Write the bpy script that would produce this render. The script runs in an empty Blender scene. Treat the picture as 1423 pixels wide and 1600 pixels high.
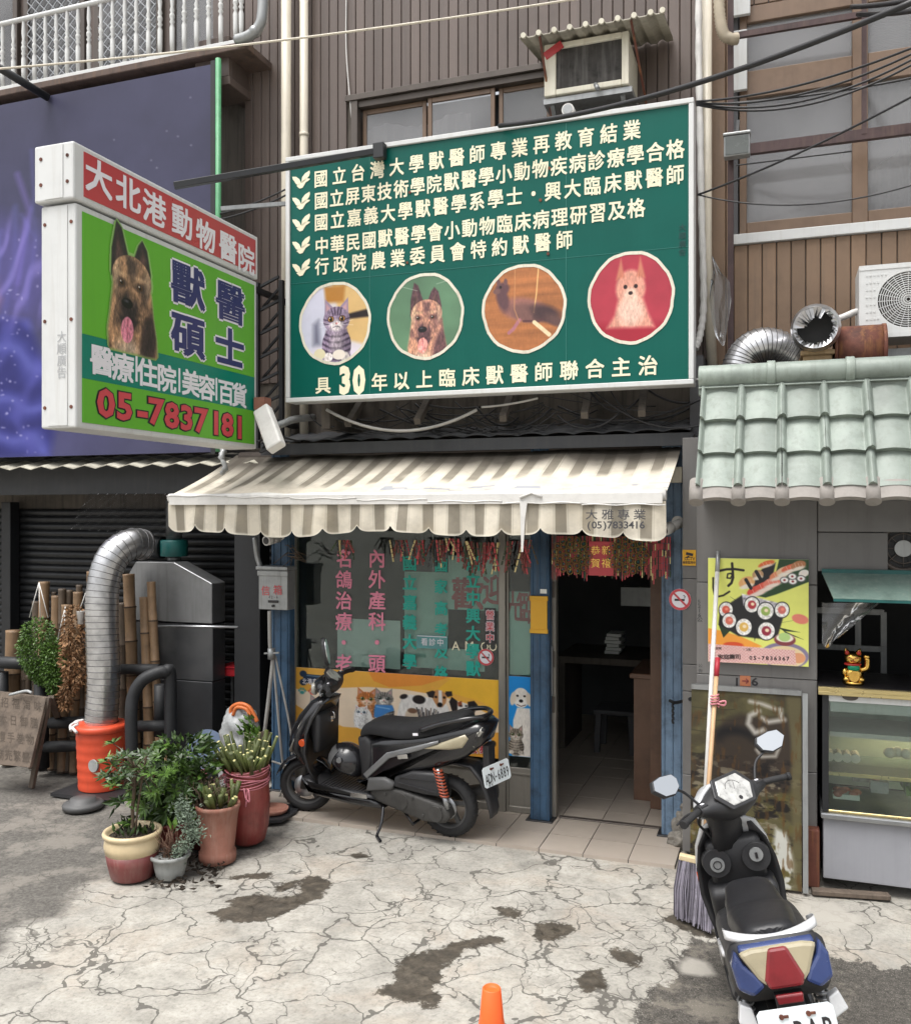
import bpy, bmesh, math, random
import numpy as np
from mathutils import Vector, Matrix
from math import sin, cos, pi, radians, sqrt
random.seed(7); np.random.seed(7)
scene = bpy.context.scene
COL = scene.collection

# ------------------------------------------------------------------ camera, sky, sun, exposure
F, CXP, CYP, H, TH = 1424.0, 711.5, 800.0, 2.3, radians(19.6)   # focal length in photo pixels, eye height, yaw
S, C = sin(TH), cos(TH)
cam_d = bpy.data.cameras.new('camera'); cam = bpy.data.objects.new('camera', cam_d); COL.objects.link(cam)
cam_d.sensor_fit = 'HORIZONTAL'; cam_d.sensor_width = 36.0; cam_d.lens = 36.0 * F / 1423.0
cam_d.clip_start = 0.05; cam_d.clip_end = 500
cam.location = (0, 0, H); cam.rotation_euler = (radians(90), 0, TH)
scene.camera = cam
SUN_EL, SUN_AZ = radians(68), radians(205)       # azimuth clockwise from +Y (behind the camera, to its left)
w = bpy.data.worlds.new('World'); scene.world = w; w.use_nodes = True
nt = w.node_tree; bg = nt.nodes['Background']
sky = nt.nodes.new('ShaderNodeTexSky'); sky.sky_type = 'NISHITA'; sky.sun_disc = False
sky.sun_elevation = SUN_EL; sky.sun_rotation = SUN_AZ; sky.dust_density = 6.0; sky.air_density = 1.2; sky.ozone_density = 0.6
hs_ = nt.nodes.new('ShaderNodeHueSaturation'); hs_.inputs['Saturation'].default_value = .2      # white overcast
nt.links.new(sky.outputs[0], hs_.inputs['Color']); nt.links.new(hs_.outputs[0], bg.inputs[0]); bg.inputs[1].default_value = 0.15
sun_d = bpy.data.lights.new('sun', 'SUN'); sun = bpy.data.objects.new('sun', sun_d); COL.objects.link(sun)
sun_d.energy = 1.3; sun_d.angle = radians(38); sun_d.color = (1.0, 0.975, 0.945)
sdir = Vector((sin(SUN_AZ) * cos(SUN_EL), cos(SUN_AZ) * cos(SUN_EL), sin(SUN_EL)))
sun.rotation_euler = sdir.to_track_quat('Z', 'Y').to_euler()
vs = scene.view_settings; vs.view_transform = 'Standard'; vs.look = 'None'; vs.exposure = 0.72; vs.gamma = 1.0
try: scene.cycles.max_bounces = 10; scene.cycles.transparent_max_bounces = 16; scene.cycles.use_denoising = True
except Exception: pass

# ------------------------------------------------------------------ measuring helpers (photo pixel -> place)
def P(u, v, Y):
    a = (u - CXP) / F; d = Y / (C + a * S)
    return Vector((d * (-S + a * C), Y, H + (CYP - v) / F * d))
def G(u, v, z=0.0):
    a = (u - CXP) / F; d = (H - z) * F / (v - CYP)
    return Vector((d * (-S + a * C), d * (C + a * S), z))
def PX(u, v, X):
    a = (u - CXP) / F; d = X / (-S + a * C)
    return Vector((X, d * (C + a * S), H + (CYP - v) / F * d))
def V(*a): return Vector(a)

# ------------------------------------------------------------------ objects
ROOTLOC = {}
def tag(o, label=None, cat=None, group=None, kind=None):
    if label: o['label'] = label
    if cat: o['category'] = cat
    if group: o['group'] = group
    if kind: o['kind'] = kind
    return o
def thing(name, loc, label, cat, group=None):
    o = bpy.data.objects.new(name, None); COL.objects.link(o); o.location = loc
    o.empty_display_size = 0.1
    ROOTLOC[o.name] = Vector(loc)
    return tag(o, label, cat, group)
def copy_tree(o, parent=None):
    c = o.copy(); COL.objects.link(c)
    if parent is not None: c.parent = parent
    for ch in list(o.children): copy_tree(ch, c)
    return c

class MB:
    """collects shapes, links them as ONE mesh object"""
    def __init__(s): s.v = []; s.f = []; s.m = []; s.sm = []
    def add(s, vs, fs, mi=0, smooth=False):
        b = len(s.v); s.v += [tuple(p) for p in vs]
        for f in fs: s.f.append([b + i for i in f]); s.m.append(mi); s.sm.append(smooth)
        return s
    def box(s, x0, x1, y0, y1, z0, z1, mi=0):
        vs = [(x, y, z) for x in (x0, x1) for y in (y0, y1) for z in (z0, z1)]
        return s.add(vs, [(0, 1, 3, 2), (4, 6, 7, 5), (0, 4, 5, 1), (2, 3, 7, 6), (0, 2, 6, 4), (1, 5, 7, 3)], mi)
    def bar(s, p, q, w, h=None, up=(0, 0, 1), mi=0):
        h = w if h is None else h
        p, q = Vector(p), Vector(q); t = (q - p).normalized(); up = Vector(up)
        if abs(t.dot(up)) > .98: up = Vector((0, 1, 0))
        a = t.cross(up).normalized(); b = a.cross(t).normalized()
        vs = [c + a * (sx * w / 2) + b * (sz * h / 2) for c in (p, q) for sx in (-1, 1) for sz in (-1, 1)]
        return s.add(vs, [(0, 1, 3, 2), (4, 6, 7, 5), (0, 4, 5, 1), (2, 3, 7, 6), (0, 2, 6, 4), (1, 5, 7, 3)], mi)
    def tube(s, pts, r, n=10, caps=True, mi=0, smooth=True, closed=False):
        pts = [Vector(p) for p in pts]; k = len(pts)
        rs = list(r) if hasattr(r, '__len__') else [r] * k
        T = []
        for i in range(k):
            if closed: d = pts[(i + 1) % k] - pts[i - 1]
            else: d = pts[min(i + 1, k - 1)] - pts[max(i - 1, 0)]
            T.append(d.normalized() if d.length > 1e-9 else Vector((0, 0, 1)))
        ref = Vector((0, 0, 1)) if abs(T[0].z) < .9 else Vector((1, 0, 0))
        nrm = (ref - T[0] * ref.dot(T[0])).normalized()
        vs = []
        for i in range(k):
            nrm = nrm - T[i] * nrm.dot(T[i])
            if nrm.length < 1e-6: nrm = T[i].orthogonal()
            nrm.normalize(); bn = T[i].cross(nrm)
            for j in range(n):
                a = 2 * pi * j / n
                vs.append(pts[i] + (nrm * cos(a) + bn * sin(a)) * rs[i])
        fs = []
        for i in range(k if closed else k - 1):
            i2 = (i + 1) % k
            for j in range(n):
                j2 = (j + 1) % n
                fs.append((i * n + j, i * n + j2, i2 * n + j2, i2 * n + j))
        s.add(vs, fs, mi, smooth)
        if caps and not closed:
            b = len(s.v) - len(vs)
            s.f.append([b + j for j in range(n)][::-1]); s.m.append(mi); s.sm.append(False)
            s.f.append([b + (k - 1) * n + j for j in range(n)]); s.m.append(mi); s.sm.append(False)
        return s
    def lathe(s, prof, c=(0, 0, 0), n=24, axis=(0, 0, 1), mi=0, smooth=True, caps=True):
        c = Vector(c); ax = Vector(axis).normalized()
        a = ax.orthogonal().normalized() if abs(ax.z) < .99 else Vector((1, 0, 0)); b = ax.cross(a)
        vs = []
        for (r, z) in prof:
            for j in range(n):
                t = 2 * pi * j / n
                vs.append(c + ax * z + (a * cos(t) + b * sin(t)) * r)
        fs = []
        for i in range(len(prof) - 1):
            for j in range(n):
                j2 = (j + 1) % n
                fs.append((i * n + j, i * n + j2, (i + 1) * n + j2, (i + 1) * n + j))
        s.add(vs, fs, mi, smooth)
        bb = len(s.v) - len(vs); k = len(prof)
        if caps and prof[0][0] > 1e-6: s.f.append([bb + j for j in range(n)][::-1]); s.m.append(mi); s.sm.append(False)
        if caps and prof[-1][0] > 1e-6: s.f.append([bb + (k - 1) * n + j for j in range(n)]); s.m.append(mi); s.sm.append(False)
        return s
    def sph(s, c, r, n=14, k=8, mi=0):
        r = r if hasattr(r, '__len__') else (r, r, r)
        vs = []; fs = []
        for i in range(k + 1):
            ph = pi * i / k
            for j in range(n):
                t = 2 * pi * j / n
                vs.append((c[0] + r[0] * sin(ph) * cos(t), c[1] + r[1] * sin(ph) * sin(t), c[2] + r[2] * cos(ph)))
        for i in range(k):
            for j in range(n):
                j2 = (j + 1) % n
                fs.append((i * n + j, (i + 1) * n + j, (i + 1) * n + j2, i * n + j2))
        return s.add(vs, fs, mi, True)
    def prism(s, poly, o, ax, ay, depth, mi=0):
        """polygon (2-D) on plane o+ax*x+ay*y, thickened along ax x ay by depth"""
        o, ax, ay = Vector(o), Vector(ax), Vector(ay); nn = ax.cross(ay).normalized() * depth
        k = len(poly)
        vs = [o + ax * p[0] + ay * p[1] for p in poly]; vs += [p + nn for p in vs]
        fs = [list(range(k))[::-1], list(range(k, 2 * k))] + [(i, (i + 1) % k, k + (i + 1) % k, k + i) for i in range(k)]
        return s.add(vs, fs, mi)
    def pillow(s, poly, y0, y1, r, mi=0, inset=None, M=None, smooth=True):
        """side-view outline (x,z) given a rounded thickness from y0 to y1"""
        k = len(poly); pts = [Vector((p[0], p[1])) for p in poly]
        area = sum(pts[i].x * pts[(i + 1) % k].y - pts[(i + 1) % k].x * pts[i].y for i in range(k))
        if area < 0: pts.reverse()
        nr = []
        for i in range(k):
            e1 = (pts[i] - pts[i - 1]); e2 = (pts[(i + 1) % k] - pts[i])
            n1 = Vector((-e1.y, e1.x)).normalized(); n2 = Vector((-e2.y, e2.x)).normalized()
            n = (n1 + n2); n = n.normalized() if n.length > 1e-6 else n1
            nr.append(n * min(1.6, 1 / max(.5, n.dot(n1))))
        ins = r if inset is None else inset
        rings = [(y0, 1.0), (y0 + r * .12, .55), (y0 + r * .42, .2), (y0 + r, 0), (y1 - r, 0), (y1 - r * .42, .2), (y1 - r * .12, .55), (y1, 1.0)]
        vs = []
        for (y, f) in rings:
            for i in range(k):
                p = pts[i] + nr[i] * (ins * f); vs.append(Vector((p.x, y, p.y)))
        if M is not None: vs = [M @ q for q in vs]
        fs = []
        for a in range(len(rings) - 1):
            for i in range(k):
                j = (i + 1) % k
                fs.append((a * k + i, (a + 1) * k + i, (a + 1) * k + j, a * k + j))
        s.add(vs, fs, mi, smooth)
        b = len(s.v) - len(vs); L = len(rings) - 1
        s.f.append([b + i for i in range(k)]); s.m.append(mi); s.sm.append(smooth)
        s.f.append([b + L * k + i for i in range(k)][::-1]); s.m.append(mi); s.sm.append(smooth)
        return s
    def loft(s, rings, mi=0, smooth=True, caps=True, closed=True):
        n = len(rings[0]); vs = [p for r in rings for p in r]; fs = []
        for i in range(len(rings) - 1):
            for j in range(n if closed else n - 1):
                j2 = (j + 1) % n
                fs.append((i * n + j, i * n + j2, (i + 1) * n + j2, (i + 1) * n + j))
        s.add(vs, fs, mi, smooth)
        if caps and closed:
            b = len(s.v) - len(vs)
            s.f.append([b + j for j in range(n)][::-1]); s.m.append(mi); s.sm.append(False)
            s.f.append([b + (len(rings) - 1) * n + j for j in range(n)]); s.m.append(mi); s.sm.append(False)
        return s
    def build(s, name, mats, parent=None, bevel=0.0, seg=2, subsurf=0, weld=False):
        off = Vector((0, 0, 0))
        if parent is not None:
            r = parent
            while r.parent is not None: r = r.parent
            off = ROOTLOC.get(r.name, Vector((0, 0, 0)))
        me = bpy.data.meshes.new(name)
        me.from_pydata([(p[0] - off.x, p[1] - off.y, p[2] - off.z) for p in s.v], [], s.f)
        mats = mats if isinstance(mats, (list, tuple)) else [mats]
        for m in mats: me.materials.append(m)
        me.polygons.foreach_set('material_index', s.m); me.polygons.foreach_set('use_smooth', s.sm)
        me.update()
        o = bpy.data.objects.new(name, me); COL.objects.link(o)
        if parent is not None: o.parent = parent
        if bevel:
            b = o.modifiers.new('bevel', 'BEVEL'); b.width = bevel; b.segments = seg; b.limit_method = 'ANGLE'; b.angle_limit = radians(40)
        if subsurf:
            b = o.modifiers.new('sub', 'SUBSURF'); b.levels = subsurf; b.render_levels = subsurf
        return o

def lerp(a, b, t): return a + (b - a) * t
def spline(pts, n=8):
    pts = [Vector(p) for p in pts]; q = [pts[0] * 2 - pts[1]] + pts + [pts[-1] * 2 - pts[-2]]; out = []
    for i in range(1, len(q) - 2):
        for k in range(n):
            t = k / n
            out.append(0.5 * ((2 * q[i]) + (q[i + 1] - q[i - 1]) * t + (2 * q[i - 1] - 5 * q[i] + 4 * q[i + 1] - q[i + 2]) * t * t + (3 * q[i] - q[i - 1] - 3 * q[i + 1] + q[i + 2]) * t ** 3))
    out.append(pts[-1]); return out
def sag(p, q, s, n=14):
    p, q = Vector(p), Vector(q)
    return [p.lerp(q, i / n) - Vector((0, 0, s * 4 * (i / n) * (1 - i / n))) for i in range(n + 1)]

# ------------------------------------------------------------------ materials
def srgb(c):
    return tuple(((x / 255) / 12.92 if x / 255 <= .04045 else ((x / 255 + .055) / 1.055) ** 2.4) for x in c)
class N:
    def __init__(s, name):
        s.m = bpy.data.materials.new(name); s.m.use_nodes = True; s.t = s.m.node_tree
        s.b = s.t.nodes['Principled BSDF']; s.out = s.t.nodes['Material Output']
    def n(s, typ, **kw):
        x = s.t.nodes.new(typ)
        for k, v in kw.items(): setattr(x, k, v)
        return x
    def l(s, a, b): s.t.links.new(a, b)
    def coord(s, kind='Object', scale=(1, 1, 1)):
        t = s.n('ShaderNodeTexCoord'); mp = s.n('ShaderNodeMapping'); mp.inputs['Scale'].default_value = scale
        s.l(t.outputs[kind], mp.inputs[0]); return mp.outputs[0]
    def noise(s, co, scale, detail=5, rough=.6, dist=0):
        x = s.n('ShaderNodeTexNoise'); x.inputs['Scale'].default_value = scale; x.inputs['Detail'].default_value = detail
        x.inputs['Roughness'].default_value = rough; x.inputs['Distortion'].default_value = dist
        if co is not None: s.l(co, x.inputs['Vector'])
        return x.outputs['Fac']
    def ramp(s, fac, stops):
        r = s.n('ShaderNodeValToRGB'); e = r.color_ramp.elements
        while len(e) > 1: e.remove(e[-1])
        e[0].position = stops[0][0]; e[0].color = (*stops[0][1], 1) if hasattr(stops[0][1], '__len__') else (stops[0][1],) * 3 + (1,)
        for p, c in stops[1:]:
            k = e.new(p); k.color = (*c, 1) if hasattr(c, '__len__') else (c, c, c, 1)
        s.l(fac, r.inputs[0]); return r.outputs[0]
    def mix(s, fac, a, b, mode='MIX'):
        x = s.n('ShaderNodeMix', data_type='RGBA', blend_type=mode)
        for sock, val in ((x.inputs[0], fac), (x.inputs[6], a), (x.inputs[7], b)):
            if hasattr(val, 'is_linked'): s.l(val, sock)
            elif hasattr(val, '__len__'): sock.default_value = (*val, 1) if len(val) == 3 else val
            else: sock.default_value = val
        return x.outputs[2]
    def math(s, op, a, b=0.0, c=None):
        x = s.n('ShaderNodeMath', operation=op)
        for i, val in enumerate((a, b, c)):
            if val is None: continue
            if hasattr(val, 'is_linked'): s.l(val, x.inputs[i])
            else: x.inputs[i].default_value = val
        return x.outputs[0]
    def bump(s, h, strength=.3, dist=.01):
        b = s.n('ShaderNodeBump'); b.inputs['Strength'].default_value = strength; b.inputs['Distance'].default_value = dist
        s.l(h, b.inputs['Height']); s.l(b.outputs[0], s.b.inputs['Normal']); return b
    def attr(s, name, out='Fac'):
        a = s.n('ShaderNodeAttribute'); a.attribute_name = name; return a.outputs[out]
    def base(s, c): s.l(c, s.b.inputs['Base Color'])

def mat(name, col, rough=.6, metal=0., var=.25, scale=6., bump=.0, bscale=60., streak=0., dirt=(.06, .055, .045), island=0., spec=.5, coat=0., rvar=.12):
    """painted / plain surface with wear: blotchy tone, optional vertical rain streaks, per-piece tone"""
    k = N(name); k.b.inputs['Roughness'].default_value = rough; k.b.inputs['Metallic'].default_value = metal
    k.b.inputs['Specular IOR Level'].default_value = spec
    if coat: k.b.inputs['Coat Weight'].default_value = coat; k.b.inputs['Coat Roughness'].default_value = .12
    co = k.coord()
    n1 = k.noise(co, scale, 6, .65)
    dark = tuple(x * (1 - var) for x in col); light = tuple(min(1, x * (1 + var * .5)) for x in col)
    c = k.ramp(n1, [(.3, dark), (.5, col), (.75, light)])
    if island:
        g = k.n('ShaderNodeNewGeometry')
        c = k.mix(1.0, c, k.ramp(g.outputs['Random Per Island'], [(0, 1 - island), (1, 1 + island * .6)]), 'MULTIPLY')
    if streak:
        cs = k.coord('Object', (14, 14, .7))
        n2 = k.noise(cs, 1.6, 5, .7)
        c = k.mix(k.math('MULTIPLY', k.ramp(n2, [(.5, 0.), (.72, 1.)]), streak), c, dirt)
    k.base(c)
    if rvar:
        k.l(k.math('MULTIPLY_ADD', k.noise(co, scale * 3.1, 4), rvar * 2, max(.02, rough - rvar)), k.b.inputs['Roughness'])
    if bump: k.bump(k.noise(co, bscale, 4), bump, .004)
    return k.m
def vcol_mat(name, rough=.45, spec=.4, trans=0.):
    k = N(name); a = k.n('ShaderNodeVertexColor'); a.layer_name = 'Col'
    co = k.coord(); n = k.noise(co, 3.0, 6, .7)
    k.base(k.mix(1.0, a.outputs[0], k.ramp(n, [(.3, .86), (.65, 1.0)]), 'MULTIPLY'))
    k.b.inputs['Roughness'].default_value = rough; k.b.inputs['Specular IOR Level'].default_value = spec
    return k.m
def glass_mat(name, tint=(.8, .85, .85), opac=.12, rough=.03, haze=(.3, .33, .33), smooth=False, ior=1.55):
    """a pane: mostly see-through, mirror reflection by angle, a little dust"""
    k = N(name); t = k.t; t.nodes.remove(k.b)
    tr = k.n('ShaderNodeBsdfTransparent'); tr.inputs[0].default_value = (*tint, 1)
    gl = k.n('ShaderNodeBsdfGlossy'); gl.inputs['Roughness'].default_value = rough
    df = k.n('ShaderNodeBsdfDiffuse'); df.inputs[0].default_value = (*haze, 1)
    fr = k.n('ShaderNodeFresnel'); fr.inputs[0].default_value = ior
    m1 = k.n('ShaderNodeMixShader'); m2 = k.n('ShaderNodeMixShader')
    nn = k.noise(k.coord(), 1.2 if smooth else 2.5, 2 if smooth else 6, .5 if smooth else .7)
    k.l(k.ramp(nn, [(.3, opac * .6), (.7, min(1., opac * 1.4))]), m1.inputs[0]); k.l(tr.outputs[0], m1.inputs[1]); k.l(df.outputs[0], m1.inputs[2])
    k.l(fr.outputs[0], m2.inputs[0]); k.l(m1.outputs[0], m2.inputs[1]); k.l(gl.outputs[0], m2.inputs[2])
    k.l(m2.outputs[0], k.out.inputs[0]); return k.m

# ------------------------------------------------------------------ lettering (Blender's built-in font with its CJK fallback)
_fc = bpy.data.curves.new('glyph', 'FONT'); _fc.resolution_u = 2
_fo = bpy.data.objects.new('glyph', _fc); COL.objects.link(_fo)
_gc = {}
def glyph(ch, bold):
    key = (ch, round(bold, 3))
    if key not in _gc:
        _fc.body = ch; _fc.size = 1.0; _fc.offset = bold
        dg = bpy.context.evaluated_depsgraph_get()
        me = bpy.data.meshes.new_from_object(_fo.evaluated_get(dg))
        vs = [(v.co.x, v.co.y) for v in me.vertices]; fs = [tuple(p.vertices) for p in me.polygons]
        adv = (max(x for x, y in vs) if vs else .3)
        _gc[key] = (vs, fs, adv, (min(x for x, y in vs) if vs else 0)); bpy.data.meshes.remove(me)
    return _gc[key]
def put_char(mb, ch, c, ax, ay, sx, sy=None, bold=.02, lift=0.0, mi=0, rot=0.):
    """glyph centred at c on the plane (ax right, ay up), sized sx by sy metres per em; strokes thickened by shifted layers"""
    sy = sx if sy is None else sy
    cjk = ord(ch) > 0x2000
    vs, fs, x1, x0 = glyph(ch, 0. if cjk else bold); ax, ay = Vector(ax).normalized(), Vector(ay).normalized(); n = ax.cross(ay)
    cx = (x0 + x1) / 2; cy = .37 if cjk else (.28 if ch == '-' else .36)
    sh = [(0, 0)]
    if cjk and bold > .008:
        kk = 8 if bold > .045 else 4
        sh = [(cos(2 * pi * (i + .5) / kk) * bold, sin(2 * pi * (i + .5) / kk) * bold) for i in range(kk)]
    cr, sr = cos(rot), sin(rot)
    for li, (dx, dy) in enumerate(sh):
        out = []
        for (x, y) in vs:
            X, Y = (x - cx + dx) * sx, (y - cy + dy) * sy
            out.append(Vector(c) + ax * (X * cr - Y * sr) + ay * (X * sr + Y * cr) + n * (lift + li * .00025))
        mb.add(out, fs, mi)
def put_line(mb, txt, p0, p1, ax, ay, sx, sy=None, bold=.02, lift=0.0, mi=0):
    k = len(txt); p0, p1 = Vector(p0), Vector(p1)
    for i, ch in enumerate(txt):
        if ch != ' ': put_char(mb, ch, p0.lerp(p1, i / max(1, k - 1)), ax, ay, sx, sy, bold, lift, mi)
# ------------------------------------------------------------------ printed pictures: vertex colours on a fine flat sheet
class Art:
    def __init__(s, x0, x1, y0, y1, nx, ny, bgc=(255, 255, 255)):
        s.x0, s.x1, s.y0, s.y1, s.nx, s.ny = x0, x1, y0, y1, nx, ny
        s.X, s.Y = np.meshgrid(np.linspace(x0, x1, nx), np.linspace(y0, y1, ny))      # Y runs down
        s.px = abs(x1 - x0) / nx
        s.im = np.ones((ny, nx, 3)) * np.array(bgc, float); s.al = np.ones((ny, nx))
        s.cover = np.zeros((ny, nx))
    def ell(s, cx, cy, rx, ry, rot=0., soft=None):
        c, k = cos(rot), sin(rot); dx, dy = s.X - cx, s.Y - cy
        a, b = (dx * c + dy * k) / rx, (-dx * k + dy * c) / ry
        d = (np.sqrt(a * a + b * b) - 1) * min(rx, ry)
        so = s.px if soft is None else soft
        return np.clip(.5 - d / (2 * so), 0, 1)
    def _dist(s, pts, closed):
        d = np.full(s.X.shape, 1e9); k = len(pts)
        for i in range(k if closed else k - 1):
            (ax, ay), (bx, by) = pts[i], pts[(i + 1) % k]
            vx, vy = bx - ax, by - ay; L = vx * vx + vy * vy + 1e-12
            t = np.clip(((s.X - ax) * vx + (s.Y - ay) * vy) / L, 0, 1)
            d = np.minimum(d, np.hypot(s.X - ax - t * vx, s.Y - ay - t * vy))
        return d
    def poly(s, pts, soft=None):
        ins = np.zeros(s.X.shape, bool); k = len(pts)
        for i in range(k):
            (ax, ay), (bx, by) = pts[i], pts[(i + 1) % k]
            if ay == by: continue
            c = ((ay > s.Y) != (by > s.Y)) & (s.X < (bx - ax) * (s.Y - ay) / (by - ay) + ax)
            ins ^= c
        d = s._dist(pts, True); d = np.where(ins, -d, d)
        return np.clip(.5 - d / (2 * (s.px if soft is None else soft)), 0, 1)
    def line(s, pts, wd, soft=None):
        return np.clip(.5 - (s._dist(pts, False) - wd / 2) / (2 * (s.px if soft is None else soft)), 0, 1)
    def noise(s, scx, scy=None, octv=4, seed=0, rough=.55):
        scy = scx if scy is None else scy; rg = np.random.RandomState(seed); out = np.zeros(s.X.shape); amp = 1.; tot = 0
        for o in range(octv):
            fx, fy = (2 ** o) / scx, (2 ** o) / scy
            gx, gy = (s.X - min(s.x0, s.x1)) * fx, (s.Y - min(s.y0, s.y1)) * fy
            g = rg.rand(int(gy.max()) + 3, int(gx.max()) + 3)
            ix, iy = gx.astype(int), gy.astype(int); tx, ty = gx - ix, gy - iy
            tx, ty = tx * tx * (3 - 2 * tx), ty * ty * (3 - 2 * ty)
            out += amp * ((g[iy, ix] * (1 - tx) + g[iy, ix + 1] * tx) * (1 - ty) + (g[iy + 1, ix] * (1 - tx) + g[iy + 1, ix + 1] * tx) * ty)
            tot += amp; amp *= rough
        return out / tot
    def fill(s, m, c, op=1., body=False):
        m = np.clip(m * op, 0, 1)
        s.im = s.im * (1 - m[..., None]) + (np.asarray(c, float) if not callable(c) else c) * m[..., None]
        if body: s.cover = np.maximum(s.cover, m)
    def shade(s, m, k): s.im *= (1 - np.clip(m, 0, 1) * (1 - k))[..., None]
    def tex(s, m, n, amt): s.im *= (1 + (n - .5) * 2 * amt * m)[..., None]
    def sheet(s, name, m, parent, o, ex, ey, lift=0., axis=None):
        """o = upper-left corner of the sheet; ex along it to the right, ey down it (both full length)"""
        o, ex, ey = Vector(o), Vector(ex), Vector(ey); nn = ey.cross(ex).normalized()
        off = Vector((0, 0, 0))
        r = parent
        while r is not None and r.parent is not None: r = r.parent
        if r is not None: off = ROOTLOC.get(r.name, off)
        u = np.linspace(0, 1, s.nx)[None, :, None]; v = np.linspace(0, 1, s.ny)[:, None, None]
        co = np.array(o + nn * lift - off)[None, None] + u * np.array(ex) + v * np.array(ey)
        co = co.reshape(-1, 3)
        idx = np.arange(s.nx * s.ny).reshape(s.ny, s.nx)
        q = np.stack([idx[:-1, :-1], idx[1:, :-1], idx[1:, 1:], idx[:-1, 1:]], -1).reshape(-1, 4)
        a = s.al.reshape(-1)
        q = q[(a[q] > .5).all(1)]
        used = np.unique(q); mp = np.zeros(len(co), int); mp[used] = np.arange(len(used))
        me = bpy.data.meshes.new(name)
        me.vertices.add(len(used)); me.vertices.foreach_set('co', co[used].ravel())
        me.loops.add(q.size); me.loops.foreach_set('vertex_index', mp[q].ravel().astype(np.int32))
        me.polygons.add(len(q)); me.polygons.foreach_set('loop_start', np.arange(0, q.size, 4, dtype=np.int32))
        me.update(calc_edges=True)
        lin = np.clip(s.im, 0, 255) / 255.; lin = np.where(lin <= .04045, lin / 12.92, ((lin + .055) / 1.055) ** 2.4)
        rgba = np.ones((s.nx * s.ny, 4)); rgba[:, :3] = lin.reshape(-1, 3)
        ca = me.color_attributes.new('Col', 'FLOAT_COLOR', 'POINT'); ca.data.foreach_set('color', rgba[used].ravel().astype(np.float32))
        me.materials.append(m)
        ob = bpy.data.objects.new(name, me); COL.objects.link(ob)
        if parent is not None: ob.parent = parent
        return ob

def fur(A, m, seed, amt=.25, sx=2., sy=5.): A.tex(m, A.noise(sx * A.px * 1.5, sy * A.px * 1.5, 3, seed), amt)

def draw_shepherd(A, cx, by, k, tan=(176, 128, 84), dark=(34, 26, 26), tongue=(222, 130, 150), ax=1.0, fade=0.):
    """head and chest of an alsatian; by = bottom of chest, k = pixels per unit, ax = horizontal stretch"""
    q = lambda pts: [(cx + x * k * ax, by - y * k) for x, y in pts]
    e = lambda x, y, rx, ry, rot=0., soft=None: A.ell(cx + x * k * ax, by - y * k, rx * k * ax, ry * k, rot, soft)
    chest = A.poly(q([(-.42, 0), (.46, 0), (.44, .3), (.38, .62), (.34, 1.), (-.34, 1.05), (-.4, .55), (-.44, .3)]), .03 * k)
    A.fill(chest, tan, 1, True); n = A.noise(.14 * k, .3 * k, 4, 3)
    A.fill(chest * np.clip((n - .48) * 5, 0, 1), dark, .6)
    A.fill(e(.3, .25, .16, .5, .2, .06 * k) * chest, dark, .85)
    A.fill(e(-.1, .0, .2, .2, 0, .1 * k) * chest, (225, 205, 180), .6)
    for pts, inner in (([(-.38, 1.08), (-.37, 1.5), (-.29, 1.93), (-.2, 1.85), (-.08, 1.45)], [(-.31, 1.2), (-.3, 1.5), (-.27, 1.75), (-.18, 1.45)]),
                       ([(.0, 1.4), (.1, 1.68), (.17, 1.78), (.26, 1.65), (.33, 1.3), (.32, 1.05)], [(.1, 1.4), (.17, 1.65), (.24, 1.5), (.27, 1.2)])):
        A.fill(A.poly(q(pts), .015 * k), dark, 1, True); A.fill(A.poly(q(inner), .03 * k), (92, 66, 62), .8)
    head = np.maximum(e(-.01, 1.12, .35, .36), A.poly(q([(-.34, 1.1), (.33, 1.1), (.2, .62), (.05, .42), (-.2, .42), (-.3, .7)]), .03 * k))
    A.fill(head, tan, 1, True)
    A.fill(head * np.clip((A.noise(.07 * k, .16 * k, 4, 8) - .5) * 5, 0, 1), dark, .34)
    A.fill(A.poly(q([(-.1, 1.45), (.1, 1.42), (.03, 1.0), (-.06, 1.0)]), .05 * k) * head, dark, .7)
    A.fill(e(.24, .95, .12, .3, .1, .07 * k) * head, dark, .6); A.fill(e(-.27, .9, .08, .25, 0, .05 * k) * head, dark, .4)
    A.fill(e(-.06, .68, .16, .26, 0, .05 * k), dark, .92)
    A.fill(e(-.02, .95, .07, .2, 0, .04 * k), tan, .6)
    A.fill(e(-.1, .34, .11, .2, .1), tongue, 1, True); A.fill(A.line(q([(-.09, .5), (-.1, .22)]), .02 * k), (170, 80, 100), .7)
    A.fill(A.poly(q([(-.26, .55), (.12, .52), (.04, .38), (-.2, .38)]), .03 * k) * (1 - e(-.1, .34, .11, .2, .1)), dark, .9)
    A.fill(e(-.1, .74, .1, .075), (12, 10, 12), 1); A.fill(e(-.12, .77, .03, .015, 0, .02 * k), (120, 120, 130), .8)
    for ex in (-.2, .13):
        A.fill(e(ex, 1.03, .085, .06, 0, .03 * k), dark, .9); A.fill(e(ex, 1.03, .045, .042), (92, 55, 25)); A.fill(e(ex, 1.03, .024, .03), (8, 6, 6)); A.fill(e(ex - .015, 1.05, .012, .012), (230, 230, 230))
    A.fill(e(-.3, 1.15, .05, .3, .1, .05 * k) * head, (226, 196, 160), .6); A.fill(e(.28, 1.12, .05, .3, -.1, .05 * k) * head, (226, 196, 160), .5)
    for sx in (-.2, .13): A.fill(e(sx, 1.16, .07, .025, 0, .03 * k) * head, (222, 188, 146), .7)
    fur(A, A.cover, 5, .3, 1.2, 3.5); A.tex(A.cover, A.noise(.03 * k, .09 * k, 3, 15), .3)

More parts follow.
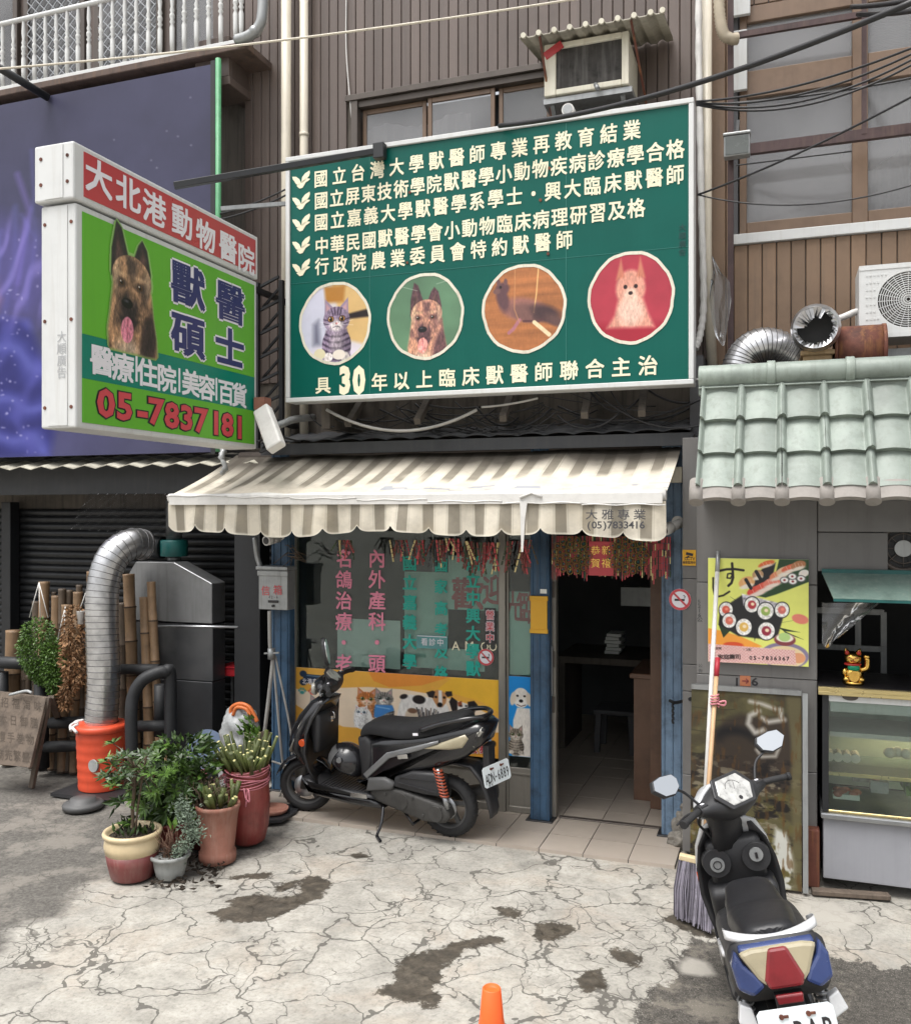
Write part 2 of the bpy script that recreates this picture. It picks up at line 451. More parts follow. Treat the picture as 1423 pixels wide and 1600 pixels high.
def draw_cat(A, cx, by, k, base=(150, 142, 150), dark=(58, 50, 60), pale=(226, 216, 220), eye=(176, 150, 60), body=True, seed=0, stripes=True, head_only_h=0.):
    q = lambda pts: [(cx + x * k, by - y * k) for x, y in pts]
    e = lambda x, y, rx, ry, rot=0., soft=None: A.ell(cx + x * k, by - y * k, rx * k, ry * k, rot, soft)
    hy = 1.05 if body else .42
    M = np.zeros(A.X.shape)
    if body:
        b = np.maximum(e(0, .38, .44, .5), A.poly(q([(-.42, 0), (.42, 0), (.32, .8), (-.32, .8)]), .03 * k)); A.fill(b, base, 1, True); M = np.maximum(M, b)
        if stripes:
            for i in range(5):
                A.fill(A.line(q([(-.45, .75 - i * .15), (-.2, .62 - i * .15), (.1, .6 - i * .15), (.45, .72 - i * .15)]), .055 * k, .02 * k) * b, dark, .8)
        A.fill(e(0, .45, .2, .3, 0, .1 * k) * b, pale, .45)
        for sx in (-.25, .25): A.fill(e(sx, .08, .14, .12), pale, 1, True)
    for sx in (-1, 1):
        A.fill(A.poly(q([(sx * .36, hy + .1), (sx * .35, hy + .56), (sx * .08, hy + .3)]), .012 * k), base, 1, True)
        A.fill(A.poly(q([(sx * .31, hy + .18), (sx * .31, hy + .43), (sx * .15, hy + .28)]), .03 * k), (205, 160, 160), .8)
    hd = e(0, hy, .4, .34); A.fill(hd, base, 1, True); M = np.maximum(M, hd)
    if stripes:
        for sx in (-.14, -.05, .05, .14): A.fill(A.line(q([(sx * .7, hy + .12), (sx * 1.3, hy + .36)]), .035 * k, .015 * k) * hd, dark, .85)
        for sx in (-1, 1):
            for d in (0, .1): A.fill(A.line(q([(sx * .22, hy - .02 - d), (sx * .42, hy + .03 - d)]), .03 * k, .015 * k) * hd, dark, .8)
    A.fill(e(0, hy - .16, .2, .15, 0, .05 * k) * hd, pale, .9)
    for sx in (-1, 1):
        A.fill(e(sx * .17, hy + .02, .1, .085), dark); A.fill(e(sx * .17, hy + .02, .082, .07), eye); A.fill(e(sx * .17, hy + .02, .042, .06), (10, 10, 10)); A.fill(e(sx * .17 - .03, hy + .05, .018, .018), (255, 255, 255))
    A.fill(A.poly(q([(-.045, hy - .08), (.045, hy - .08), (0, hy - .14)]), .01 * k), (190, 110, 110))
    A.fill(A.line(q([(-.1, hy - .2), (0, hy - .17), (.1, hy - .2)]), .018 * k), dark, .8)
    for sx in (-1, 1):
        for d in (-.02, .05): A.fill(A.line(q([(sx * .1, hy - .13), (sx * .5, hy - .13 + d * 2)]), .008 * k), (250, 250, 250), .6)
    A.shade(np.clip(e(.42, .3, .25, .6, 0, .3 * k), 0, 1) * M, .72)
    fur(A, M, 11 + seed, .26, 1.2, 3.); A.tex(M, A.noise(.04 * k, .1 * k, 3, 12 + seed), .22)

VC = vcol_mat('printed picture', .5, .3)
VC_GLOSS = vcol_mat('laminated picture', .28, .5)
# ------------------------------------------------------------------ materials of the place
M_ = {}
M_['clad'] = mat('brown ribbed cladding', (.115, .088, .076), .45, .0, .18, 1.2, .1, 40, .35, (.05, .042, .038), .22)
M_['cladw'] = mat('warm brown wood cladding', (.205, .132, .082), .55, 0, .25, 2.0, .15, 50, .35, (.1, .075, .055), .2)
M_['gap'] = mat('dark gap', (.02, .018, .017), .8)
M_['brownalu'] = mat('brown anodised frame', (.17, .112, .075), .4, .1, .2, 5, 0, 60, .25, (.07, .05, .04))
M_['greyalu'] = mat('dull grey aluminium', (.27, .255, .225), .42, .5, .18, 4, 0, 60, .25)
M_['darkalu'] = mat('dark bronze aluminium', (.09, .075, .065), .45, .3, .2, 4)
M_['bluepost'] = mat('chipped blue steel', (.035, .085, .155), .5, .0, .55, 7, .2, 30, .45, (.03, .03, .035))
M_['bluepale'] = mat('worn pale blue steel', (.13, .2, .29), .5, .0, .5, 8, .2, 30, .5, (.05, .06, .08))
M_['black'] = mat('black painted steel', (.012, .013, .015), .5, 0, .3, 4)
M_['shutter'] = mat('black roller shutter', (.013, .014, .016), .38, .3, .3, 2.5, 0, 60, .2, (.06, .06, .06))
M_['darkplank'] = mat('dark fascia', (.03, .032, .036), .55, 0, .3, 3, 0, 60, .3, (.07, .065, .06))
M_['soffit'] = mat('sooty wall', (.10, .085, .07), .8, 0, .6, 1.6, .2, 30, .7, (.02, .018, .016))
M_['cream'] = mat('cream plastic pipe', (.60, .55, .45), .45, 0, .14, 3, 0, 60, .3, (.22, .19, .14))
M_['ivory'] = mat('aged ivory casing', (.66, .63, .52), .5, 0, .12, 4, 0, 60, .35, (.3, .22, .13))
M_['white'] = mat('white painted metal', (.58, .59, .585), .45, 0, .08, 3, 0, 60, .28, (.36, .33, .28))
M_['whitewrap'] = mat('white wrap tape', (.60, .59, .565), .6, 0, .15, 9, .4, 25)
M_['signgreen'] = mat('sign green', (.001, .090, .070), .35, 0, .1, 1.5, 0, 60, .07, (.02, .14, .115), spec=.25)
M_['cream_letter'] = mat('cream vinyl lettering', (.80, .75, .55), .5, 0, .08, 6)
M_['limegreen'] = mat('lime green acrylic', (.12, .40, .035), .35, 0, .08, 1.5, 0, 60, .12, (.07, .22, .03), spec=.3)
M_['signred'] = mat('sign red acrylic', (.46, .055, .06), .32, 0, .1, 1.5, 0, 60, .1, (.3, .05, .05))
M_['signteal'] = mat('sign teal acrylic', (.0, .19, .13), .32, 0, .08, 2)
M_['navy'] = mat('navy vinyl', (.025, .03, .13), .4, 0, .1, 3)
M_['redvinyl'] = mat('red vinyl', (.55, .06, .075), .4, 0, .1, 3)
M_['blackvinyl'] = mat('black vinyl', (.02, .018, .02), .4)
M_['whitevinyl'] = mat('white vinyl', (.76, .74, .78), .4, 0, .05, 3)
M_['pinkvinyl'] = mat('faded pink vinyl', (.78, .26, .37), .5, 0, .12, 8)
M_['tealvinyl'] = mat('teal vinyl', (.01, .38, .30), .5, 0, .1, 6)
M_['rust'] = mat('rusty steel', (.13, .045, .03), .75, .2, .6, 5, .4, 40, .6, (.35, .16, .05))
M_['rustpale'] = mat('rusted pale steel', (.32, .22, .12), .75, .1, .6, 9, .4, 40, .5, (.09, .04, .02))
M_['steel'] = mat('dull stainless steel', (.36, .37, .38), .36, .8, .18, 2.5, 0, 60, .2, (.12, .12, .12))
M_['darksteel'] = mat('grey oven steel', (.23, .235, .24), .42, .7, .25, 2.5, .1, 40, .35, (.05, .05, .05))
M_['chrome'] = mat('bright metal', (.7, .7, .7), .18, 1., .1, 5)
M_['tilegreen'] = mat('celadon roof tile', (.235, .275, .242), .5, 0, .3, 4.5, .15, 40, .5, (.12, .135, .11), .22)
M_['tileend'] = mat('bare clay tile end', (.27, .25, .23), .8, 0, .2, 7, .2, 50)
M_['walltile'] = mat('grey wall tile', (.155, .15, .145), .38, 0, .22, 1.8, .08, 40, .35, (.09, .085, .08), .14)
M_['grout'] = mat('dark grout', (.045, .043, .04), .9)
M_['floortile'] = mat('beige floor tile', (.38, .33, .28), .42, 0, .10, 2.0, 0, 60, 0, island=.07, rvar=0)
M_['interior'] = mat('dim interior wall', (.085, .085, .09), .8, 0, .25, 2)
M_['wood'] = mat('brown cabinet wood', (.14, .075, .045), .5, 0, .3, 4, .1, 40, .3, (.06, .03, .02))
M_['oldwood'] = mat('weathered grey wood', (.12, .092, .07), .85, 0, .45, 9, .5, 45, .7, (.05, .038, .03))
M_['bamboo'] = mat('weathered bamboo', (.20, .125, .068), .55, 0, .4, 8, .2, 60, .5, (.07, .045, .028), .35)
M_['bamboodark'] = mat('old dark bamboo', (.085, .06, .04), .6, 0, .4, 8, .2, 60, .5, (.03, .022, .016), .3)
M_['nodering'] = mat('dark bamboo node', (.045, .028, .017), .7)
M_['blackfoam'] = mat('black foam lagging', (.014, .015, .017), .6, 0, .3, 10, .15, 50)
M_['orange'] = mat('orange red plastic', (.62, .075, .03), .42, 0, .12, 3, 0, 60, .2, (.3, .06, .03))
M_['cone'] = mat('fluorescent orange plastic', (.85, .12, .02), .5, 0, .08, 4)
M_['terra'] = mat('terracotta', (.27, .115, .08), .75, 0, .3, 5, .25, 40, .5, (.34, .22, .17))
M_['terrared'] = mat('dark red glazed pot', (.20, .035, .03), .45, 0, .35, 8, .3, 40, .3, (.3, .16, .12))
M_['glazecream'] = mat('cream glaze', (.62, .50, .31), .35, 0, .15, 5)
M_['glazemaroon'] = mat('maroon glaze', (.17, .045, .042), .4, 0, .35, 5, .15, 30, .25, (.3, .24, .2))
M_['greypot'] = mat('grey stone pot', (.30, .31, .30), .7, 0, .25, 8, .2, 50, .3)
M_['soil'] = mat('potting soil', (.035, .026, .018), .95, 0, .6, 20, 1., 60)
M_['leafdark'] = mat('dark glossy leaf', (.032, .066, .014), .4, 0, .3, 9, 0, 60, 0, island=.45)
M_['leaf'] = mat('green leaf', (.075, .15, .022), .45, 0, .3, 9, 0, 60, 0, island=.5)
M_['leaflime'] = mat('young yellow green leaf', (.11, .21, .03), .45, 0, .3, 9, 0, 60, 0, island=.4)
M_['leafpale'] = mat('silvery green leaf', (.17, .22, .16), .6, 0, .25, 9, 0, 60, 0, island=.35)
M_['leafdry'] = mat('dry brown leaf', (.26, .14, .065), .75, 0, .3, 9, 0, 60, 0, island=.45)
M_['stem'] = mat('brown stem', (.10, .07, .045), .8, 0, .4, 12)
M_['cactus'] = mat('green cut stem', (.085, .105, .028), .55, 0, .4, 9, .15, 40, 0, island=.35)
M_['cutend'] = mat('pale cut end', (.60, .55, .25), .7, 0, .15, 12)
M_['pinkstring'] = mat('pink plastic string', (.58, .21, .25), .5)
M_['rubber'] = mat('tyre rubber', (.016, .016, .017), .75, 0, .3, 9, .15, 90)
M_['blackpaint'] = mat('black gloss fairing', (.012, .012, .014), .22, 0, .3, 3, 0, 60, 0, coat=.5)
M_['blackplastic'] = mat('black grained plastic', (.022, .022, .024), .5, 0, .3, 5, .12, 200)
M_['cluster'] = mat('mottled instrument lens', (.40, .40, .385), .2, 0, .55, 26, coat=.5)  # grey tone varied in blotches across the lens
M_['greyplastic'] = mat('dusty grey plastic', (.075, .075, .075), .55, 0, .3, 5, .1, 120)
M_['seatvinyl'] = mat('black seat vinyl', (.014, .014, .016), .42, 0, .25, 4, .2, 130)
M_['seatcloth'] = mat('black seat mesh', (.007, .007, .008), .85, 0, .3, 4, .5, 300)
M_['silver'] = mat('silver paint', (.22, .225, .23), .35, .5, .15, 5)
M_['engine'] = mat('grimy engine casing', (.06, .058, .055), .6, .4, .4, 7, .3, 40)
M_['clearlens'] = mat('clear lens', (.36, .35, .31), .15, 0, .25, 6, coat=.6)
M_['creamlens'] = mat('yellowed lens', (.33, .29, .195), .2, 0, .18, 6, coat=.5)
M_['redlens'] = mat('red lens', (.17, .012, .016), .15, 0, .3, 9, coat=.7)
M_['amber'] = mat('amber reflector', (.55, .08, .02), .25)
M_['spring'] = mat('orange spring', (.30, .06, .028), .5, 0, .3, 9)
M_['bluepaint'] = mat('blue gloss fairing', (.025, .042, .13), .25, 0, .25, 5, coat=.5)
M_['whitepaint'] = mat('white scooter paint', (.50, .51, .52), .3, 0, .08, 5, 0, 60, .1, coat=.4)
M_['mirror'] = mat('mirror', (.85, .87, .88), .03, 1., 0., 5, rvar=0)
M_['plate'] = mat('white licence plate', (.68, .74, .76), .4, 0, .1, 9)
M_['yellow'] = mat('yellow plastic', (.68, .36, .015), .45, 0, .08, 5)
M_['cable'] = mat('black cable', (.014, .014, .016), .5)
M_['greycable'] = mat('grey cable', (.34, .33, .31), .55)
M_['ductwire'] = mat('duct wire ridge', (.12, .12, .12), .5, .6)
M_['galv'] = mat('galvanised steel', (.33, .34, .34), .45, .6, .2, 6, 0, 60, .3)
M_['curtain'] = mat('grey curtain', (.62, .61, .62), .9, 0, .12, 2)
M_['lace'] = mat('white lace curtain', (.36, .36, .36), .9, 0, .3, 30)
M_['paper'] = mat('white paper', (.78, .80, .76), .8, 0, .08, 6)
M_['greenpaper'] = mat('pale green paper', (.58, .74, .66), .8, 0, .1, 5)
M_['gold'] = mat('gold plating', (.75, .47, .12), .22, 1., .1, 8)
M_['goldred'] = mat('red enamel', (.45, .03, .025), .3)
M_['goldgreen'] = mat('green enamel', (.0, .28, .14), .25, .2)
M_['bristle'] = mat('grey violet bristle', (.21, .195, .235), .75, 0, .35, 20, 0, 60, 0, island=.7)
M_['palewood'] = mat('pale wooden stick', (.50, .32, .18), .6, 0, .2, 8)
M_['redcap'] = mat('red rubber cap', (.36, .02, .035), .5)
M_['tealmotor'] = mat('teal motor paint', (.006, .085, .08), .45, 0, .3, 6)
M_['brasstrim'] = mat('pale gold trim', (.55, .45, .22), .3, .7, .15, 5)
M_['counter'] = mat('grey counter panel', (.27, .275, .30), .5, 0, .12, 1.6, 0, 60, .15, (.16, .16, .17))
M_['pink'] = mat('pink meat', (.55, .23, .18), .5, 0, .35, 14)
M_['rice'] = mat('white rice', (.66, .63, .55), .7, 0, .15, 30)
M_['nori'] = mat('dark seaweed', (.012, .018, .014), .5)
M_['tarp'] = mat('clear plastic bag', (.30, .31, .31), .25, 0, .5, 9, .6, 20)
M_['orangehose'] = mat('orange hose', (.55, .14, .03), .5)
M_['blueplastic'] = mat('slate blue plastic', (.10, .14, .22), .45)
M_['redplastic'] = mat('red plastic tray', (.45, .02, .03), .4)
M_['rubble'] = mat('broken concrete', (.20, .185, .16), .9, 0, .5, 10, 1., 40)
M_['glass'] = glass_mat('window glass', (.78, .86, .84), .025, .02, (.22, .24, .24))
M_['frost'] = glass_mat('dusty frosted glass', (.88, .88, .88), .33, .08, (.42, .42, .43), smooth=True)
M_['caseglass'] = glass_mat('cabinet glass', (.9, .96, .93), .04, .03, (.3, .33, .32))
M_['film'] = glass_mat('creased plastic film', (.8, .8, .8), .28, .15, (.3, .3, .3))
k = N('awning canvas'); tc = k.coord()
_a = k.n('ShaderNodeVertexColor'); _a.layer_name = 'Col'
_d = k.ramp(k.noise(k.coord('Object', (3, 3, 3)), 1.4, 7, .72), [(.3, .72), (.55, 1.0)])
k.base(k.mix(1., _a.outputs[0], _d, 'MULTIPLY')); k.b.inputs['Roughness'].default_value = .8; k.b.inputs['Specular IOR Level'].default_value = .15
k.bump(k.noise(tc, 14, 4), .25, .01); M_['awning'] = k.m
# flexible aluminium duct: ribs are geometry, this is its crinkled foil
k = N('crinkled foil'); tc = k.coord(); k.b.inputs['Metallic'].default_value = 1.
k.base(k.ramp(k.noise(tc, 9, 6), [(.3, (.40, .40, .41)), (.6, (.66, .66, .67))]))
k.b.inputs['Roughness'].default_value = .3; k.b.inputs['Metallic'].default_value = .95; k.bump(k.noise(tc, 30, 4), .22, .006); M_['foil'] = k.m
# ------------------------------------------------------------------ ground
def sdf(X, Y, poly):
    ins = np.zeros(X.shape, bool); d = np.full(X.shape, 1e9); k = len(poly)
    for i in range(k):
        (ax, ay), (bx, by) = poly[i], poly[(i + 1) % k]
        if ay != by: ins ^= ((ay > Y) != (by > Y)) & (X < (bx - ax) * (Y - ay) / (by - ay) + ax)
        vx, vy = bx - ax, by - ay; L = vx * vx + vy * vy + 1e-12
        t = np.clip(((X - ax) * vx + (Y - ay) * vy) / L, 0, 1)
        d = np.minimum(d, np.hypot(X - ax - t * vx, Y - ay - t * vy))
    return np.where(ins, -d, d)
def gpoly(pts): return [tuple(G(u, v).xy) for u, v in pts]
z4 = lambda pts: gpoly([(x * .506, 1260 + y * .506) for x, y in pts])
z5 = lambda pts: gpoly([(700 + x * .508, 1260 + y * .508) for x, y in pts])
WET_SHADE = [z4([(640, 325), (685, 352), (810, 350), (890, 325), (930, 300), (1000, 280), (1025, 230), (970, 208), (925, 222), (925, 262), (860, 282), (820, 265), (740, 270), (700, 285), (705, 305)]),
       z4([(838, 246), (880, 228), (925, 224), (915, 246), (870, 254)]), z4([(690, 212), (760, 202), (850, 198), (830, 217), (730, 220)]),
       z4([(1160, 575), (1210, 592), (1290, 600), (1310, 618), (1345, 615), (1362, 580), (1340, 560), (1370, 500), (1425, 450), (1440, 415), (1390, 420), (1340, 440), (1260, 455), (1220, 495), (1212, 530)]),
       z5([(-10, 480), (30, 440), (165, 416), (190, 402), (100, 394), (0, 425)]), z5([(138, 310), (180, 308), (238, 322), (205, 347), (165, 337)]),
       z5([(258, 385), (275, 362), (330, 356), (385, 365), (380, 395), (330, 416), (275, 408)]), z5([(490, 455), (510, 430), (560, 440), (605, 462), (585, 480), (600, 492), (540, 480)]),
       z5([(650, 340), (690, 326), (800, 345), (835, 400), (790, 395), (720, 372)]), z4([(1075, 142), (1125, 138), (1140, 150), (1100, 158)]),  # first outline: shadow near the broom, painted along with the damp stains
       z5([(380, 540), (420, 500), (480, 490), (470, 520), (500, 550), (430, 570)])]
ASPH = [z5([(555, 690), (585, 592), (650, 552), (692, 530), (682, 480), (700, 430), (760, 393), (840, 398), (1100, 440), (1170, 452), (1290, 468), (1423, 482), (1700, 510), (1700, 1100), (540, 1100)])]
PATCH = [z5([(1075, 285), (1180, 290), (1270, 345), (1230, 375), (1120, 360), (1080, 330)]), z5([(705, 470), (740, 445), (800, 460), (825, 500), (790, 505), (715, 495)])]
DIRT = [z4([(-1400, 470), (0, 440), (40, 380), (90, 350), (190, 335), (215, 290), (265, 235), (330, 215), (420, 240), (560, 225), (640, 200), (760, 150), (860, 128), (905, 70), (900, 20), (760, -10), (500, -120), (-1400, -140)])]
FINE = [z5([(60, 300), (250, 240), (420, 330), (700, 330), (800, 400), (760, 560), (640, 690), (330, 690), (280, 520), (140, 420)]), z4([(-50, 430), (180, 330), (300, 350), (150, 460), (0, 520)])]
def edges(a, b, st, lo, hi): return np.concatenate([lo, np.arange(a, b, st), hi])
gx = edges(-8.5, 2.6, .03, [-220, -90, -40, -20, -12], [4, 9, 25, 90, 220]); gy = edges(1.6, 6.7, .03, [-220, -90, -30, -10, -2], [8, 12, 30, 90, 220])
GX, GY = np.meshgrid(gx, gy)
rgz = np.random.RandomState(3)
def bump2(X, Y):
    return .006 * np.sin(X * 1.7 + Y * .9) + .005 * np.sin(X * .8 - Y * 2.1 + 1) + .003 * np.sin(X * 4.3 + 2) * np.sin(Y * 3.7)
inside = (GX > -8.4) & (GX < 2.5) & (GY > 1.7) & (GY < 6.6)
damp = np.clip((6.15 - GY) / .5, 0, 1)
GZ = np.where(inside, bump2(GX, GY) * damp - .012, -.012)
asd = np.min([sdf(GX, GY, p) for p in ASPH], 0); GZ -= .018 * np.clip(.5 - asd / .12, 0, 1) * inside
me = bpy.data.meshes.new('ground'); ny_, nx_ = GX.shape
me.vertices.add(GX.size); me.vertices.foreach_set('co', np.stack([GX, GY, GZ], -1).ravel())
idx = np.arange(GX.size).reshape(ny_, nx_); q = np.stack([idx[:-1, :-1], idx[:-1, 1:], idx[1:, 1:], idx[1:, :-1]], -1).reshape(-1, 4)
me.loops.add(q.size); me.loops.foreach_set('vertex_index', q.ravel().astype(np.int32))
me.polygons.add(len(q)); me.polygons.foreach_set('loop_start', np.arange(0, q.size, 4, dtype=np.int32)); me.update(calc_edges=True)
me.polygons.foreach_set('use_smooth', np.ones(len(q), bool))
for nm, pl in (('wet', WET_SHADE), ('asph', ASPH), ('patch', PATCH), ('dirt', DIRT), ('fine', FINE)):
    d = np.clip(np.min([sdf(GX, GY, p) for p in pl], 0), -1, 1)
    at = me.attributes.new(nm, 'FLOAT', 'POINT'); at.data.foreach_set('value', d.ravel().astype(np.float32))
ground = bpy.data.objects.new('ground', me); COL.objects.link(ground); tag(ground, 'cracked pale concrete forecourt with damp stains, painted shadow and worn asphalt', None, None, 'structure')
k = N('cracked concrete'); co = k.coord()
big = k.noise(co, 1.1, 6, .65); mid = k.noise(co, 5., 8, .7); fin = k.noise(co, 45, 6, .75); grit = k.noise(co, 160, 3, .7)
conc = k.ramp(mid, [(.3, (.24, .228, .2)), (.48, (.375, .357, .315)), (.7, (.465, .446, .4))])
conc = k.mix(k.ramp(big, [(.42, 0.), (.62, .55)]), conc, (.24, .232, .21))
conc = k.mix(k.ramp(k.noise(co, 2.3, 6, .7), [(.56, 0.), (.7, .5)]), conc, (.165, .16, .142))
conc = k.mix(k.ramp(k.noise(co, 1.6, 5, .7, 0.5), [(.5, 0.), (.66, .45)]), conc, (.385, .325, .262))
conc = k.mix(1., conc, k.ramp(fin, [(.3, .62), (.47, .95), (.7, 1.12)]), 'MULTIPLY')
conc = k.mix(k.ramp(grit, [(.6, 0.), (.68, .55)]), conc, (.2, .19, .17))
def thr(attrname, nscale, amp, soft, bias=0., rough=.7):
    nz = k.noise(co, nscale, 7, rough)
    return k.ramp(k.math('MULTIPLY_ADD', k.math('ADD', k.attr(attrname), k.math('MULTIPLY_ADD', nz, amp * 2, -amp)), 1.0, .5 + bias), [(.5 - soft, 1.), (.5 + soft, 0.)])
# worn asphalt / dirty strips
asphc = k.ramp(fin, [(.3, (.028, .026, .023)), (.5, (.065, .06, .053)), (.75, (.13, .12, .105))])
asphc = k.mix(k.ramp(k.noise(co, 3.0, 8, .75), [(.52, 0.), (.6, .7)]), asphc, (.2, .18, .15))
asphc = k.mix(k.ramp(grit, [(.58, 0.), (.64, .8)]), asphc, (.26, .24, .21))
dirtc = k.ramp(fin, [(.3, (.055, .051, .045)), (.5, (.115, .108, .097)), (.75, (.19, .18, .16))])
dirtc = k.mix(k.ramp(k.noise(co, 2.2, 8, .7), [(.5, 0.), (.58, .6)]), dirtc, (.25, .23, .2))
m_d = thr('dirt', 4., .16, .05); m_a = thr('asph', 7., .16, .008, 0., .75); m_p = thr('patch', 8., .03, .02)
c = k.mix(m_d, conc, dirtc)
# cracks
wv = k.n('ShaderNodeTexNoise'); wv.inputs['Scale'].default_value = 3.2; wv.inputs['Detail'].default_value = 4; wv.inputs['Roughness'].default_value = .5; k.l(co, wv.inputs['Vector'])
warp = k.mix(.2, co, wv.outputs['Color'], 'LINEAR_LIGHT')
def cracks(scale, wd, vec):
    vo = k.n('ShaderNodeTexVoronoi', feature='DISTANCE_TO_EDGE'); vo.inputs['Scale'].default_value = scale; vo.inputs['Randomness'].default_value = 1.; k.l(vec, vo.inputs['Vector'])
    wn = k.math('MULTIPLY_ADD', k.noise(co, 1.9, 7, .8), wd * 3.2, -wd * 1.08)
    return k.math('LESS_THAN', vo.outputs['Distance'], wn), vo.outputs['Distance']
c1, d1 = cracks(2.45, .022, warp); c2, d2 = cracks(6.2, .038, warp)
fm = thr('fine', 3., .2, .12)
c2 = k.math('MULTIPLY', c2, k.math('MULTIPLY', fm, k.ramp(k.noise(co, 3.5, 4), [(.40, 0.), (.52, 1.)])))
c3, d3 = cracks(3.6, .02, warp); c3 = k.math('MULTIPLY', c3, k.ramp(k.noise(co, 1.3, 4), [(.5, 0.), (.56, 1.)]))
crk = k.math('MAXIMUM', k.math('MAXIMUM', c1, c3), c2)
crk = k.math('MULTIPLY', crk, k.math('SUBTRACT', 1., k.math('MULTIPLY', m_d, .45)))
near = k.ramp(d1, [(0., .5), (.05, 0.)])                                            # grime along the cracks
c = k.mix(k.math('MULTIPLY', near, k.ramp(k.noise(co, 4, 5), [(.42, 0.), (.62, .9)])), c, (.22, .21, .19))
c = k.mix(k.math('MULTIPLY', crk, .76), c, (.065, .06, .052))
c = k.mix(m_a, c, asphc); c = k.mix(k.math('MULTIPLY', m_p, .85), c, (.38, .36, .32))
m_w = thr('wet', 11., .11, .006, 0., .78)
wet_shade_col = k.ramp(k.noise(co, 14, 7, .75), [(.32, (.018, .015, .011)), (.5, (.05, .041, .03)), (.72, (.12, .1, .075))])
c = k.mix(k.math('MULTIPLY', m_w, .93), c, wet_shade_col)
k.base(c)
k.l(k.math('MULTIPLY_ADD', m_w, -.3, .86), k.b.inputs['Roughness']); k.b.inputs['Specular IOR Level'].default_value = .3
hgt = k.math('ADD', k.math('MULTIPLY', mid, .35), k.math('ADD', k.math('MULTIPLY', fin, .35), k.math('MULTIPLY', crk, -1.2)))
k.bump(hgt, .55, .012); me.materials.append(k.m)

# ------------------------------------------------------------------ tiled porch and shop floor
YF, YW, YS = 6.67, 6.95, 6.04       # shop front, upper wall, sushi wall
XL, XR = -3.92, -.66                # shop front left and right
mb = MB(); mb.box(XL, XR + .02, 6.03, 10.2, -.05, .006, 1)
ts = .302
nx = int((XR - XL) / ts) + 1
for i in range(nx):
    for j in range(14):
        x0, y0 = XR + .02 - (i + 1) * ts, 6.03 + j * ts
        mb.box(max(XL, x0 + .003), x0 + ts - .003, y0 + .003 if j else y0 - .002, y0 + ts - .003, -.02, .012 + random.uniform(-.0015, .0015), 0)
o = mb.build('porch_floor', [M_['floortile'], M_['grout']]); tag(o, 'beige square tiled porch in front of the shop door', None, None, 'structure')

# ------------------------------------------------------------------ veterinary shop building
vet = thing('shop_building', V(-2.3, YW, 0), 'brown ribbed shop house with glass shop front under the striped awning', 'building')
def planks(mb, x0, x1, z0, z1, Y, wd, th=.02, gap=.006, mi=0, holes=()):
    x = x0
    while x < x1 - .01:
        xe = min(x + wd, x1)
        segs = [(z0, z1)]
        for (hx0, hx1, hz0, hz1) in holes:
            if x + .01 < hx1 and xe - .01 > hx0:
                segs = [t for a, b in segs for t in ((a, min(b, hz0)), (max(a, hz1), b)) if t[1] - t[0] > .01]
        for a, b in segs: mb.box(x + gap / 2, xe - gap / 2, Y - th, Y, a, b, mi)
        x = xe
xa, xb = P(384, 300, YW).x, P(1135, 300, YW).x
wl, wr = P(552, 200, YW).x, P(862, 130, YW).x
wz1 = P(560, 160, YW).z; wz0 = wz1 - 1.15
mb = MB(); planks(mb, xa, xb, 3.42, 7.2, YW, .083, holes=[(wl, wr, wz0, wz1)])
mb.build('cladding', M_['clad'], vet, .004, 1)
mb = MB(); mb.box(xa, wl, YW + .001, YW + .2, 2.6, 7.2); mb.box(wr, xb, YW + .001, YW + .2, 2.6, 7.2); mb.box(wl, wr, YW + .001, YW + .2, wz1, 7.2); mb.box(wl, wr, YW + .001, YW + .2, 2.6, wz0)
mb.build('backing_wall', M_['soffit'], vet)
mb = MB()   # window of the upper floor: frame and room behind
mb.box(wl - .05, wr + .02, YW - .06, YW - .022, wz1, wz1 + .05); mb.box(wl, wl + .06, YW - .05, YW + .08, wz0, wz1 - .001); mb.box(wl + .061, wr, YW - .03, YW + .08, wz1 - .055, wz1 - .002)
mb.box(wl + .061, wr, YW - .03, YW + .08, wz0, wz0 + .05)
wf = mb.build('window', M_['darkalu'], vet, .003, 1)
cuts = [wl + .06, P(666, 200, YW).x, P(775, 200, YW).x, wr]
mb = MB()
for i in range(3):
    a, b = cuts[i] + .012, cuts[i + 1] - .012; y = YW + (.0 if i % 2 else .03)
    for (x0, x1) in ((a, a + .035), (b - .035, b)): mb.box(x0, x1, y, y + .025, wz0 + .052, wz1 - .058)
    mb.box(a + .036, b - .036, y, y + .025, wz1 - .098, wz1 - .058)
mb.build('sash_frame', M_['brownalu'], wf, .003, 1)
mb = MB()
for i in range(3):
    a, b = cuts[i] + .047, cuts[i + 1] - .047; y = YW + (.01 if i % 2 else .04); mb.box(a, b, y, y + .004, wz0 + .05, wz1 - .1)
mb.build('pane', M_['frost'], wf)
mb = MB(); rings = []
for z in (wz0, wz1 - .19): rings.append([V(lerp(cuts[0], cuts[2] - .25, t / 60), YW + .12 + .015 * sin(t * .9) + .01 * sin(t * .37), z + (.03 * sin(t * .15) if z > wz0 else 0)) for t in range(61)])
mb.loft(rings, closed=False); mb.build('curtain', M_['curtain'], wf)
mb = MB(); mb.box(wl, wr, YW + .25, YW + .3, wz0, wz1); mb.build('room_back', M_['interior'], wf)

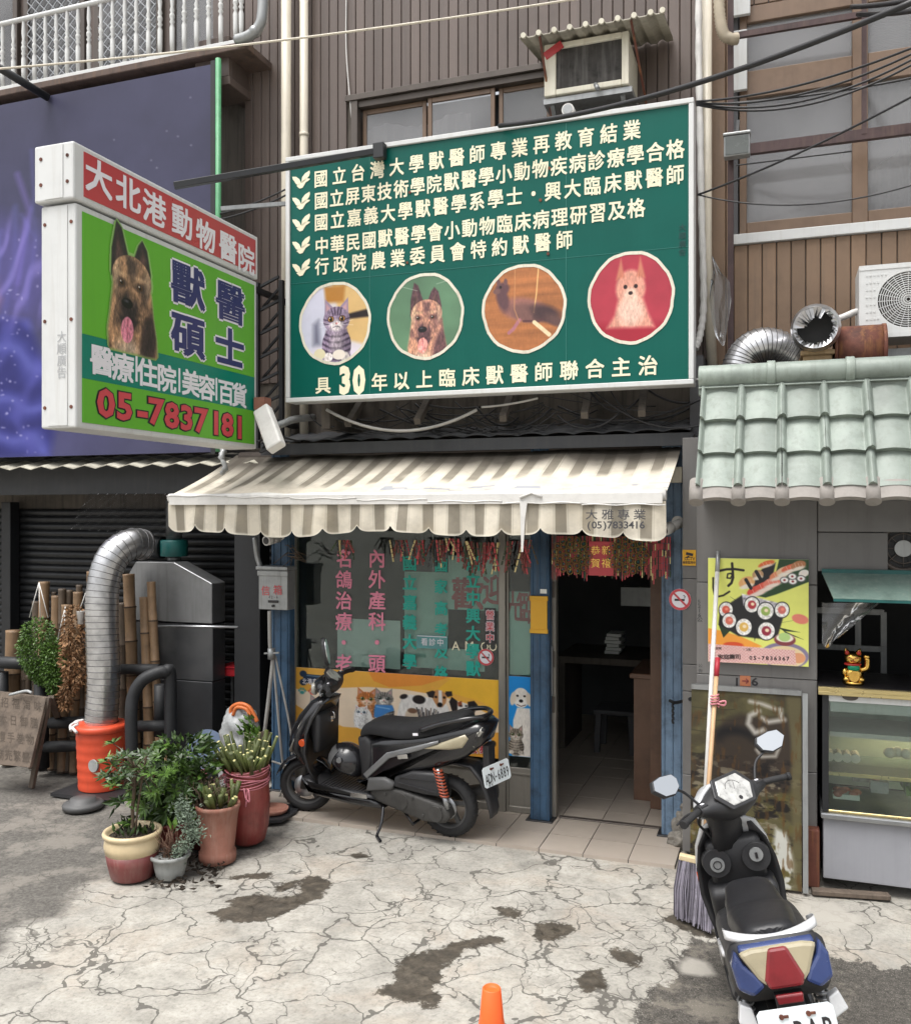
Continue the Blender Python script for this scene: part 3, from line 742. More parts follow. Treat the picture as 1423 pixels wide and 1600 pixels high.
# wall above the roof lip, behind the sign
lip0, lip1 = P(415, 700, 6.55), P(1082, 668, 6.55)
zl = 2.86
mb = MB(); mb.box(XL - .1, XR + .12, YW - .03, YW, 2.62, 3.41); mb.box(XL + .55, XL + .62, 6.35, YW - .031, 2.95, 3.3)
for x in (-3.2, -2.62, -1.95, -1.35, -.95): mb.bar((x, YW - .03, 3.35), (x + .05, 6.36, 2.98), .05, .05)
mb.build('sooty_wall', M_['soffit'], vet)
mb = MB(); xs = np.arange(XL - .05, XR + .1, .022)       # corrugated lip roof
def lipz(x): return zl + .022 * abs(sin((x - XL) * pi / .21)) ** .7
for (y0, dz) in ((6.48, 0),):
    r0 = [V(x, 6.46, lipz(x) - .0) for x in xs]; r1 = [V(x, YW - .035, lipz(x) + .1) for x in xs]; r0b = [V(x, 6.46, lipz(x) - .008) for x in xs]; r1b = [p - V(0, 0, .008) for p in r1]
    mb.loft([r1b, r0b, r0, r1], closed=False)
mb.box(XL - .05, XR + .1, 6.44, 6.458, zl - .10, zl - .012)
mb.build('lip_roof', M_['darkplank'], vet)
mb = MB(); mb.box(XL - .05, XR + .1, 6.47, 6.94, zl - .04, zl - .025); mb.box(XL - .05, XR + .1, YF + .1, YF + .16, 2.36, zl - .042); mb.build('lintel', M_['soffit'], vet)
# posts
def post(u, w_, z1=2.82, y0=6.56, m='bluepost'):
    x = P(u, 1000, y0).x; mb = MB()
    mb.box(x - w_ / 2, x + w_ / 2, y0, y0 + .09, .008, z1)
    for dx in (-.38, 0., .38): mb.box(x + dx * w_ - .007, x + dx * w_ + .007, y0 - .008, y0 + .001, .01, z1 - .02)
    mb.box(x - w_ / 2 - .03, x + w_ / 2 + .03, y0 - .03, y0 + .12, .004, .022, 1)
    mb.build('post', [M_[m], M_['black']], vet, .004, 1)
post(438, .17); post(843, .145); post(1050, .15, m='bluepale')
# shop window and fixed side light
X1, X2, X3, X4 = P(456, 1000, YF).x, P(786, 1000, YF).x, P(868, 1000, YF).x, P(1044, 1000, YF).x
zt = 2.42; zw = P(700, 1188, YF).z
mb = MB()
mb.box(X1 - .03, X1 + .03, YF, YF + .07, .012, zt); mb.box(X2 - .035, X2 + .02, YF - .012, YF + .07, .012, zt); mb.box(X1 + .031, X2 - .036, YF, YF + .07, zt - .06, zt)
mb.box(X1 + .031, X2 - .036, YF, YF + .07, zw - .045, zw); mb.box(X1 + .031, X2 - .036, YF, YF + .07, .012, .07)
mb.box(X2 + .021, X2 + .04, YF + .012, YF + .05, .012, zt); mb.box(X3 - .05, X3 + .005, YF - .01, YF + .06, .012, zt)
mb.box(X2 + .041, X3 - .051, YF + .012, YF + .05, .012, .06); mb.box(X2 + .041, X3 - .051, YF + .012, YF + .05, zw - .05, zw - .01); mb.box(X2 + .041, X3 - .051, YF + .012, YF + .05, .30, .32)
sw = mb.build('shop_window', M_['greyalu'], vet, .004, 1)
mb = MB(); mb.box(X1 + .031, X2 - .036, YF + .03, YF + .036, zw, zt - .06); mb.box(X2 + .041, X3 - .051, YF + .026, YF + .031, zw - .01, zt); mb.build('pane', M_['glass'], sw)
mb = MB(); mb.box(X1 + .031, X2 - .036, YF + .02, YF + .045, .071, zw - .046); mb.box(X2 + .041, X3 - .051, YF + .025, YF + .035, .061, .299); mb.box(X2 + .041, X3 - .051, YF + .025, YF + .035, .321, zw - .051); mb.build('kick_panel', M_['greyalu'], sw)
mb = MB(); hx = X3 - .022
mb.bar((hx, YF - .035, .93), (hx, YF - .035, 1.3), .018); mb.box(hx - .012, hx + .012, YF - .034, YF - .011, .94, .96); mb.box(hx - .012, hx + .012, YF - .034, YF - .011, 1.27, 1.29)
mb.build('door_handle', M_['steel'], sw, .003, 1)
for z in (.86, 1.72, 1.2): MB().box(hx - .016, hx + .02, YF - .02, YF - .011, z - .06, z + .06).build('lock_plate', M_['darkalu'], sw, .004, 2)
# lettering on the glass
def glasstext(txt, u, v0, v1, m, nm='window_lettering', sz=.165, bold=.025, lift=.0):
    mb = MB(); put_line(mb, txt, P(u, v0, YF + .027), P(u, v1, YF + .027), (1, 0, 0), (0, 0, 1), sz, sz, bold, .001)
    mb.build(nm, M_[m], sw)
glasstext('名鴿治療・老', 537, 873, 1037, 'pinkvinyl', sz=.155); glasstext('內外產科・頭', 589, 873, 1037, 'pinkvinyl', sz=.155)
glasstext('國立嘉義大學', 640, 880, 1034, 'tealvinyl', sz=.125, bold=.035); glasstext('國家高考及格', 689, 883, 1052, 'tealvinyl', sz=.115, bold=.035); glasstext('國立中興大學獸', 739, 880, 1045, 'tealvinyl', sz=.122, bold=.035)
mb = MB(); put_line(mb, 'AM', P(712, 1009, YF + .027), P(733, 1009, YF + .027), (1, 0, 0), (0, 0, 1), .1, .1, .005, .001); put_line(mb, 'OO', P(757, 1010, YF + .027), P(770, 1010, YF + .027), (1, 0, 0), (0, 0, 1), .085, .1, 0, .001); mb.build('window_lettering', M_['cream_letter'], sw)
# shop room
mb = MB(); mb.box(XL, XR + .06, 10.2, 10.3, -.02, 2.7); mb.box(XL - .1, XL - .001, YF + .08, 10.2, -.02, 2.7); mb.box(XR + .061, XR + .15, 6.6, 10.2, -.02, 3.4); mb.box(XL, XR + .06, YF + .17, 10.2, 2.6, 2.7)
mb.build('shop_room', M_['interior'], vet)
mb = MB(); mb.box(X4 - .01, X4 + .05, YF - .01, YF + .06, .012, zt); mb.box(X3 + .006, X4 - .011, YF, YF + .05, zt - .02, zt + .0); mb.box(X3 + .02, X4 - .02, YF + .0, YF + .05, .013, .022); mb.build('door_frame', M_['darkalu'], vet, .004, 1)
# right pilaster between the shop and the sushi stall
XR_ = P(1100, 900, 6.25).x - .4
mb = MB(); x0, x1 = P(1066, 900, 6.25).x, XR_ + .4
zc = 0.03
for z in (P(1075, 1140, 6.25).z - .3, P(1075, 1080, 6.25).z, P(1075, 1038, 6.25).z, P(1075, 904, 6.25).z, 2.8):
    mb.box(x0, x1, 6.25, 6.31, zc, z - .004); zc = z
mb.box(x0 + .01, x1, 6.311, 6.62, 0, 2.8)
mb.build('pilaster', M_['walltile'], vet, .003, 1)

# ------------------------------------------------------------------ left building with balcony and shutter
lb = thing('shutter_building', V(-6.5, 7.2, 0), 'dark building with black roller shutter below and balustraded balcony above', 'building')
xl0, xl1 = -9.6, P(334, 300, 7.0).x
mb = MB(); planks(mb, xl0, xl1, 5.4, 6.25, 6.9, .11); planks(mb, xl1 + .02, xa - .03, 6.25, 7.6, 6.97, .09); mb.build('cladding', M_['clad'], lb, .004, 1)
mb = MB(); mb.box(xl0, xl1, 6.93, 7.1, 2.5, 6.2); mb.box(xl1 + .0, xa, 7.9, 8.0, 2.6, 7.2); mb.box(xl1 - .05, xl1 - .001, 7.1, 7.9, 2.6, 6.2); mb.build('backing_wall', M_['soffit'], lb)
zb = P(207, 100, 6.6).z
mb = MB(); mb.box(xl0, P(392, 80, 6.6).x, 6.53, 7.3, zb - .09, zb - .03); mb.build('balcony_slab', mat('dark stained slab edge', (.10, .07, .058), .8, 0, .5, 6, .2, 40, .5, (.2, .12, .07)), lb, .006, 1)
mb = MB(); mb.box(xl0, P(392, 80, 6.6).x, 7.32, 7.5, zb - .1, zb + 2)
mb.build('balcony_wall', M_['clad'], lb)
mb = MB()   # sash and lattice doors behind the balusters
for (u0, u1) in ((-60, 30), (40, 135), (150, 255), (268, 378)):
    x0, x1 = P(u0, 60, 7.3).x, P(u1, 60, 7.3).x
    for (a, b) in ((x0, x0 + .06), (x1 - .06, x1)): mb.box(a, b, 7.27, 7.319, zb, zb + 1.6)
    mb.box(x0 + .061, x1 - .061, 7.27, 7.319, zb, zb + .09)
fr = mb.build('balcony_door', M_['darkalu'], lb, .004, 1)
mb = MB()
for (u0, u1) in ((40, 135), (150, 255)):
    x0, x1 = P(u0, 60, 7.3).x + .06, P(u1, 60, 7.3).x - .06
    kk = -1.6
    while kk < x1 - x0:
        for sg in (1, -1):
            a, b = kk, kk + 1.6
            t0, t1 = max(0, a), min(x1 - x0, b)
            if t1 > t0:
                za, zb2 = zb + .09 + (t0 - a), zb + .09 + (t1 - a)
                if sg < 0: mb.bar((x1 - t0, 7.262, za), (x1 - t1, 7.262, zb2), .008)
                else: mb.bar((x0 + t0, 7.266, za), (x0 + t1, 7.266, zb2), .008)
        kk += .11
mb.build('lattice_grille', M_['steel'], fr)
mb = MB()
for (u0, u1) in ((-60, 30), (40, 135), (150, 255), (268, 378)):
    x0, x1 = P(u0, 60, 7.3).x + .06, P(u1, 60, 7.3).x - .06; mb.box(x0, x1, 7.29, 7.295, zb + .09, zb + 1.6)
mb.build('pane', M_['frost'], fr)
# the railing
mb = MB(); xr0, xr1 = xl0, P(378, 60, 6.56).x
mb.tube([(xr0, 6.57, zb + .60), (xr1, 6.57, zb + .60)], .022, 10); mb.box(xr0, xr1, 6.555, 6.60, zb - .028, zb + .012)
rl = mb.build('balcony_railing', M_['white'], lb, .004, 1)
prof = [(.016, 0), (.02, .1), (.021, .22), (.012, .25), (.023, .27), (.014, .29), (.022, .31), (.022, .33), (.013, .35), (.021, .37), (.012, .40), (.019, .46), (.014, .56), (.011, .588)]
bal = None; us = [-22, -10, 4, 21, 37, 54, 71, 88, 105, 122, 139, 158, 176, 195, 213, 232, 250, 269, 288, 307, 326, 345, 368, 377]
for u in us:
    x = P(u, 90, 6.575).x
    if bal is None: bal = MB().lathe(prof, (0, 0, 0), 10).build('baluster', M_['white'], rl); ob = bal
    else: ob = bal.copy(); COL.objects.link(ob)
    ob.location = V(x, 6.575, zb + .012)
# shutter, fascia, roof
mb = MB(); z = .02; YSH = 7.25
while z < 2.3:
    rr = [[V(x, YSH - dy, z + dz) for x in (-9.6, -4.18)] for dy, dz in ((0, 0), (.018, .012), (.024, .035), (.018, .058), (0, .07))]
    mb.loft(rr, closed=False, smooth=True); z += .07
mb.build('roller_shutter', M_['shutter'], lb)
mb = MB(); mb.box(P(8, 900, 7.15).x, P(22, 900, 7.15).x, 7.1, 7.22, 0, 2.4); mb.build('black_pillar', M_['black'], lb, .004, 1); mb = MB(); x0 = P(371, 900, 6.75).x; mb.box(x0, P(411, 900, 6.75).x, 6.7, 6.86, 0, 2.6); mb.build('black_pillar', M_['black'], lb, .004, 1)
zf0, zf1 = P(170, 772, 6.75).z, P(170, 735, 6.75).z
mb = MB(); mb.box(-9.6, XL - .1, 6.75, 6.8, zf0, zf1 + .12); mb.build('fascia', M_['darkplank'], lb)
mb = MB(); mb.box(-9.6, -4.1, 6.81, 7.3, 2.5, 2.55); mb.box(-9.6, XL - .1, 7.28, 7.4, 0, 2.6); mb.build('soffit', M_['soffit'], lb)
mb = MB(); xs = np.arange(-9.6, XL - .02, .02); zc_ = P(170, 722, 6.5).z
def cz(x): return .018 * (abs(((x / .24) % 1) * 2 - 1))
r0 = [V(x, 6.45, zc_ - .05 + cz(x) * 1.6) for x in xs]; r1 = [V(x, 6.92, zc_ + .07 + cz(x)) for x in xs]
mb.loft([[p - V(0, 0, .008) for p in r1], [p - V(0, 0, .008) for p in r0], r0, r1], closed=False, smooth=False)
mb.build('corrugated_roof', mat('dirty pale corrugated sheet', (.42, .40, .33), .7, 0, .4, 5, .2, 40, .6, (.12, .11, .08)), lb)
mb = MB(); x0, x1 = P(334, 120, 6.9).x, P(386, 120, 6.9).x
z0, z1 = P(360, 140, 6.7).z, P(360, 62, 6.7).z
mb.box(x0, x1, 6.62, 6.66, z0 + .08, z1); mb.box(x0, x0 + .03, 6.661, 6.95, z0 + .08, z1); mb.box(x0, x1 + .02, 6.6, 6.96, z0, z0 + .07); mb.box(x1 - .03, x1, 6.661, 6.95, z0 + .08, z1)
mb.build('window_hood', M_['clad'], lb, .005, 1)
mb = MB()
for z in (3.05, 3.5, 4.3): mb.box(xl1 + .02, xa - .02, 7.2, 7.26, z, z + .06)
mb.box(xa - .16, xa - .1, 7.2, 7.26, 2.7, 5.4); mb.build('window_frame', M_['brownalu'], lb)

# ------------------------------------------------------------------ right building with the sushi stall below
rb = thing('stall_building', V(.6, 6.5, 0), 'brown building with curtained windows above a sushi stall', 'building')
xc0, xc1 = xb + .02, 3.2
zs = P(1145, 381, YW).z
mb = MB(); planks(mb, xc0 + .03, xc1, 2.9, zs - .02, YW, .098); planks(mb, P(1110, 300, YW).x, xc0 + .02, 2.9, 7.2, YW - .03, .11); mb.build('cladding', M_['cladw'], rb, .004, 1)
mb = MB(); mb.box(xc0 + .02, xc1, YW + .001, YW + .1, 2.6, zs); mb.box(xc0 + .02, xc0 + .06, YW - .03, YW + .4, zs, 7.2); mb.box(xc0, xc1, YW + .6, YW + .7, zs - .3, 7.2); mb.build('backing_wall', M_['interior'], rb)
mb = MB(); mb.box(xc0 + .02, xc1, YW - .05, YW + .02, zs - .018, zs + .055); mb.build('window_sill', M_['white'], rb, .004, 1)
zA, zB, zC, zD = zs + .14, P(1200, 150, YW).z, P(1200, 108, YW).z, P(1200, 32, YW).z
mul = P(1343, 200, YW).x; fx0 = xc0 + .07
mb = MB()
mb.box(fx0, fx0 + .05, YW - .02, YW + .06, zs + .056, zD + .4); mb.box(mul - .05, mul + .05, YW - .025, YW + .06, zs + .056, zD + .6)
for (a, b) in ((fx0 + .051, mul - .051), (mul + .051, xc1)):
    mb.box(a, b, YW - .02, YW + .06, zs + .056, zA); mb.box(a, b, YW - .02, YW + .06, zB, zC); mb.box(a, b, YW - .02, YW + .06, zD, zD + .12)
planks(mb, fx0, xc1, zD + .125, 7.2, YW, .1)
win = mb.build('window', M_['brownalu'], rb, .004, 1)
mb = MB()
for (a, b) in ((fx0 + .051, mul - .051), (mul + .051, xc1)):
    mb.box(a, b, YW + .015, YW + .02, zA, zB); mb.box(a, b, YW + .015, YW + .02, zC, zD)
mb.build('pane', M_['frost'], win)
mb = MB()
def drape(mb, x0, x1, z0, z1, y, amp, wl_):
    n = int((x1 - x0) / .015); mb.loft([[V(lerp(x0, x1, i / n), y + amp * sin(i * .015 / wl_ * 2 * pi) + amp * .6 * sin(i * .21), z) for i in range(n + 1)] for z in (z0, z1)], closed=False)
drape(mb, fx0 + .02, mul - .02, zs, zD + .1, YW + .2, .02, .33); mb.build('curtain', M_['curtain'], win)
mb = MB(); drape(mb, mul, xc1, zs, zB + .1, YW + .2, .025, .07); mb.build('lace_curtain', M_['lace'], win)
mb = MB()
for i in range(60): mb.box(mul + .05, xc1, YW + .16, YW + .185, zC + i * .012, zC + i * .012 + .006)
mb.build('window_blind', M_['galv'], win)
# burglar bars of dark pipe in front of that window
mb = MB(); xp = P(1141, 300, 6.7).x
mb.bar((xp, 6.72, 2.95), (xp, 6.72, 7.2), .04, .04); zr = P(1250, 226, 6.7).z; mb.bar((xp - .02, 6.67, zr), (3.0, 6.67, zr), .045, .07)
xq = P(1349, 100, 6.7).x; mb.bar((xq, 6.66, zr), (xq, 6.66, 7.2), .03, .03); zq = P(1250, 40, 6.7).z; mb.bar((xp, 6.69, zq), (xq, 6.69, zq), .03, .04)
o = mb.build('window_bars', mat('dark red oxide pipe', (.06, .035, .035), .6, .2, .5, 6, .2, 40, .4, (.12, .08, .06))); tag(o, 'dark rusty pipe frame in front of the right hand windows', 'railing')
# mansard roof of celadon tiles
mb = MB(); ml = MB(); pit = .2385
E0 = P(1089, 772, 5.62); ER = P(1092, 610, 5.98); zE, zR = 2.43, 3.06
yE, yR = 5.60, 5.99
colx = E0.x; ncol = 11
def tz(t):                                    # cross profile, t in 0..1 from rib to rib
    d = min(t, 1 - t)
    rib = .050 * sqrt(max(0, 1 - (d / .115) ** 2)) if d < .115 else 0
    return max(rib, .002 + (.016 * sin(pi * (t - .1) / .8) if .1 < t < .9 else 0))
NT = 34; nrm = Vector((0, -(zR - zE), (yR - yE) * 1.0)).normalized()
for r in range(3):
    t0, t1 = r / 3 - .015, (r + 1) / 3 + .02
    for ccol in range(ncol):
        jt = random.uniform(-.005, .005); xa0 = colx + ccol * pit + random.uniform(-.003, .003)
        rows = []
        for (tt, lf) in ((t0, .042), (lerp(t0, t1, .5), .022), (t1, .003)):
            base = V(0, lerp(yE, yR, tt), lerp(zE, zR, tt)); row = []
            for i in range(NT + 1):
                t = i / NT; row.append(V(xa0 + t * pit, base.y, base.z) + nrm * (tz(t) + lf + jt * (1 if lf > .01 else 0)))
            rows.append(row)
        mb.loft(rows, closed=False); mb.loft([[p - nrm * .036 + V(0, .012, 0) for p in rows[0]], rows[0]], closed=False, smooth=False)
for ccol in range(ncol + 1):
    x = colx + ccol * pit
    d = V(0, yE - yR, zE - zR).normalized(); b = V(x, yE, zE) + nrm * .02
    ml.tube([b - d * .05, b + d * .10], .043, 16)
    if ccol < ncol:
        rr = [[V(x + t / 12 * pit, yE, zE) + nrm * (.012 + .03 * sin(pi * t / 12) + e) + d * k_ for t in range(13)] for e, k_ in ((0.012, -.03), (.012, .085), (-.022, .085), (-.04, -.1))]
        ml.loft(rr, closed=False, smooth=False)
tr = mb.build('tiled_roof', M_['tilegreen'], rb); ml.build('tile_end', M_['tileend'], tr)
mb = MB(); xx = colx - .02; zt_ = zR + .10
while xx < 2.3:
    mb.tube([(xx, 6.0, zt_), (xx + .44, 6.0, zt_)], .072, 16); mb.tube([(xx + .41, 6.0, zt_), (xx + .46, 6.0, zt_)], .083, 16); xx += .45
mb.box(colx - .02, 2.3, 5.965, 6.1, zR - .02, zR + .045); mb.box(colx - .02, 2.3, 5.95, 6.1, zR + .052, zR + .06); mb.box(colx - .02, 2.3, 5.945, 6.1, zR + .02, zR + .03)
mb.build('ridge_cap', M_['tilegreen'], tr, .004, 2)
mb = MB(); mb.box(colx - .0, 2.3, yE + .03, 6.03, zE - .06, zE - .03); mb.box(colx, 2.3, 6.05, 6.1, zE, zR + .1); mb.build('roof_soffit', M_['darkplank'], rb)
# stall wall of large grey tiles
XW0, XW1 = P(1088, 1000, YS).x, P(1277, 1000, YS).x
mb = MB()
rows = [.0, P(1180, 1200, YS).z, P(1180, 1058, YS).z, P(1180, 912, YS).z, 2.6]
for a, b in zip(rows[:-1], rows[1:]): mb.box(XW0, XW1 - .002, YS, YS + .05, a + .002, b - .002)
za, zb_ = P(1300, 893, YS).z, P(1300, 832, YS).z
for (x0, x1, z0, z1) in ((XW1 + .002, P(1387, 850, YS).x, za, zb_), (XW1 + .002, 2.3, zb_ + .004, 2.6), (P(1387, 850, YS).x + .27, 2.3, za, zb_)): mb.box(x0, x1, YS, YS + .05, z0, z1)
mb.build('stall_wall', M_['walltile'], rb, .003, 1)
mb = MB(); mb.box(XW0 + .01, XW1 - .01, YS + .051, YS + .1, 0, 2.6); mb.box(XW1, 2.3, YS + .051, YS + .1, za, 2.6); mb.box(XW0, XW0 + .05, YS + .1, 6.6, 0, 2.8)
mb.box(XW1 - .06, XW1, YS + .1, 8.2, 0, 2.6); mb.box(XW1, 2.3, 8.2, 8.3, 0, 2.6); mb.box(XW1, 2.3, YS + .1, 8.2, 2.45, 2.5); mb.box(2.3, 2.4, YS, 8.3, 0, 2.6)
mb.build('stall_room', M_['black'], rb)
# ------------------------------------------------------------------ big green signboard over the awning
YG = 6.2
gl0, gl1, gz0, gz1 = P(447, 300, YG).x, P(1084, 300, YG).x, P(1084, 600, YG).z, P(1084, 152, YG).z
gs = thing('green_signboard', V((gl0 + gl1) / 2, YG, gz0), 'large green sign with cream lettering and four round animal pictures above the awning', 'sign')
fw = .035
mb = MB(); mb.box(gl0 + fw, gl1 - fw, YG + .006, YG + .13, gz0 + fw, gz1 - fw); mb.build('panel', M_['signgreen'], gs)
mb = MB()
for u in (577, 884): x_ = P(u, 400, YG).x; mb.box(x_ - .002, x_ + .002, YG + .0035, YG + .0055, gz0 + fw + .005, gz1 - fw - .005)
z_ = P(760, 414, YG).z; mb.box(gl0 + fw, gl1 - fw, YG + .004, YG + .0058, z_ - .0015, z_ + .0015)
mb.build('panel_seam', mat('sign seam', (.02, .16, .13), .4), gs)
mb = MB(); rgs = random.Random(3)
for u, v in ((447, 180 + 0), (640, 300), (858, 262), (844, 312), (636, 410), (856, 396)): c = P(u, v, YG); mb.tube([V(c.x, YG - .002, c.z), V(c.x, YG + .007, c.z)], .011, 8) if v > 200 else None
mb.build('bolt', M_['rust'], gs)
mb = MB()
mb.box(gl0, gl1, YG - .012, YG + .15, gz0, gz0 + fw - .001); mb.box(gl0, gl1, YG - .012, YG + .15, gz1 - fw + .001, gz1); mb.box(gl0, gl0 + fw - .001, YG - .011, YG + .15, gz0 + fw, gz1 - fw); mb.box(gl1 - fw + .001, gl1, YG - .011, YG + .15, gz0 + fw, gz1 - fw)
mb.build('frame', M_['white'], gs, .004, 1)
AX, AZ = (1, 0, 0), (0, 0, 1)
YT = YG + .006
lines = [('國立台灣大學獸醫師專業再教育結業', (501.5, 279), (987, 203)), ('國立屏東技術學院獸醫學小動物疾病診療學合格', (502, 313), (1055, 233)),
         ('國立嘉義大學獸醫學系學士・興大臨床獸醫師', (502, 347), (1055, 273)), ('中華民國獸醫學會小動物臨床病理研習及格', (503, 384), (994, 325)), ('行政院農業委員會特約獸醫師', (503, 416), (882, 375))]
for t, a, b in lines:
    mb = MB(); put_line(mb, t, P(*a, YT), P(*b, YT), AX, AZ, .122, .138, .026, .003); mb.build('text_line', M_['cream_letter'], gs)
mb = MB(); put_line(mb, '具', P(505, 602, YT), P(506, 602, YT), AX, AZ, .135, .135, .026, .003); put_line(mb, '年以上臨床獸醫師聯合主治', P(593, 597, YT), P(1012, 571, YT), AX, AZ, .135, .14, .026, .003)
for ch, u in (('3', 539), ('0', 561)): put_char(mb, ch, P(u, 593, YT), AX, AZ, .19, .27, .06, .003)
mb.build('text_line', M_['cream_letter'], gs)
mb = MB(); put_line(mb, '大順廣告', P(1066, 355, YT), P(1066, 394, YT), AX, AZ, .05, .05, .01, .003); mb.build('maker_mark', mat('faint dark green print', (.005, .05, .045), .4), gs)
for i, (u, v) in enumerate(((471, 281), (471, 314), (471, 348), (471, 383), (471, 418))):       # flying doves
    c = P(u, v, YT); mb = MB(); q = .075
    for pts in ([(-.2, -.95), (.15, -.9), (.5, -.35), (.95, -.1), (1., .02), (.6, .1), (.25, -.1), (-.1, -.35), (-.55, -.6)], [(-.05, -.3), (-.25, .15), (-.6, .45), (-1.05, .5), (-.98, .2), (-.8, -.05), (-.6, -.4), (-.3, -.55)], [(.0, -.35), (.1, .3), (.45, .7), (.95, .95), (1.0, .7), (.9, .35), (.6, .05), (.3, -.2)]):
        mb.prism(pts, c, V(q, 0, 0), V(0, 0, q * .9), .004)
    mb.build('dove_emblem', M_['cream_letter'], gs)
def roundpic(u, v, ru, rv, fn, bgc):
    c = P(u, v, YT); rx = (P(u + ru, v, YT).x - P(u - ru, v, YT).x) / 2; rz = (P(u, v - rv, YT).z - P(u, v + rv, YT).z) / 2
    A = Art(-1, 1, -1, 1, 210, 210, bgc); fn(A); A.al = A.ell(0, 0, .97, .97)
    mb = MB(); ring = []
    for i in range(48):
        t = 2 * pi * i / 48; j = 1 + .010 * sin(i * .9) + .006 * sin(i * 2.1); ring.append((cos(t) * rx * j, sin(t) * rz * j))
    vs = [c + V(x, -.004, z) for x, z in ring] + [c + V(x * .93, -.004, z * .93) for x, z in ring]
    mb.add(vs, [(i, (i + 1) % 48, 48 + (i + 1) % 48, 48 + i) for i in range(48)])
    p = A.sheet('picture', VC_GLOSS, gs, c + V(-rx, 0, rz), V(2 * rx, 0, 0), V(0, 0, -2 * rz), .002)
    mb.build('picture_trim', M_['ivory'], p)
def pic_cat(A):
    A.fill(A.poly([(-1, -1), (-.1, -1), (-.3, 1), (-1, 1)], .05), (205, 205, 222)); A.fill(A.poly([(-.1, -1), (1, -1), (1, .6), (.3, .4)], .05), (214, 178, 120))
    A.fill(A.poly([(-.3, -.9), (.3, -.9), (.25, -.5), (-.25, -.5)], .05), (176, 122, 56)); A.fill(A.poly([(.35, -.2), (1, -.3), (1, -.1), (.4, -.08)], .03), (40, 34, 36)); A.fill(A.ell(0, 1., 1., .5, 0, .1), (222, 212, 226))
    A.fill(A.poly([(-.6, .0), (-.45, -.1), (-.4, .5), (-.6, .5)], .08), (120, 120, 140))
    draw_cat(A, .05, .88, .92, (150, 132, 156), (52, 40, 62), (232, 222, 220), (190, 140, 70))
    A.fill(A.ell(-.42, .72, .16, .13), (224, 214, 180)); A.fill(A.ell(.12, .76, .18, .12), (236, 226, 214))
roundpic(523, 505, 56, 65, pic_cat, (214, 206, 208))
def pic_dog(A):
    A.im[:] = (92, 128, 98); A.tex(np.ones(A.X.shape), A.noise(.8, .8, 3, 2), .15)
    draw_shepherd(A, .05, .98, .92, (206, 150, 122), (84, 56, 62), (230, 150, 140), 1.25)
    for a, b in (((-.7, -.75), (-.2, -.6)), ((.3, -.72), (.7, -.8))): A.fill(A.line([a, b], .012), (180, 200, 180), .7)
    A.shade(np.ones(A.X.shape), 1)
roundpic(664, 494, 60, 68, pic_dog, (92, 128, 98))
def pic_squirrel(A):
    A.im[:] = (168, 106, 62); A.tex(np.ones(A.X.shape), A.noise(1.2, .12, 4, 4), .18)
    d = (92, 62, 66)
    A.fill(A.ell(.0, .02, .55, .26, .2, .05), (150, 100, 90)); A.fill(A.ell(-.5, -.25, .14, .3, -.3, .04), d); A.fill(A.ell(-.5, -.48, .16, .14, 0, .03), d); A.fill(A.ell(.1, .1, .42, .2, .25, .05), (120, 84, 78))
    A.fill(A.line([(.3, .2), (.6, .28), (.95, .42)], .16, .04), (84, 58, 58)); A.fill(A.line([(-.1, .25), (-.25, .45), (-.35, .52)], .08), (170, 110, 118)); A.fill(A.line([(.0, .28), (.35, .3), (.62, .2)], .05), (90, 54, 56))
    A.fill(A.line([(.25, .32), (.6, .62)], .09), (232, 210, 170)); A.fill(A.line([(.35, -.9), (.3, -.3), (.24, .1)], .03), (226, 180, 120)); A.fill(A.line([(-.2, -1), (-.22, .0), (-.1, .3)], .02), (206, 150, 100), .7)
    A.fill(A.ell(.52, .12, .36, .15, .3, .06), (70, 48, 50)); A.fill(A.ell(.72, .3, .22, .1, .5, .05), (96, 68, 64))
    for ex in (-.6, -.43): A.fill(A.ell(ex, -.63, .045, .075), (104, 72, 72))
    A.fill(A.ell(-.64, -.43, .09, .06), (112, 80, 76)); A.fill(A.ell(-.55, -.52, .03, .03), (20, 14, 14)); fur(A, np.ones(A.X.shape), 3, .07)
roundpic(818, 482, 66, 70, pic_squirrel, (168, 106, 62))
def pic_terrier(A):
    A.im[:] = (168, 50, 66); A.tex(np.ones(A.X.shape), A.noise(.7, .7, 3, 6), .12); A.fill(A.poly([(-1, .5), (1, .62), (1, 1), (-1, 1)], .1), (160, 30, 50))
    b = np.maximum(A.poly([(-.55, .62), (.55, .66), (.4, .35), (.28, .0), (-.28, .0), (-.36, .35)], .05), A.ell(0, -.2, .34, .4, 0, .04)); A.fill(b, (214, 150, 130), 1, True)
    for sx in (-1, 1): A.fill(A.poly([(sx * .14, -.45), (sx * .22, -.86), (sx * .34, -.4)], .03), (196, 120, 96), 1, True)
    A.fill(A.ell(0, .3, .3, .3, 0, .1) * b, (226, 186, 168)); A.fill(A.ell(0, -.06, .16, .16, 0, .05), (228, 190, 170))
    for sx in (-.12, .12): A.fill(A.ell(sx, -.24, .045, .045), (40, 20, 20))
    A.fill(A.ell(0, -.1, .05, .04), (40, 20, 20)); fur(A, b, 9, .2)
roundpic(985, 465, 68, 73, pic_terrier, (196, 52, 72))
mb = MB(); c = P(888, 173, YG + .05); mb.tube([c + V(0, -.03, 0), c + V(0, .05, .0)], .043, 16); mb.tube([c + V(0, -.031, 0), c + V(0, -.036, 0)], .034, 16, mi=1)
o = mb.build('round_vent_cap', [M_['whitewrap'], M_['galv']]); tag(o, 'small round white cap on the top edge of the green sign', 'pipe cap')

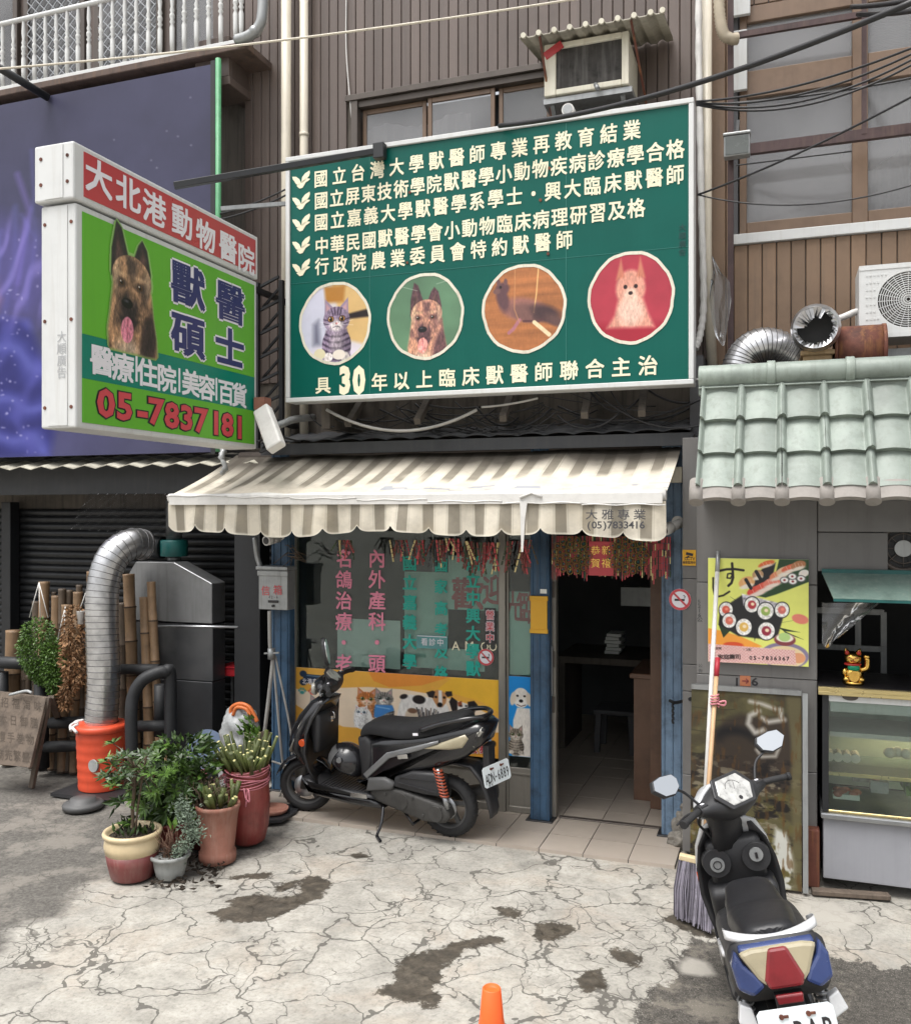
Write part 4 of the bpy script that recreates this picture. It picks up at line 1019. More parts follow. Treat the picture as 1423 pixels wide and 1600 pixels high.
# ------------------------------------------------------------------ projecting light-box sign at the left
XS_ = -3.78
pn, pf = PX(118, 222, XS_), PX(401, 368, XS_)
y0, y1 = pn.y, pf.y
zT, zB_ = PX(118, 222, XS_).z, PX(118, 668, XS_).z
zM0, zM1 = PX(118, 312, XS_).z, PX(118, 306, XS_).z
ps = thing('projecting_sign', V(XS_ - .13, (y0 + y1) / 2, zB_), 'red and green light box sign with alsatian photo and phone number projecting over the pavement', 'sign')
TK = .25
mb = MB()
mb.box(XS_ - TK, XS_, y0, y1, zB_, zM0 - .012)
mb.build('cabinet', M_['white'], ps, .012, 2)
mb = MB(); mb.box(XS_ - TK - .02, XS_ + .012, y0 - .03, y1, zM0, zT); mb.build('header_cabinet', M_['white'], ps, .012, 2)
mb = MB()
for z in (zB_ + .12, zB_ + .62, zM0 - .12, zM0 + .1, zT - .08):
    for x in (XS_ - TK + .03, XS_ - .03): mb.tube([(x, y0 - (.034 if z > zM0 else .004), z), (x, y0 + .01, z)], .011, 8)
mb.box(XS_ - TK + .06, XS_ - .06, y0 - .035, y0 - .029, zM0 + .012, zT - .012, 1); mb.box(XS_ - TK + .055, XS_ - .055, y0 - .006, y0 + .001, zB_ + .015, zM0 - .025, 1)
mb.build('screw', [M_['rust'], M_['white']], ps)
xf = XS_ + .002
def rect(mb, s0, s1, z0, z1, x, th=.003): mb.box(x - .001, x + th, s0, s1, z0, z1)
mb = MB(); rect(mb, y0 + .05, y1 - .04, zM0 + .035, zT - .035, XS_ + .013); mb.build('red_panel', M_['signred'], ps)
bz1, bz0 = PX(125, 520, XS_).z, PX(125, 590, XS_).z
mb = MB(); rect(mb, y0 + .05, y1 - .04, zB_ + .035, bz0, xf); rect(mb, y0 + .05, y1 - .04, bz1, zM0 - .05, xf); mb.build('green_panel', M_['limegreen'], ps)
mb = MB(); rect(mb, y0 + .05, y1 - .04, bz0 + .001, bz1 - .001, xf); mb.build('teal_band', M_['signteal'], ps)
AY = (0, 1, 0)
def sline(name, txt, a, b, sx, sy, m, bold, lift, base=.005):
    mb = MB(); put_line(mb, txt, PX(*a, XS_), PX(*b, XS_), AY, AZ, sx, sy, bold, lift); return mb.build(name, M_[m] if isinstance(m, str) else m, ps)
mb = MB(); hc = [(151, 279), (197, 303), (238, 327), (281, 347), (318, 369), (353, 387), (382, 406)]
for ch, (u, v) in zip('大北港動物醫院', hc): put_char(mb, ch, PX(u, v, XS_), AY, AZ, .235, .215, .03, .018)
mb.build('header_lettering', M_['whitevinyl'], ps)
for nm, m, bo, li in (('title_outline', 'whitevinyl', .085, .006), ('title_lettering', 'navy', .045, .009)):
    mb = MB()
    for ch, u, v in (('獸', 293, 447), ('醫', 359, 474), ('碩', 293, 525), ('士', 358, 544)): put_char(mb, ch, PX(u, v, XS_), AY, AZ, .38, .29, bo, li)
    mb.build(nm, M_[m], ps)
mb = MB()
for ch, u, v in zip('醫療住院美容百貨', (158, 191, 229, 260, 297, 322, 352, 373), (564, 574, 583, 592, 599, 606, 613, 618)): put_char(mb, ch, PX(u, v, XS_), AY, AZ, .205, .185, .035, .006)
for u, v in ((212, 576), (279, 594), (337, 608)):
    c = PX(u, v, XS_); mb.box(XS_ + .005, XS_ + .008, c.y - .008, c.y + .008, c.z - .08, c.z + .08)
mb.build('service_lettering', M_['whitevinyl'], ps)
for nm, m, bo, li in (('phone_outline', 'blackvinyl', .075, .006), ('phone_lettering', 'redvinyl', .035, .009)):
    mb = MB()
    for ch, u, v in zip('05-7837181', (164, 193, 221, 243, 267, 290, 313, 336, 354, 373), (629, 634, 644, 642, 648, 652, 656, 660, 663, 667)): put_char(mb, ch, PX(u, v, XS_), AY, AZ, .30 if ch != '-' else .32, .225, bo, li)
    mb.build(nm, M_[m], ps)
# alsatian photograph
a, b, c_ = PX(150, 345, XS_), PX(258, 345, XS_), PX(200, 552, XS_)
A = Art(.12, 1.58, 0, 2.1, 190, 260, (86, 140, 52)); draw_shepherd(A, .86, 2.02, 1.0, (178, 138, 104), (40, 34, 38), (226, 140, 160), 1.15)
glow = np.clip(A.cover, 0, 1); kk = glow.copy()
for _ in range(7): kk = np.maximum.reduce([kk, np.roll(kk, 1, 0), np.roll(kk, -1, 0), np.roll(kk, 1, 1), np.roll(kk, -1, 1)]) * .97
rim = np.clip(kk - glow, 0, 1); A.im = A.im * (1 - rim[..., None] * .55) + np.array((200, 230, 160)) * rim[..., None] * .55
A.al = (kk > .75) * 1.; A.al[-6:] = 0
yA, yB = PX(156, 400, XS_).y, PX(250, 400, XS_).y
za_, zb2 = PX(205, 350, XS_).z, bz0 + .06 + .13
A.sheet('dog_photo', VC_GLOSS, ps, V(XS_, yA - .05, za_ + .02), V(0, (yB - yA) + .1, 0), V(0, 0, -(za_ - bz1 + .10)), .0085)
mb = MB(); put_line(mb, '大順廣告', P(97, 526, y0 - .005), P(97, 582, y0 - .005), AX, AZ, .07, .07, .0, .004); mb.build('maker_mark', mat('grey print', (.36, .37, .38), .6), ps)
mb = MB()   # brackets back to the wall
for z in (zB_ + .25, zT - .35): mb.bar((XS_ - .12, y1 - .01, z), (XS_ - .12, 6.9, z), .04, .04)
mb.build('bracket', M_['black'], ps)
# stay bar between the two signs
mb = MB(); mb.bar(P(272, 290, 5.3), P(590, 236, 6.16), .045, .045); mb.box(*sorted((P(580, 238, 6.1).x, P(597, 238, 6.1).x)), 6.12, 6.187, P(588, 244, 6.1).z, P(588, 220, 6.1).z)
o = mb.build('stay_bar', M_['black'], None, .004, 1); tag(o, 'black steel bar running from projecting sign to top of green sign', 'metal bar')
mb = MB(); mb.bar(P(345, 326, 6.0), P(446, 318, 6.3), .03, .03); o = mb.build('stay_bar', M_['galv']); tag(o, 'short galvanised bar between the two signs at mid height', 'metal bar')

# ladder-like bracket frame behind the projecting sign
mb = MB(); x0, x1 = P(402, 550, 6.35).x, P(440, 550, 6.35).x; z0, z1 = P(420, 700, 6.35).z, P(420, 440, 6.35).z
for x in (x0, x1): mb.bar((x, 6.35, z0), (x, 6.35, z1), .035, .035)
n = 7
for i in range(n + 1): mb.bar((x0 + .02, 6.36, lerp(z0, z1, i / n) - .03), (x1 - .02, 6.34, lerp(z0, z1, i / n) + .03), .02, .02)
for i in range(n): mb.bar((x0 + .02, 6.40, lerp(z0, z1, i / n)), (x1 - .02, 6.42, lerp(z0, z1, (i + 1) / n)), .018, .018)
o = mb.build('lattice_mast', M_['black']); tag(o, 'sooty black lattice frame fixed between the two signs', 'metal frame')

# ------------------------------------------------------------------ purple billboard on the left
YB = 6.5
bx0, bx1, bz_0, bz_1 = -8.6, P(331, 300, YB).x, P(331, 706, YB).z, P(331, 100, YB).z
bb = thing('purple_billboard', V((bx0 + bx1) / 2, YB, bz_0), 'large purple billboard with flowing satin fabric and glitter print', 'billboard')
u0 = -70
A = Art(-120, 333, 100, 715, 300, 400, (66, 66, 88))
one = np.ones(A.X.shape)
g = np.clip((260 - A.X) / 330, 0, 1) * np.clip((A.Y - 120) / 480, 0, 1)
A.fill(g, (68, 66, 122), .7); A.tex(one, A.noise(120, 120, 4, 3), .12)
rg = random.Random(4)
for i in range(34):      # feather / plume strokes
    x = rg.uniform(-90, 60); y = rg.uniform(330, 450); l = rg.uniform(80, 200); A.fill(A.line([(x, y + 60), (x + l * .12, y - l * .4), (x + l * .1 * rg.uniform(-1, 2), y - l * .8)], rg.uniform(2, 8), 5), (128 + rg.randint(-20, 20), 118, 205), rg.uniform(.15, .4))
body = A.poly([(-120, 470), (-40, 450), (10, 470), (60, 480), (78, 540), (110, 600), (95, 715), (-120, 715)], 8); A.fill(body, (58, 60, 128), .95)
nz = A.noise(150, 110, 3, 9); f1 = np.sin((A.Y * .8 - A.X * .35 + 150 * nz) * .11); f2 = np.sin((A.Y * .35 + A.X * .9 + 190 * A.noise(170, 170, 3, 12)) * .09)
A.fill(body * np.clip(f1 * .8 + .1, 0, 1) ** 1.5, (104, 108, 184), .55); A.fill(body * np.clip(-f1, 0, 1), (34, 34, 84), .5); A.fill(body * np.clip(f2, 0, 1) ** 2, (84, 84, 160), .4)
up = A.poly([(-120, 230), (20, 300), (90, 340), (110, 430), (70, 480), (-120, 470)], 25); f3 = np.sin((A.X * .9 + A.Y * .3 + 120 * A.noise(90, 200, 3, 19)) * .16)
A.fill(up, (92, 84, 158), .45); A.fill(up * np.clip(f3, 0, 1) ** 2, (142, 130, 206), .45)
A.fill(A.poly([(-120, 400), (-20, 410), (14, 440), (0, 480), (-120, 470)], 10), (150, 108, 138), .6)
for i in range(360):
    x, y = rg.gauss(10, 70), rg.gauss(620, 60) if i % 2 else rg.gauss(450, 60); A.fill(A.ell(x, y, rg.uniform(.7, 1.8), rg.uniform(.7, 1.8)), (190, 184, 220), rg.uniform(.3, .8)) if i % 3 == 0 and x < 110 else None
for i in range(16): A.fill(A.ell(rg.uniform(120, 325), rg.uniform(140, 420), .8, .8), (170, 170, 185), .7)
A.fill(A.ell(-60, 420, 60, 60, 0, 20), (140, 90, 120), .5)
A.sheet('print', vcol_mat('billboard vinyl', .4, .25), bb, V(P(-120, 300, YB).x, YB, bz_1), V(bx1 - P(-120, 300, YB).x, 0, 0), V(0, 0, bz_0 - bz_1), .002)
mb = MB(); mb.box(bx0, bx1, YB, YB + .05, bz_0, bz_1); mb.build('board', mat('plain purple board', (.10, .10, .2), .35), bb)
mb = MB(); mb.box(bx1 + .001, bx1 + .045, YB - .02, YB + .06, bz_0 - .02, bz_1 + .02); mb.build('edge_post', M_['black'], bb)
mb = MB(); mb.tube([(bx1 + .07, YB - .01, bz_0), (bx1 + .07, YB - .01, bz_1 + .03)], .024, 10); mb.build('green_tube', mat('worn green tube', (.08, .28, .13), .5, 0, .3, 8), bb)
mb = MB(); mb.tube([P(-10, 100, 6.0), P(75, 152, 6.48)], .035, 10); o = mb.build('stay_pipe', M_['black']); tag(o, 'thick black pipe bracing the purple billboard at upper left', 'pipe')
mb = MB()
rgm = random.Random(8)
for i in range(14):
    x = rgm.uniform(-8, -4.2); mb.tube(sag((x, 6.7, 2.86 + rgm.uniform(-.03, .06)), (x + rgm.uniform(.8, 2), 6.65, 2.88 + rgm.uniform(-.03, .06)), rgm.uniform(.02, .07), 8), .006, 5)
o = mb.build('wire_tangle', M_['cable'], None); tag(o, 'tangle of thin black wires between purple billboard and corrugated roof', 'wires', None, 'stuff')

# ------------------------------------------------------------------ striped retractable awning
ax0, ax1 = P(370, 735, 6.62).x, P(1066, 690, 6.62).x
fx_0, fx_1 = P(266, 775, 5.68).x, P(1041, 775, 5.68).x
zb0, zf_ = P(1066, 694, 6.62).z, P(1041, 775, 5.68).z
awn = thing('striped_awning', V((ax0 + ax1) / 2, 6.6, zf_), 'cream and taupe striped fabric awning, faded and torn, over the shop front', 'awning')
def stripe(x, t=0, seed=0):
    p = (x / .178) % 1
    cr, ta, li = (.60, .555, .465), (.25, .225, .18), (.47, .435, .36)
    return ta if .36 < p < .78 else (li if .80 < p < .85 or .29 < p < .33 else cr)
def canvas(name, fn, nu, nv, parent, skip=None):
    vs = []; cs = []
    for j in range(nv):
        for i in range(nu): v_, c_ = fn(i / (nu - 1), j / (nv - 1)); vs.append(v_); cs.append(c_)
    fs = [(j * nu + i, (j + 1) * nu + i, (j + 1) * nu + i + 1, j * nu + i + 1) for j in range(nv - 1) for i in range(nu - 1) if not (skip and skip((i + .5) / (nu - 1), (j + .5) / (nv - 1)))]
    mb = MB(); mb.add(vs, fs, 0, True); o = mb.build(name, M_['awning'], parent)
    ca = o.data.color_attributes.new('Col', 'FLOAT_COLOR', 'POINT')
    ca.data.foreach_set('color', np.array([(*c, 1) for c in cs], np.float32).ravel()); return o
pn2 = np.random.RandomState(5).rand(40, 40)
def vn(x, y):
    ix, iy = int(x) % 38, int(y) % 38; tx, ty = x - int(x), y - int(y); tx = tx * tx * (3 - 2 * tx); ty = ty * ty * (3 - 2 * ty)
    return lerp(lerp(pn2[iy, ix], pn2[iy, ix + 1], tx), lerp(pn2[iy + 1, ix], pn2[iy + 1, ix + 1], tx), ty)
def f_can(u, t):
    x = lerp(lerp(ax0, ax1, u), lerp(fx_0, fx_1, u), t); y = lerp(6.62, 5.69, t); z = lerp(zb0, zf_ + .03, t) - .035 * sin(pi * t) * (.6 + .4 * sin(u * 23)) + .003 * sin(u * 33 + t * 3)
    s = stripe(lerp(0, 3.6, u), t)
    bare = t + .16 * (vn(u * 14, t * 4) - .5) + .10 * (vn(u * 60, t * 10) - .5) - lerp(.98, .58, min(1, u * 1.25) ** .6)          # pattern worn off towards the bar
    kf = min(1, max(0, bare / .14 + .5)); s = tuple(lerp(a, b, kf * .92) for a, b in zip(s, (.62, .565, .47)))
    soot_shade = min(1., max(0, (.56 - t) / .42) * (.55 + .8 * vn(u * 26, t * 1.2 + 9))); s = tuple(c * (1 - .0 * soot_shade) for c in s)  # soot towards the top, with the shade of lip and sign painted in
    s = tuple(lerp(c, d, min(.93, soot_shade * 1.15)) for c, d in zip(s, (.06, .052, .043)))
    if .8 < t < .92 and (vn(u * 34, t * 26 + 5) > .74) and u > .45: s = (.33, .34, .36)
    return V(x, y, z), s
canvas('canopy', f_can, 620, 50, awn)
nsc = 14; zv1 = zf_ - .03
rsc = random.Random(2); tails = [rsc.uniform(.8, 1.25) for _ in range(nsc + 1)]
def f_val(u, t):
    x = lerp(fx_0, fx_1, u); p = u * nsc; q_ = p % 1
    zlow = zf_ - .252 + .042 * abs(2 * q_ - 1) ** 5. * tails[int(p)] + .016 * sin(u * 17) * (1) - .012 * sin(u * 8)
    z = lerp(zv1, zlow, t); y = 5.655 + .022 * sin(u * 70) * t + .018 * sin(u * 31 + 1) * t - .01 * t
    s = stripe(lerp(0, 3.6, u), 0)
    if t > .95: s = (.7, .66, .56)
    d = .25 * max(0, vn(u * 30, t * 2 + 3) - .45) * 2
    s = tuple(lerp(c, e, d) for c, e in zip(s, (.36, .30, .2)))
    return V(x, y, z), s
va = canvas('valance', f_val, 560, 14, awn)
mb = MB(); ch_ = '大雅專業帆布'
for i, ch in enumerate('大雅專業'): put_char(mb, ch, P(924 + i * 25, 804, 5.6), AX, AZ, .078, .068, .012, .0)
put_line(mb, '(05)7833416', P(920, 820, 5.6), P(1003, 820, 5.6), AX, AZ, .07, .062, .02, .0); mb.build('lettering', mat('faded black print', (.05, .05, .055), .7), va)
mb = MB(); mb.tube([V(lerp(fx_0, fx_1, i / 30), 5.675, zf_ + .004 + .004 * sin(i * 1.3)) for i in range(31)], [.034 + .003 * sin(i * 2.1) for i in range(31)], 12); mb.box(fx_0 + .02, fx_1 - .02, 5.638, 5.648, zf_ - .045, zf_ + .02)
mb.build('front_bar', M_['whitewrap'], awn)
mb = MB()
for i in range(7): mb.tube([V(lerp(fx_0, fx_1, (i + k_ / 12.) / 7), 5.64 - .003, zf_ + .02 - .012 * i + .004 * sin(k_ + i)) for k_ in range(13)], .004, 5)
mb.tube([P(812, 778, 5.63), P(830, 770, 5.63), P(846, 776, 5.63)], .008, 6); mb.prism([(0, 0), (.05, -.01), (.035, -.12), (.022, -.33), (.01, -.33), (.005, -.1)], P(812, 782, 5.636), V(1, 0, 0), V(0, 0, 1), .004)
mb.build('binding_strip', M_['whitewrap'], awn)
mb = MB(); mb.tube([(ax0 + .05, 6.6, zb0 - .02), (ax1 - .05, 6.6, zb0 - .02)], .04, 12); mb.build('roller', M_['darkalu'], awn)
for x0_, x1_ in ((ax0 + .25, fx_0 + .35), (ax1 - .25, fx_1 - .35)):
    mb = MB(); mb.bar((x0_, 6.58, zb0 - .12), (lerp(x0_, x1_, .5) + .2, 6.15, zf_ + .07), .03, .05); mb.bar((lerp(x0_, x1_, .5) + .2, 6.15, zf_ + .07), (x1_, 5.7, zf_ - .01), .03, .04); mb.build('folding_arm', M_['white'], awn)
# ------------------------------------------------------------------ things fixed to the upper walls
def pipe_thing(name, pts, r, m, label, cat, n=12, group=None, rings=()):
    mb = MB(); mb.tube(pts, r, n)
    for z in rings: mb.tube([(pts[0][0], pts[0][1], z), (pts[0][0], pts[0][1], z + .03)], (r if not hasattr(r, '__len__') else r[0]) * 1.12, n)
    o = mb.build(name, M_[m]); tag(o, label, cat, group); return o
q0, q1 = P(447, 100, 6.82), P(475, 100, 6.85)
pipe_thing('drain_pipe', [(q0.x, 6.82, 2.9), (q0.x, 6.82, 7.3)], .042, 'cream', 'thick cream drainpipe at the left edge of the green sign', 'pipe', 14)
pipe_thing('drain_pipe', [(q1.x, 6.85, 2.9), (q1.x, 6.85, 7.3)], .036, 'cream', 'thinner cream drainpipe with a clamp, right of the thick one', 'pipe', 14, rings=(P(475, 213, 6.85).z,))
qa, qb = P(1093, 200, 6.75), P(1105, 200, 6.8)
wrap = spline([P(1091, -60, 6.72), P(1092, 120, 6.72), P(1096, 340, 6.72), P(1099, 470, 6.72), P(1094, 520, 6.7), P(1086, 545, 6.66)], 10)
pipe_thing('wrapped_tube', wrap, [.024 + .003 * ((i * 7) % 3 - 1) for i in range(len(wrap))], 'whitewrap', 'white tape wrapped refrigerant tube running down beside the green sign', 'pipe', 10)
pipe_thing('drain_pipe', [P(1104, -60, 6.8), P(1104, 400, 6.8), P(1114, 600, 6.8)], .036, 'cream', 'cream drainpipe between the green sign and the right building', 'pipe', 12)
hs = spline([P(1122, -40, 6.6), P(1124, 20, 6.6), P(1130, 52, 6.6), P(1142, 60, 6.6), P(1152, 60, 6.62)], 14)
mb = MB(); mb.tube(hs, [.036 + (.005 if i % 2 else -.003) for i in range(len(hs))], 14); o = mb.build('corrugated_hose', mat('beige corrugated hose', (.42, .36, .27), .6, 0, .2, 8)); tag(o, 'beige corrugated hose elbow beside the right hand window', 'hose')
el = spline([P(412, -40, 6.5), P(410, 20, 6.5), P(404, 42, 6.5), P(388, 56, 6.5), P(370, 62, 6.52)], 10)
o = pipe_thing('drain_elbow', el, [.05 if 22 < i < 26 else .044 for i in range(len(el))], 'galv', 'grey drain elbow curving into the end of the balcony rail', 'pipe', 14)
mb = MB(); a, b = P(1145, 50, 6.88), P(1167, 140, 6.88); mb.box(a.x, b.x, 6.86, 6.895, b.z, a.z); a, b = P(1140, -30, 6.88), P(1172, 22, 6.88); mb.box(a.x, b.x, 6.86, 6.895, b.z, a.z)
o = mb.build('white_board', M_['white'], None, .004, 1); tag(o, 'white boards covering the left side of the right hand window', 'board')
mb = MB(); mb.tube(spline([P(541, -20, 6.91), P(541, 80, 6.91), P(548, 170, 6.91), P(553, 230, 6.91)], 6), .006, 6); o = mb.build('wall_wire', M_['whitewrap']); tag(o, 'thin white wire running down the ribbed wall left of the window', 'wire')

# window air conditioner with its own rain hood
YA = 6.45
a0, a1 = P(850, 150, YA), P(982, 50, YA)
za, zb_ = P(852, 150, YA).z, P(852, 76, YA).z
ac = thing('window_air_conditioner', V((a0.x + a1.x) / 2, YW, za), 'rusty ivory window air conditioner under a small corrugated hood', 'air conditioner')
mb = MB(); x0, x1 = a0.x, a1.x
f = .085
mb.box(x0, x0 + f, YA, YA + .06, za, zb_ + .03); mb.box(x1 - .05, x1, YA, YA + .06, za, zb_ + .03); mb.box(x0 + f + .001, x1 - .051, YA, YA + .06, zb_ - .01, zb_ + .03); mb.box(x0 + f + .001, x1 - .051, YA, YA + .06, za, za + .04)
mb.box(x0 + .01, x1 - .01, YA + .061, YW, za + .01, zb_ + .02); mb.build('casing', M_['ivory'], ac, .006, 2)
mb = MB(); mb.box(x0 + f, x1 - .05, YA + .03, YA + .05, za + .04, zb_ - .01)
n = 46
for i in range(n): z = lerp(za + .045, zb_ - .015, i / (n - 1)); mb.box(x0 + f + .001, x1 - .051, YA + .022, YA + .029, z, z + .004)
mb.build('condenser_grille', mat('dirty fin grille', (.075, .07, .065), .7, .3, .5, 14, 0, 60, .7, (.24, .23, .22)), ac)
mb = MB(); mb.box(x0 - .01, x1 + .02, YA + .02, YW, za - .05, za - .012); mb.bar((x0 + .05, YA + .05, za - .05), (x0 + .05, YW - .02, za - .42), .03, .03); mb.bar((x1 - .05, YA + .05, za - .05), (x1 - .05, YW - .02, za - .42), .03, .03)
mb.tube([(lerp(x0, x1, .62), YA - .02, za + .02), (lerp(x0, x1, .66), YA - .05, za - .03)], .016, 8); mb.build('shelf_bracket', M_['galv'], ac)
mb = MB()
hd0, hd1 = P(812, 60, 6.3), P(1036, 20, 6.3); zh = P(812, 58, 6.3).z
xs = np.linspace(hd0.x, hd1.x, 180); nw = 9
def hz(i): return .018 * max(-.25, sin(i / 179 * nw * 2 * pi))
r0 = [V(x, 6.3, zh + hz(i)) for i, x in enumerate(xs)]; r1 = [V(x, YW - .03, zh + .12 + hz(i)) for i, x in enumerate(xs)]
mb.loft([[p - V(0, 0, .012) for p in r1], [p - V(0, 0, .012) for p in r0], r0, r1], closed=False)
hood = mb.build('rain_hood', mat('yellowed hood with painted shade', (.27, .25, .20), .6, 0, .3, 6, .1, 40, .5, (.16, .13, .09)), ac)  # hood colour darkened to carry the shade of its underside
mb = MB()
for k_ in range(nw + 1):
    x = lerp(hd0.x, hd1.x, min(.995, (k_ + .25) / nw)); mb.tube([(x, 6.285, zh + .006), (x, 6.31, zh + .008)], .019, 10)
mb.build('hood_edge', M_['ivory'], hood)
mb = MB(); mb.bar((hd0.x + .14, 6.32, zh), (x0 + .03, YA + .12, za - .12), .014, .014); mb.bar((lerp(hd0.x, hd1.x, .78), 6.32, zh), (x1 + .12, YW - .04, za - .3), .014, .014); mb.build('stay_rod', M_['rust'], ac)
mb = MB(); c0, c1 = P(851, 88, YA - .006), P(878, 68, YA - .006); mb.bar(c0, c1, .012, .055, up=(0, 0, 1)); mb.build('warning_tape', M_['signred'], ac)

# split condenser above the stall
YC = 6.35
c0, c1 = P(1342, 515, YC), P(1342, 425, YC); xw = 1.0
sc = thing('condenser_unit', V(c0.x + .4, YC, c0.z), 'white outdoor condenser with round fan grille on the stall roof', 'air conditioner')
x0, x1, z0, z1 = c0.x, c0.x + .86, P(1342, 522, YC).z, P(1345, 423, YC).z
cx_, cz_ = P(1419, 466, YC).x, (z0 + z1) / 2 - .0; R_ = (z1 - z0) * .44
mb = MB(); n = 40; vs = []; vsb = []
for i in range(n):
    t = 2 * pi * i / n; vs.append(V(cx_ + R_ * cos(t), YC, cz_ + R_ * sin(t)))
sq = []
for i in range(n):
    t = 2 * pi * i / n; c_, s_ = cos(t), sin(t); k_ = min((x1 - cx_ if c_ > 0 else cx_ - x0) / max(1e-6, abs(c_)), (z1 - cz_ if s_ > 0 else cz_ - z0) / max(1e-6, abs(s_))); sq.append(V(cx_ + c_ * k_, YC, cz_ + s_ * k_))
mb.add(vs + sq + [p + V(0, .05, 0) for p in vs], [(i, (i + 1) % n, n + (i + 1) % n, n + i) for i in range(n)] + [(i, 2 * n + i, 2 * n + (i + 1) % n, (i + 1) % n) for i in range(n)])
mb.box(x0, x0 + .012, YC + .001, YC + .32, z0, z1); mb.box(x1 - .012, x1, YC + .001, YC + .32, z0, z1); mb.box(x0, x1, YC - .004, YC + .33, z1, z1 + .03); mb.box(x0, x1, YC - .004, YC + .32, z0 - .03, z0)
for i in range(6):
    for j in range(8):
        px, pz = x0 + .04 + i * .022, z0 + .04 + j * (z1 - z0 - .08) / 7
        if hypot_ := ((px - cx_) ** 2 + (pz - cz_) ** 2) ** .5 > R_ + .02: mb.box(px, px + .01, YC - .004, YC, pz, pz + .01)
mb.build('casing', M_['white'], sc)
mb = MB(); mb.box(x0 + .02, x1 - .02, YC + .12, YC + .14, z0 + .02, z1 - .02)
for k_ in range(3):
    t = 2 * pi * k_ / 3 + .4; pts = [V(cx_ + R_ * .2 * cos(t), YC + .08, cz_ + R_ * .2 * sin(t)), V(cx_ + R_ * .85 * cos(t - .3), YC + .06, cz_ + R_ * .85 * sin(t - .3)), V(cx_ + R_ * .88 * cos(t + .6), YC + .1, cz_ + R_ * .88 * sin(t + .6)), V(cx_ + R_ * .22 * cos(t + .9), YC + .11, cz_ + R_ * .22 * sin(t + .9))]
    mb.add(pts, [(0, 1, 2, 3)])
mb.build('fan', M_['darkalu'], sc)
mb = MB()
for k_ in range(1, 14): mb.tube([V(cx_ + R_ * k_ / 13 * cos(t / 40 * 2 * pi), YC + .004, cz_ + R_ * k_ / 13 * sin(t / 40 * 2 * pi)) for t in range(40)], .003, 4, closed=True)
for k_ in range(24): t = 2 * pi * k_ / 24; mb.bar((cx_ + .02 * cos(t), YC + .006, cz_ + .02 * sin(t)), (cx_ + R_ * cos(t), YC + .006, cz_ + R_ * sin(t)), .004)
mb.build('fan_grille', M_['white'], sc)
mb = MB(); mb.tube(spline([P(1309, 498, 6.5), P(1320, 494, 6.5), P(1340, 486, 6.52), P(1360, 484, 6.6)], 6), .022, 8); o = mb.build('wrapped_tube', M_['whitewrap']); tag(o, 'short white wrapped tube between the open duct end and the condenser', 'pipe')

# exhaust duct, open duct end and rusty blower on the stall roof
def duct(pts, r, name, m='foil', n=26, rib=.012, amp=.05):
    L = sum((Vector(pts[i + 1]) - Vector(pts[i])).length for i in range(len(pts) - 1)); mb = MB()
    # even resample
    k = int(L / rib * 2); out = []; seg = 0; acc = 0; P_ = [Vector(p) for p in pts]
    cum = [0]
    for i in range(len(P_) - 1): cum.append(cum[-1] + (P_[i + 1] - P_[i]).length)
    for i in range(k + 1):
        s_ = L * i / k
        while seg < len(P_) - 2 and cum[seg + 1] < s_: seg += 1
        out.append(P_[seg].lerp(P_[seg + 1], (s_ - cum[seg]) / max(1e-9, cum[seg + 1] - cum[seg])))
    mb.tube(out, [r * (1 + (amp if i % 2 else 0) + .012 * sin(i * .37)) for i in range(k + 1)], n, caps=False)
    for i in range(1, k, 2):
        t_ = (out[i + 1] - out[i - 1]).normalized(); a_ = t_.cross(V(0, 1, .05)).normalized(); b_ = t_.cross(a_); rr = r * (1 + amp + .012 * sin(i * .37)) + .0005; mb.tube([out[i] + (a_ * cos(q) + b_ * sin(q)) * rr + t_ * .012 * sin(q) for q in [2 * pi * j / n for j in range(n)]], .0028, 4, closed=True, mi=1)
    return mb
YD = 6.45
dp = spline([P(1152, 640, YD), P(1154, 590, YD), P(1164, 558, YD), P(1184, 543, YD), P(1206, 542, YD + .02), P(1226, 552, YD + .05), P(1246, 562, YD + .06)], 10)
o = duct(dp, .122, 'x', rib=.024, amp=.03).build('flexible_duct', [M_['foil'], M_['ductwire']]); tag(o, 'silver flexible exhaust duct bent over the green tiled stall roof', 'duct')
YO = 6.1
oc = P(1274, 512, YO); on = thing('open_duct_end', oc, 'open round duct mouth with torn foil collar on a rusty stand', 'duct')
d_ = V(-.05, -1, -.12).normalized()
mb = MB(); prof = [(.132, -.02), (.145, .0), (.15, .03), (.14, .12), (.14, .3)]
mb.tube([oc + d_ * t for t in (.06, .03, 0, -.12, -.3)], [.125, .14, .148, .14, .14], 28, caps=False)
rgx = random.Random(5)
for i in range(30):
    t = 2 * pi * i / 30; a = V(cos(t), -.0, sin(t)); l = .055 + .028 * rgx.random() if .15 < i / 30 < .5 else .022 + .012 * rgx.random()
    t2 = t + 2 * pi / 30; b = V(cos(t2), 0, sin(t2)); o_ = oc + d_ * .062
    mb.add([o_ + a * .13, o_ + b * .13, o_ + b * (.13 - l) + d_ * (-.03 * rgx.random()), o_ + a * (.13 - l) + d_ * (.02 * rgx.random())], [(0, 1, 2, 3)])
mb.build('foil_collar', M_['foil'], on)
mb = MB(); mb.tube([oc + d_ * -.1, oc + d_ * -.29], .13, 24); mb.build('duct_inside', M_['black'], on)
mb = MB(); b = P(1276, 560, YO + .15); mb.box(b.x - .085, b.x + .085, YO + .05, YO + .25, P(1276, 596, YO).z - .2, P(1276, 548, YO + .1).z); mb.box(b.x - .1, b.x + .1, YO + .03, YO + .27, P(1276, 553, YO).z, P(1276, 545, YO).z); mb.build('stand', M_['rustpale'], on, .006, 1)
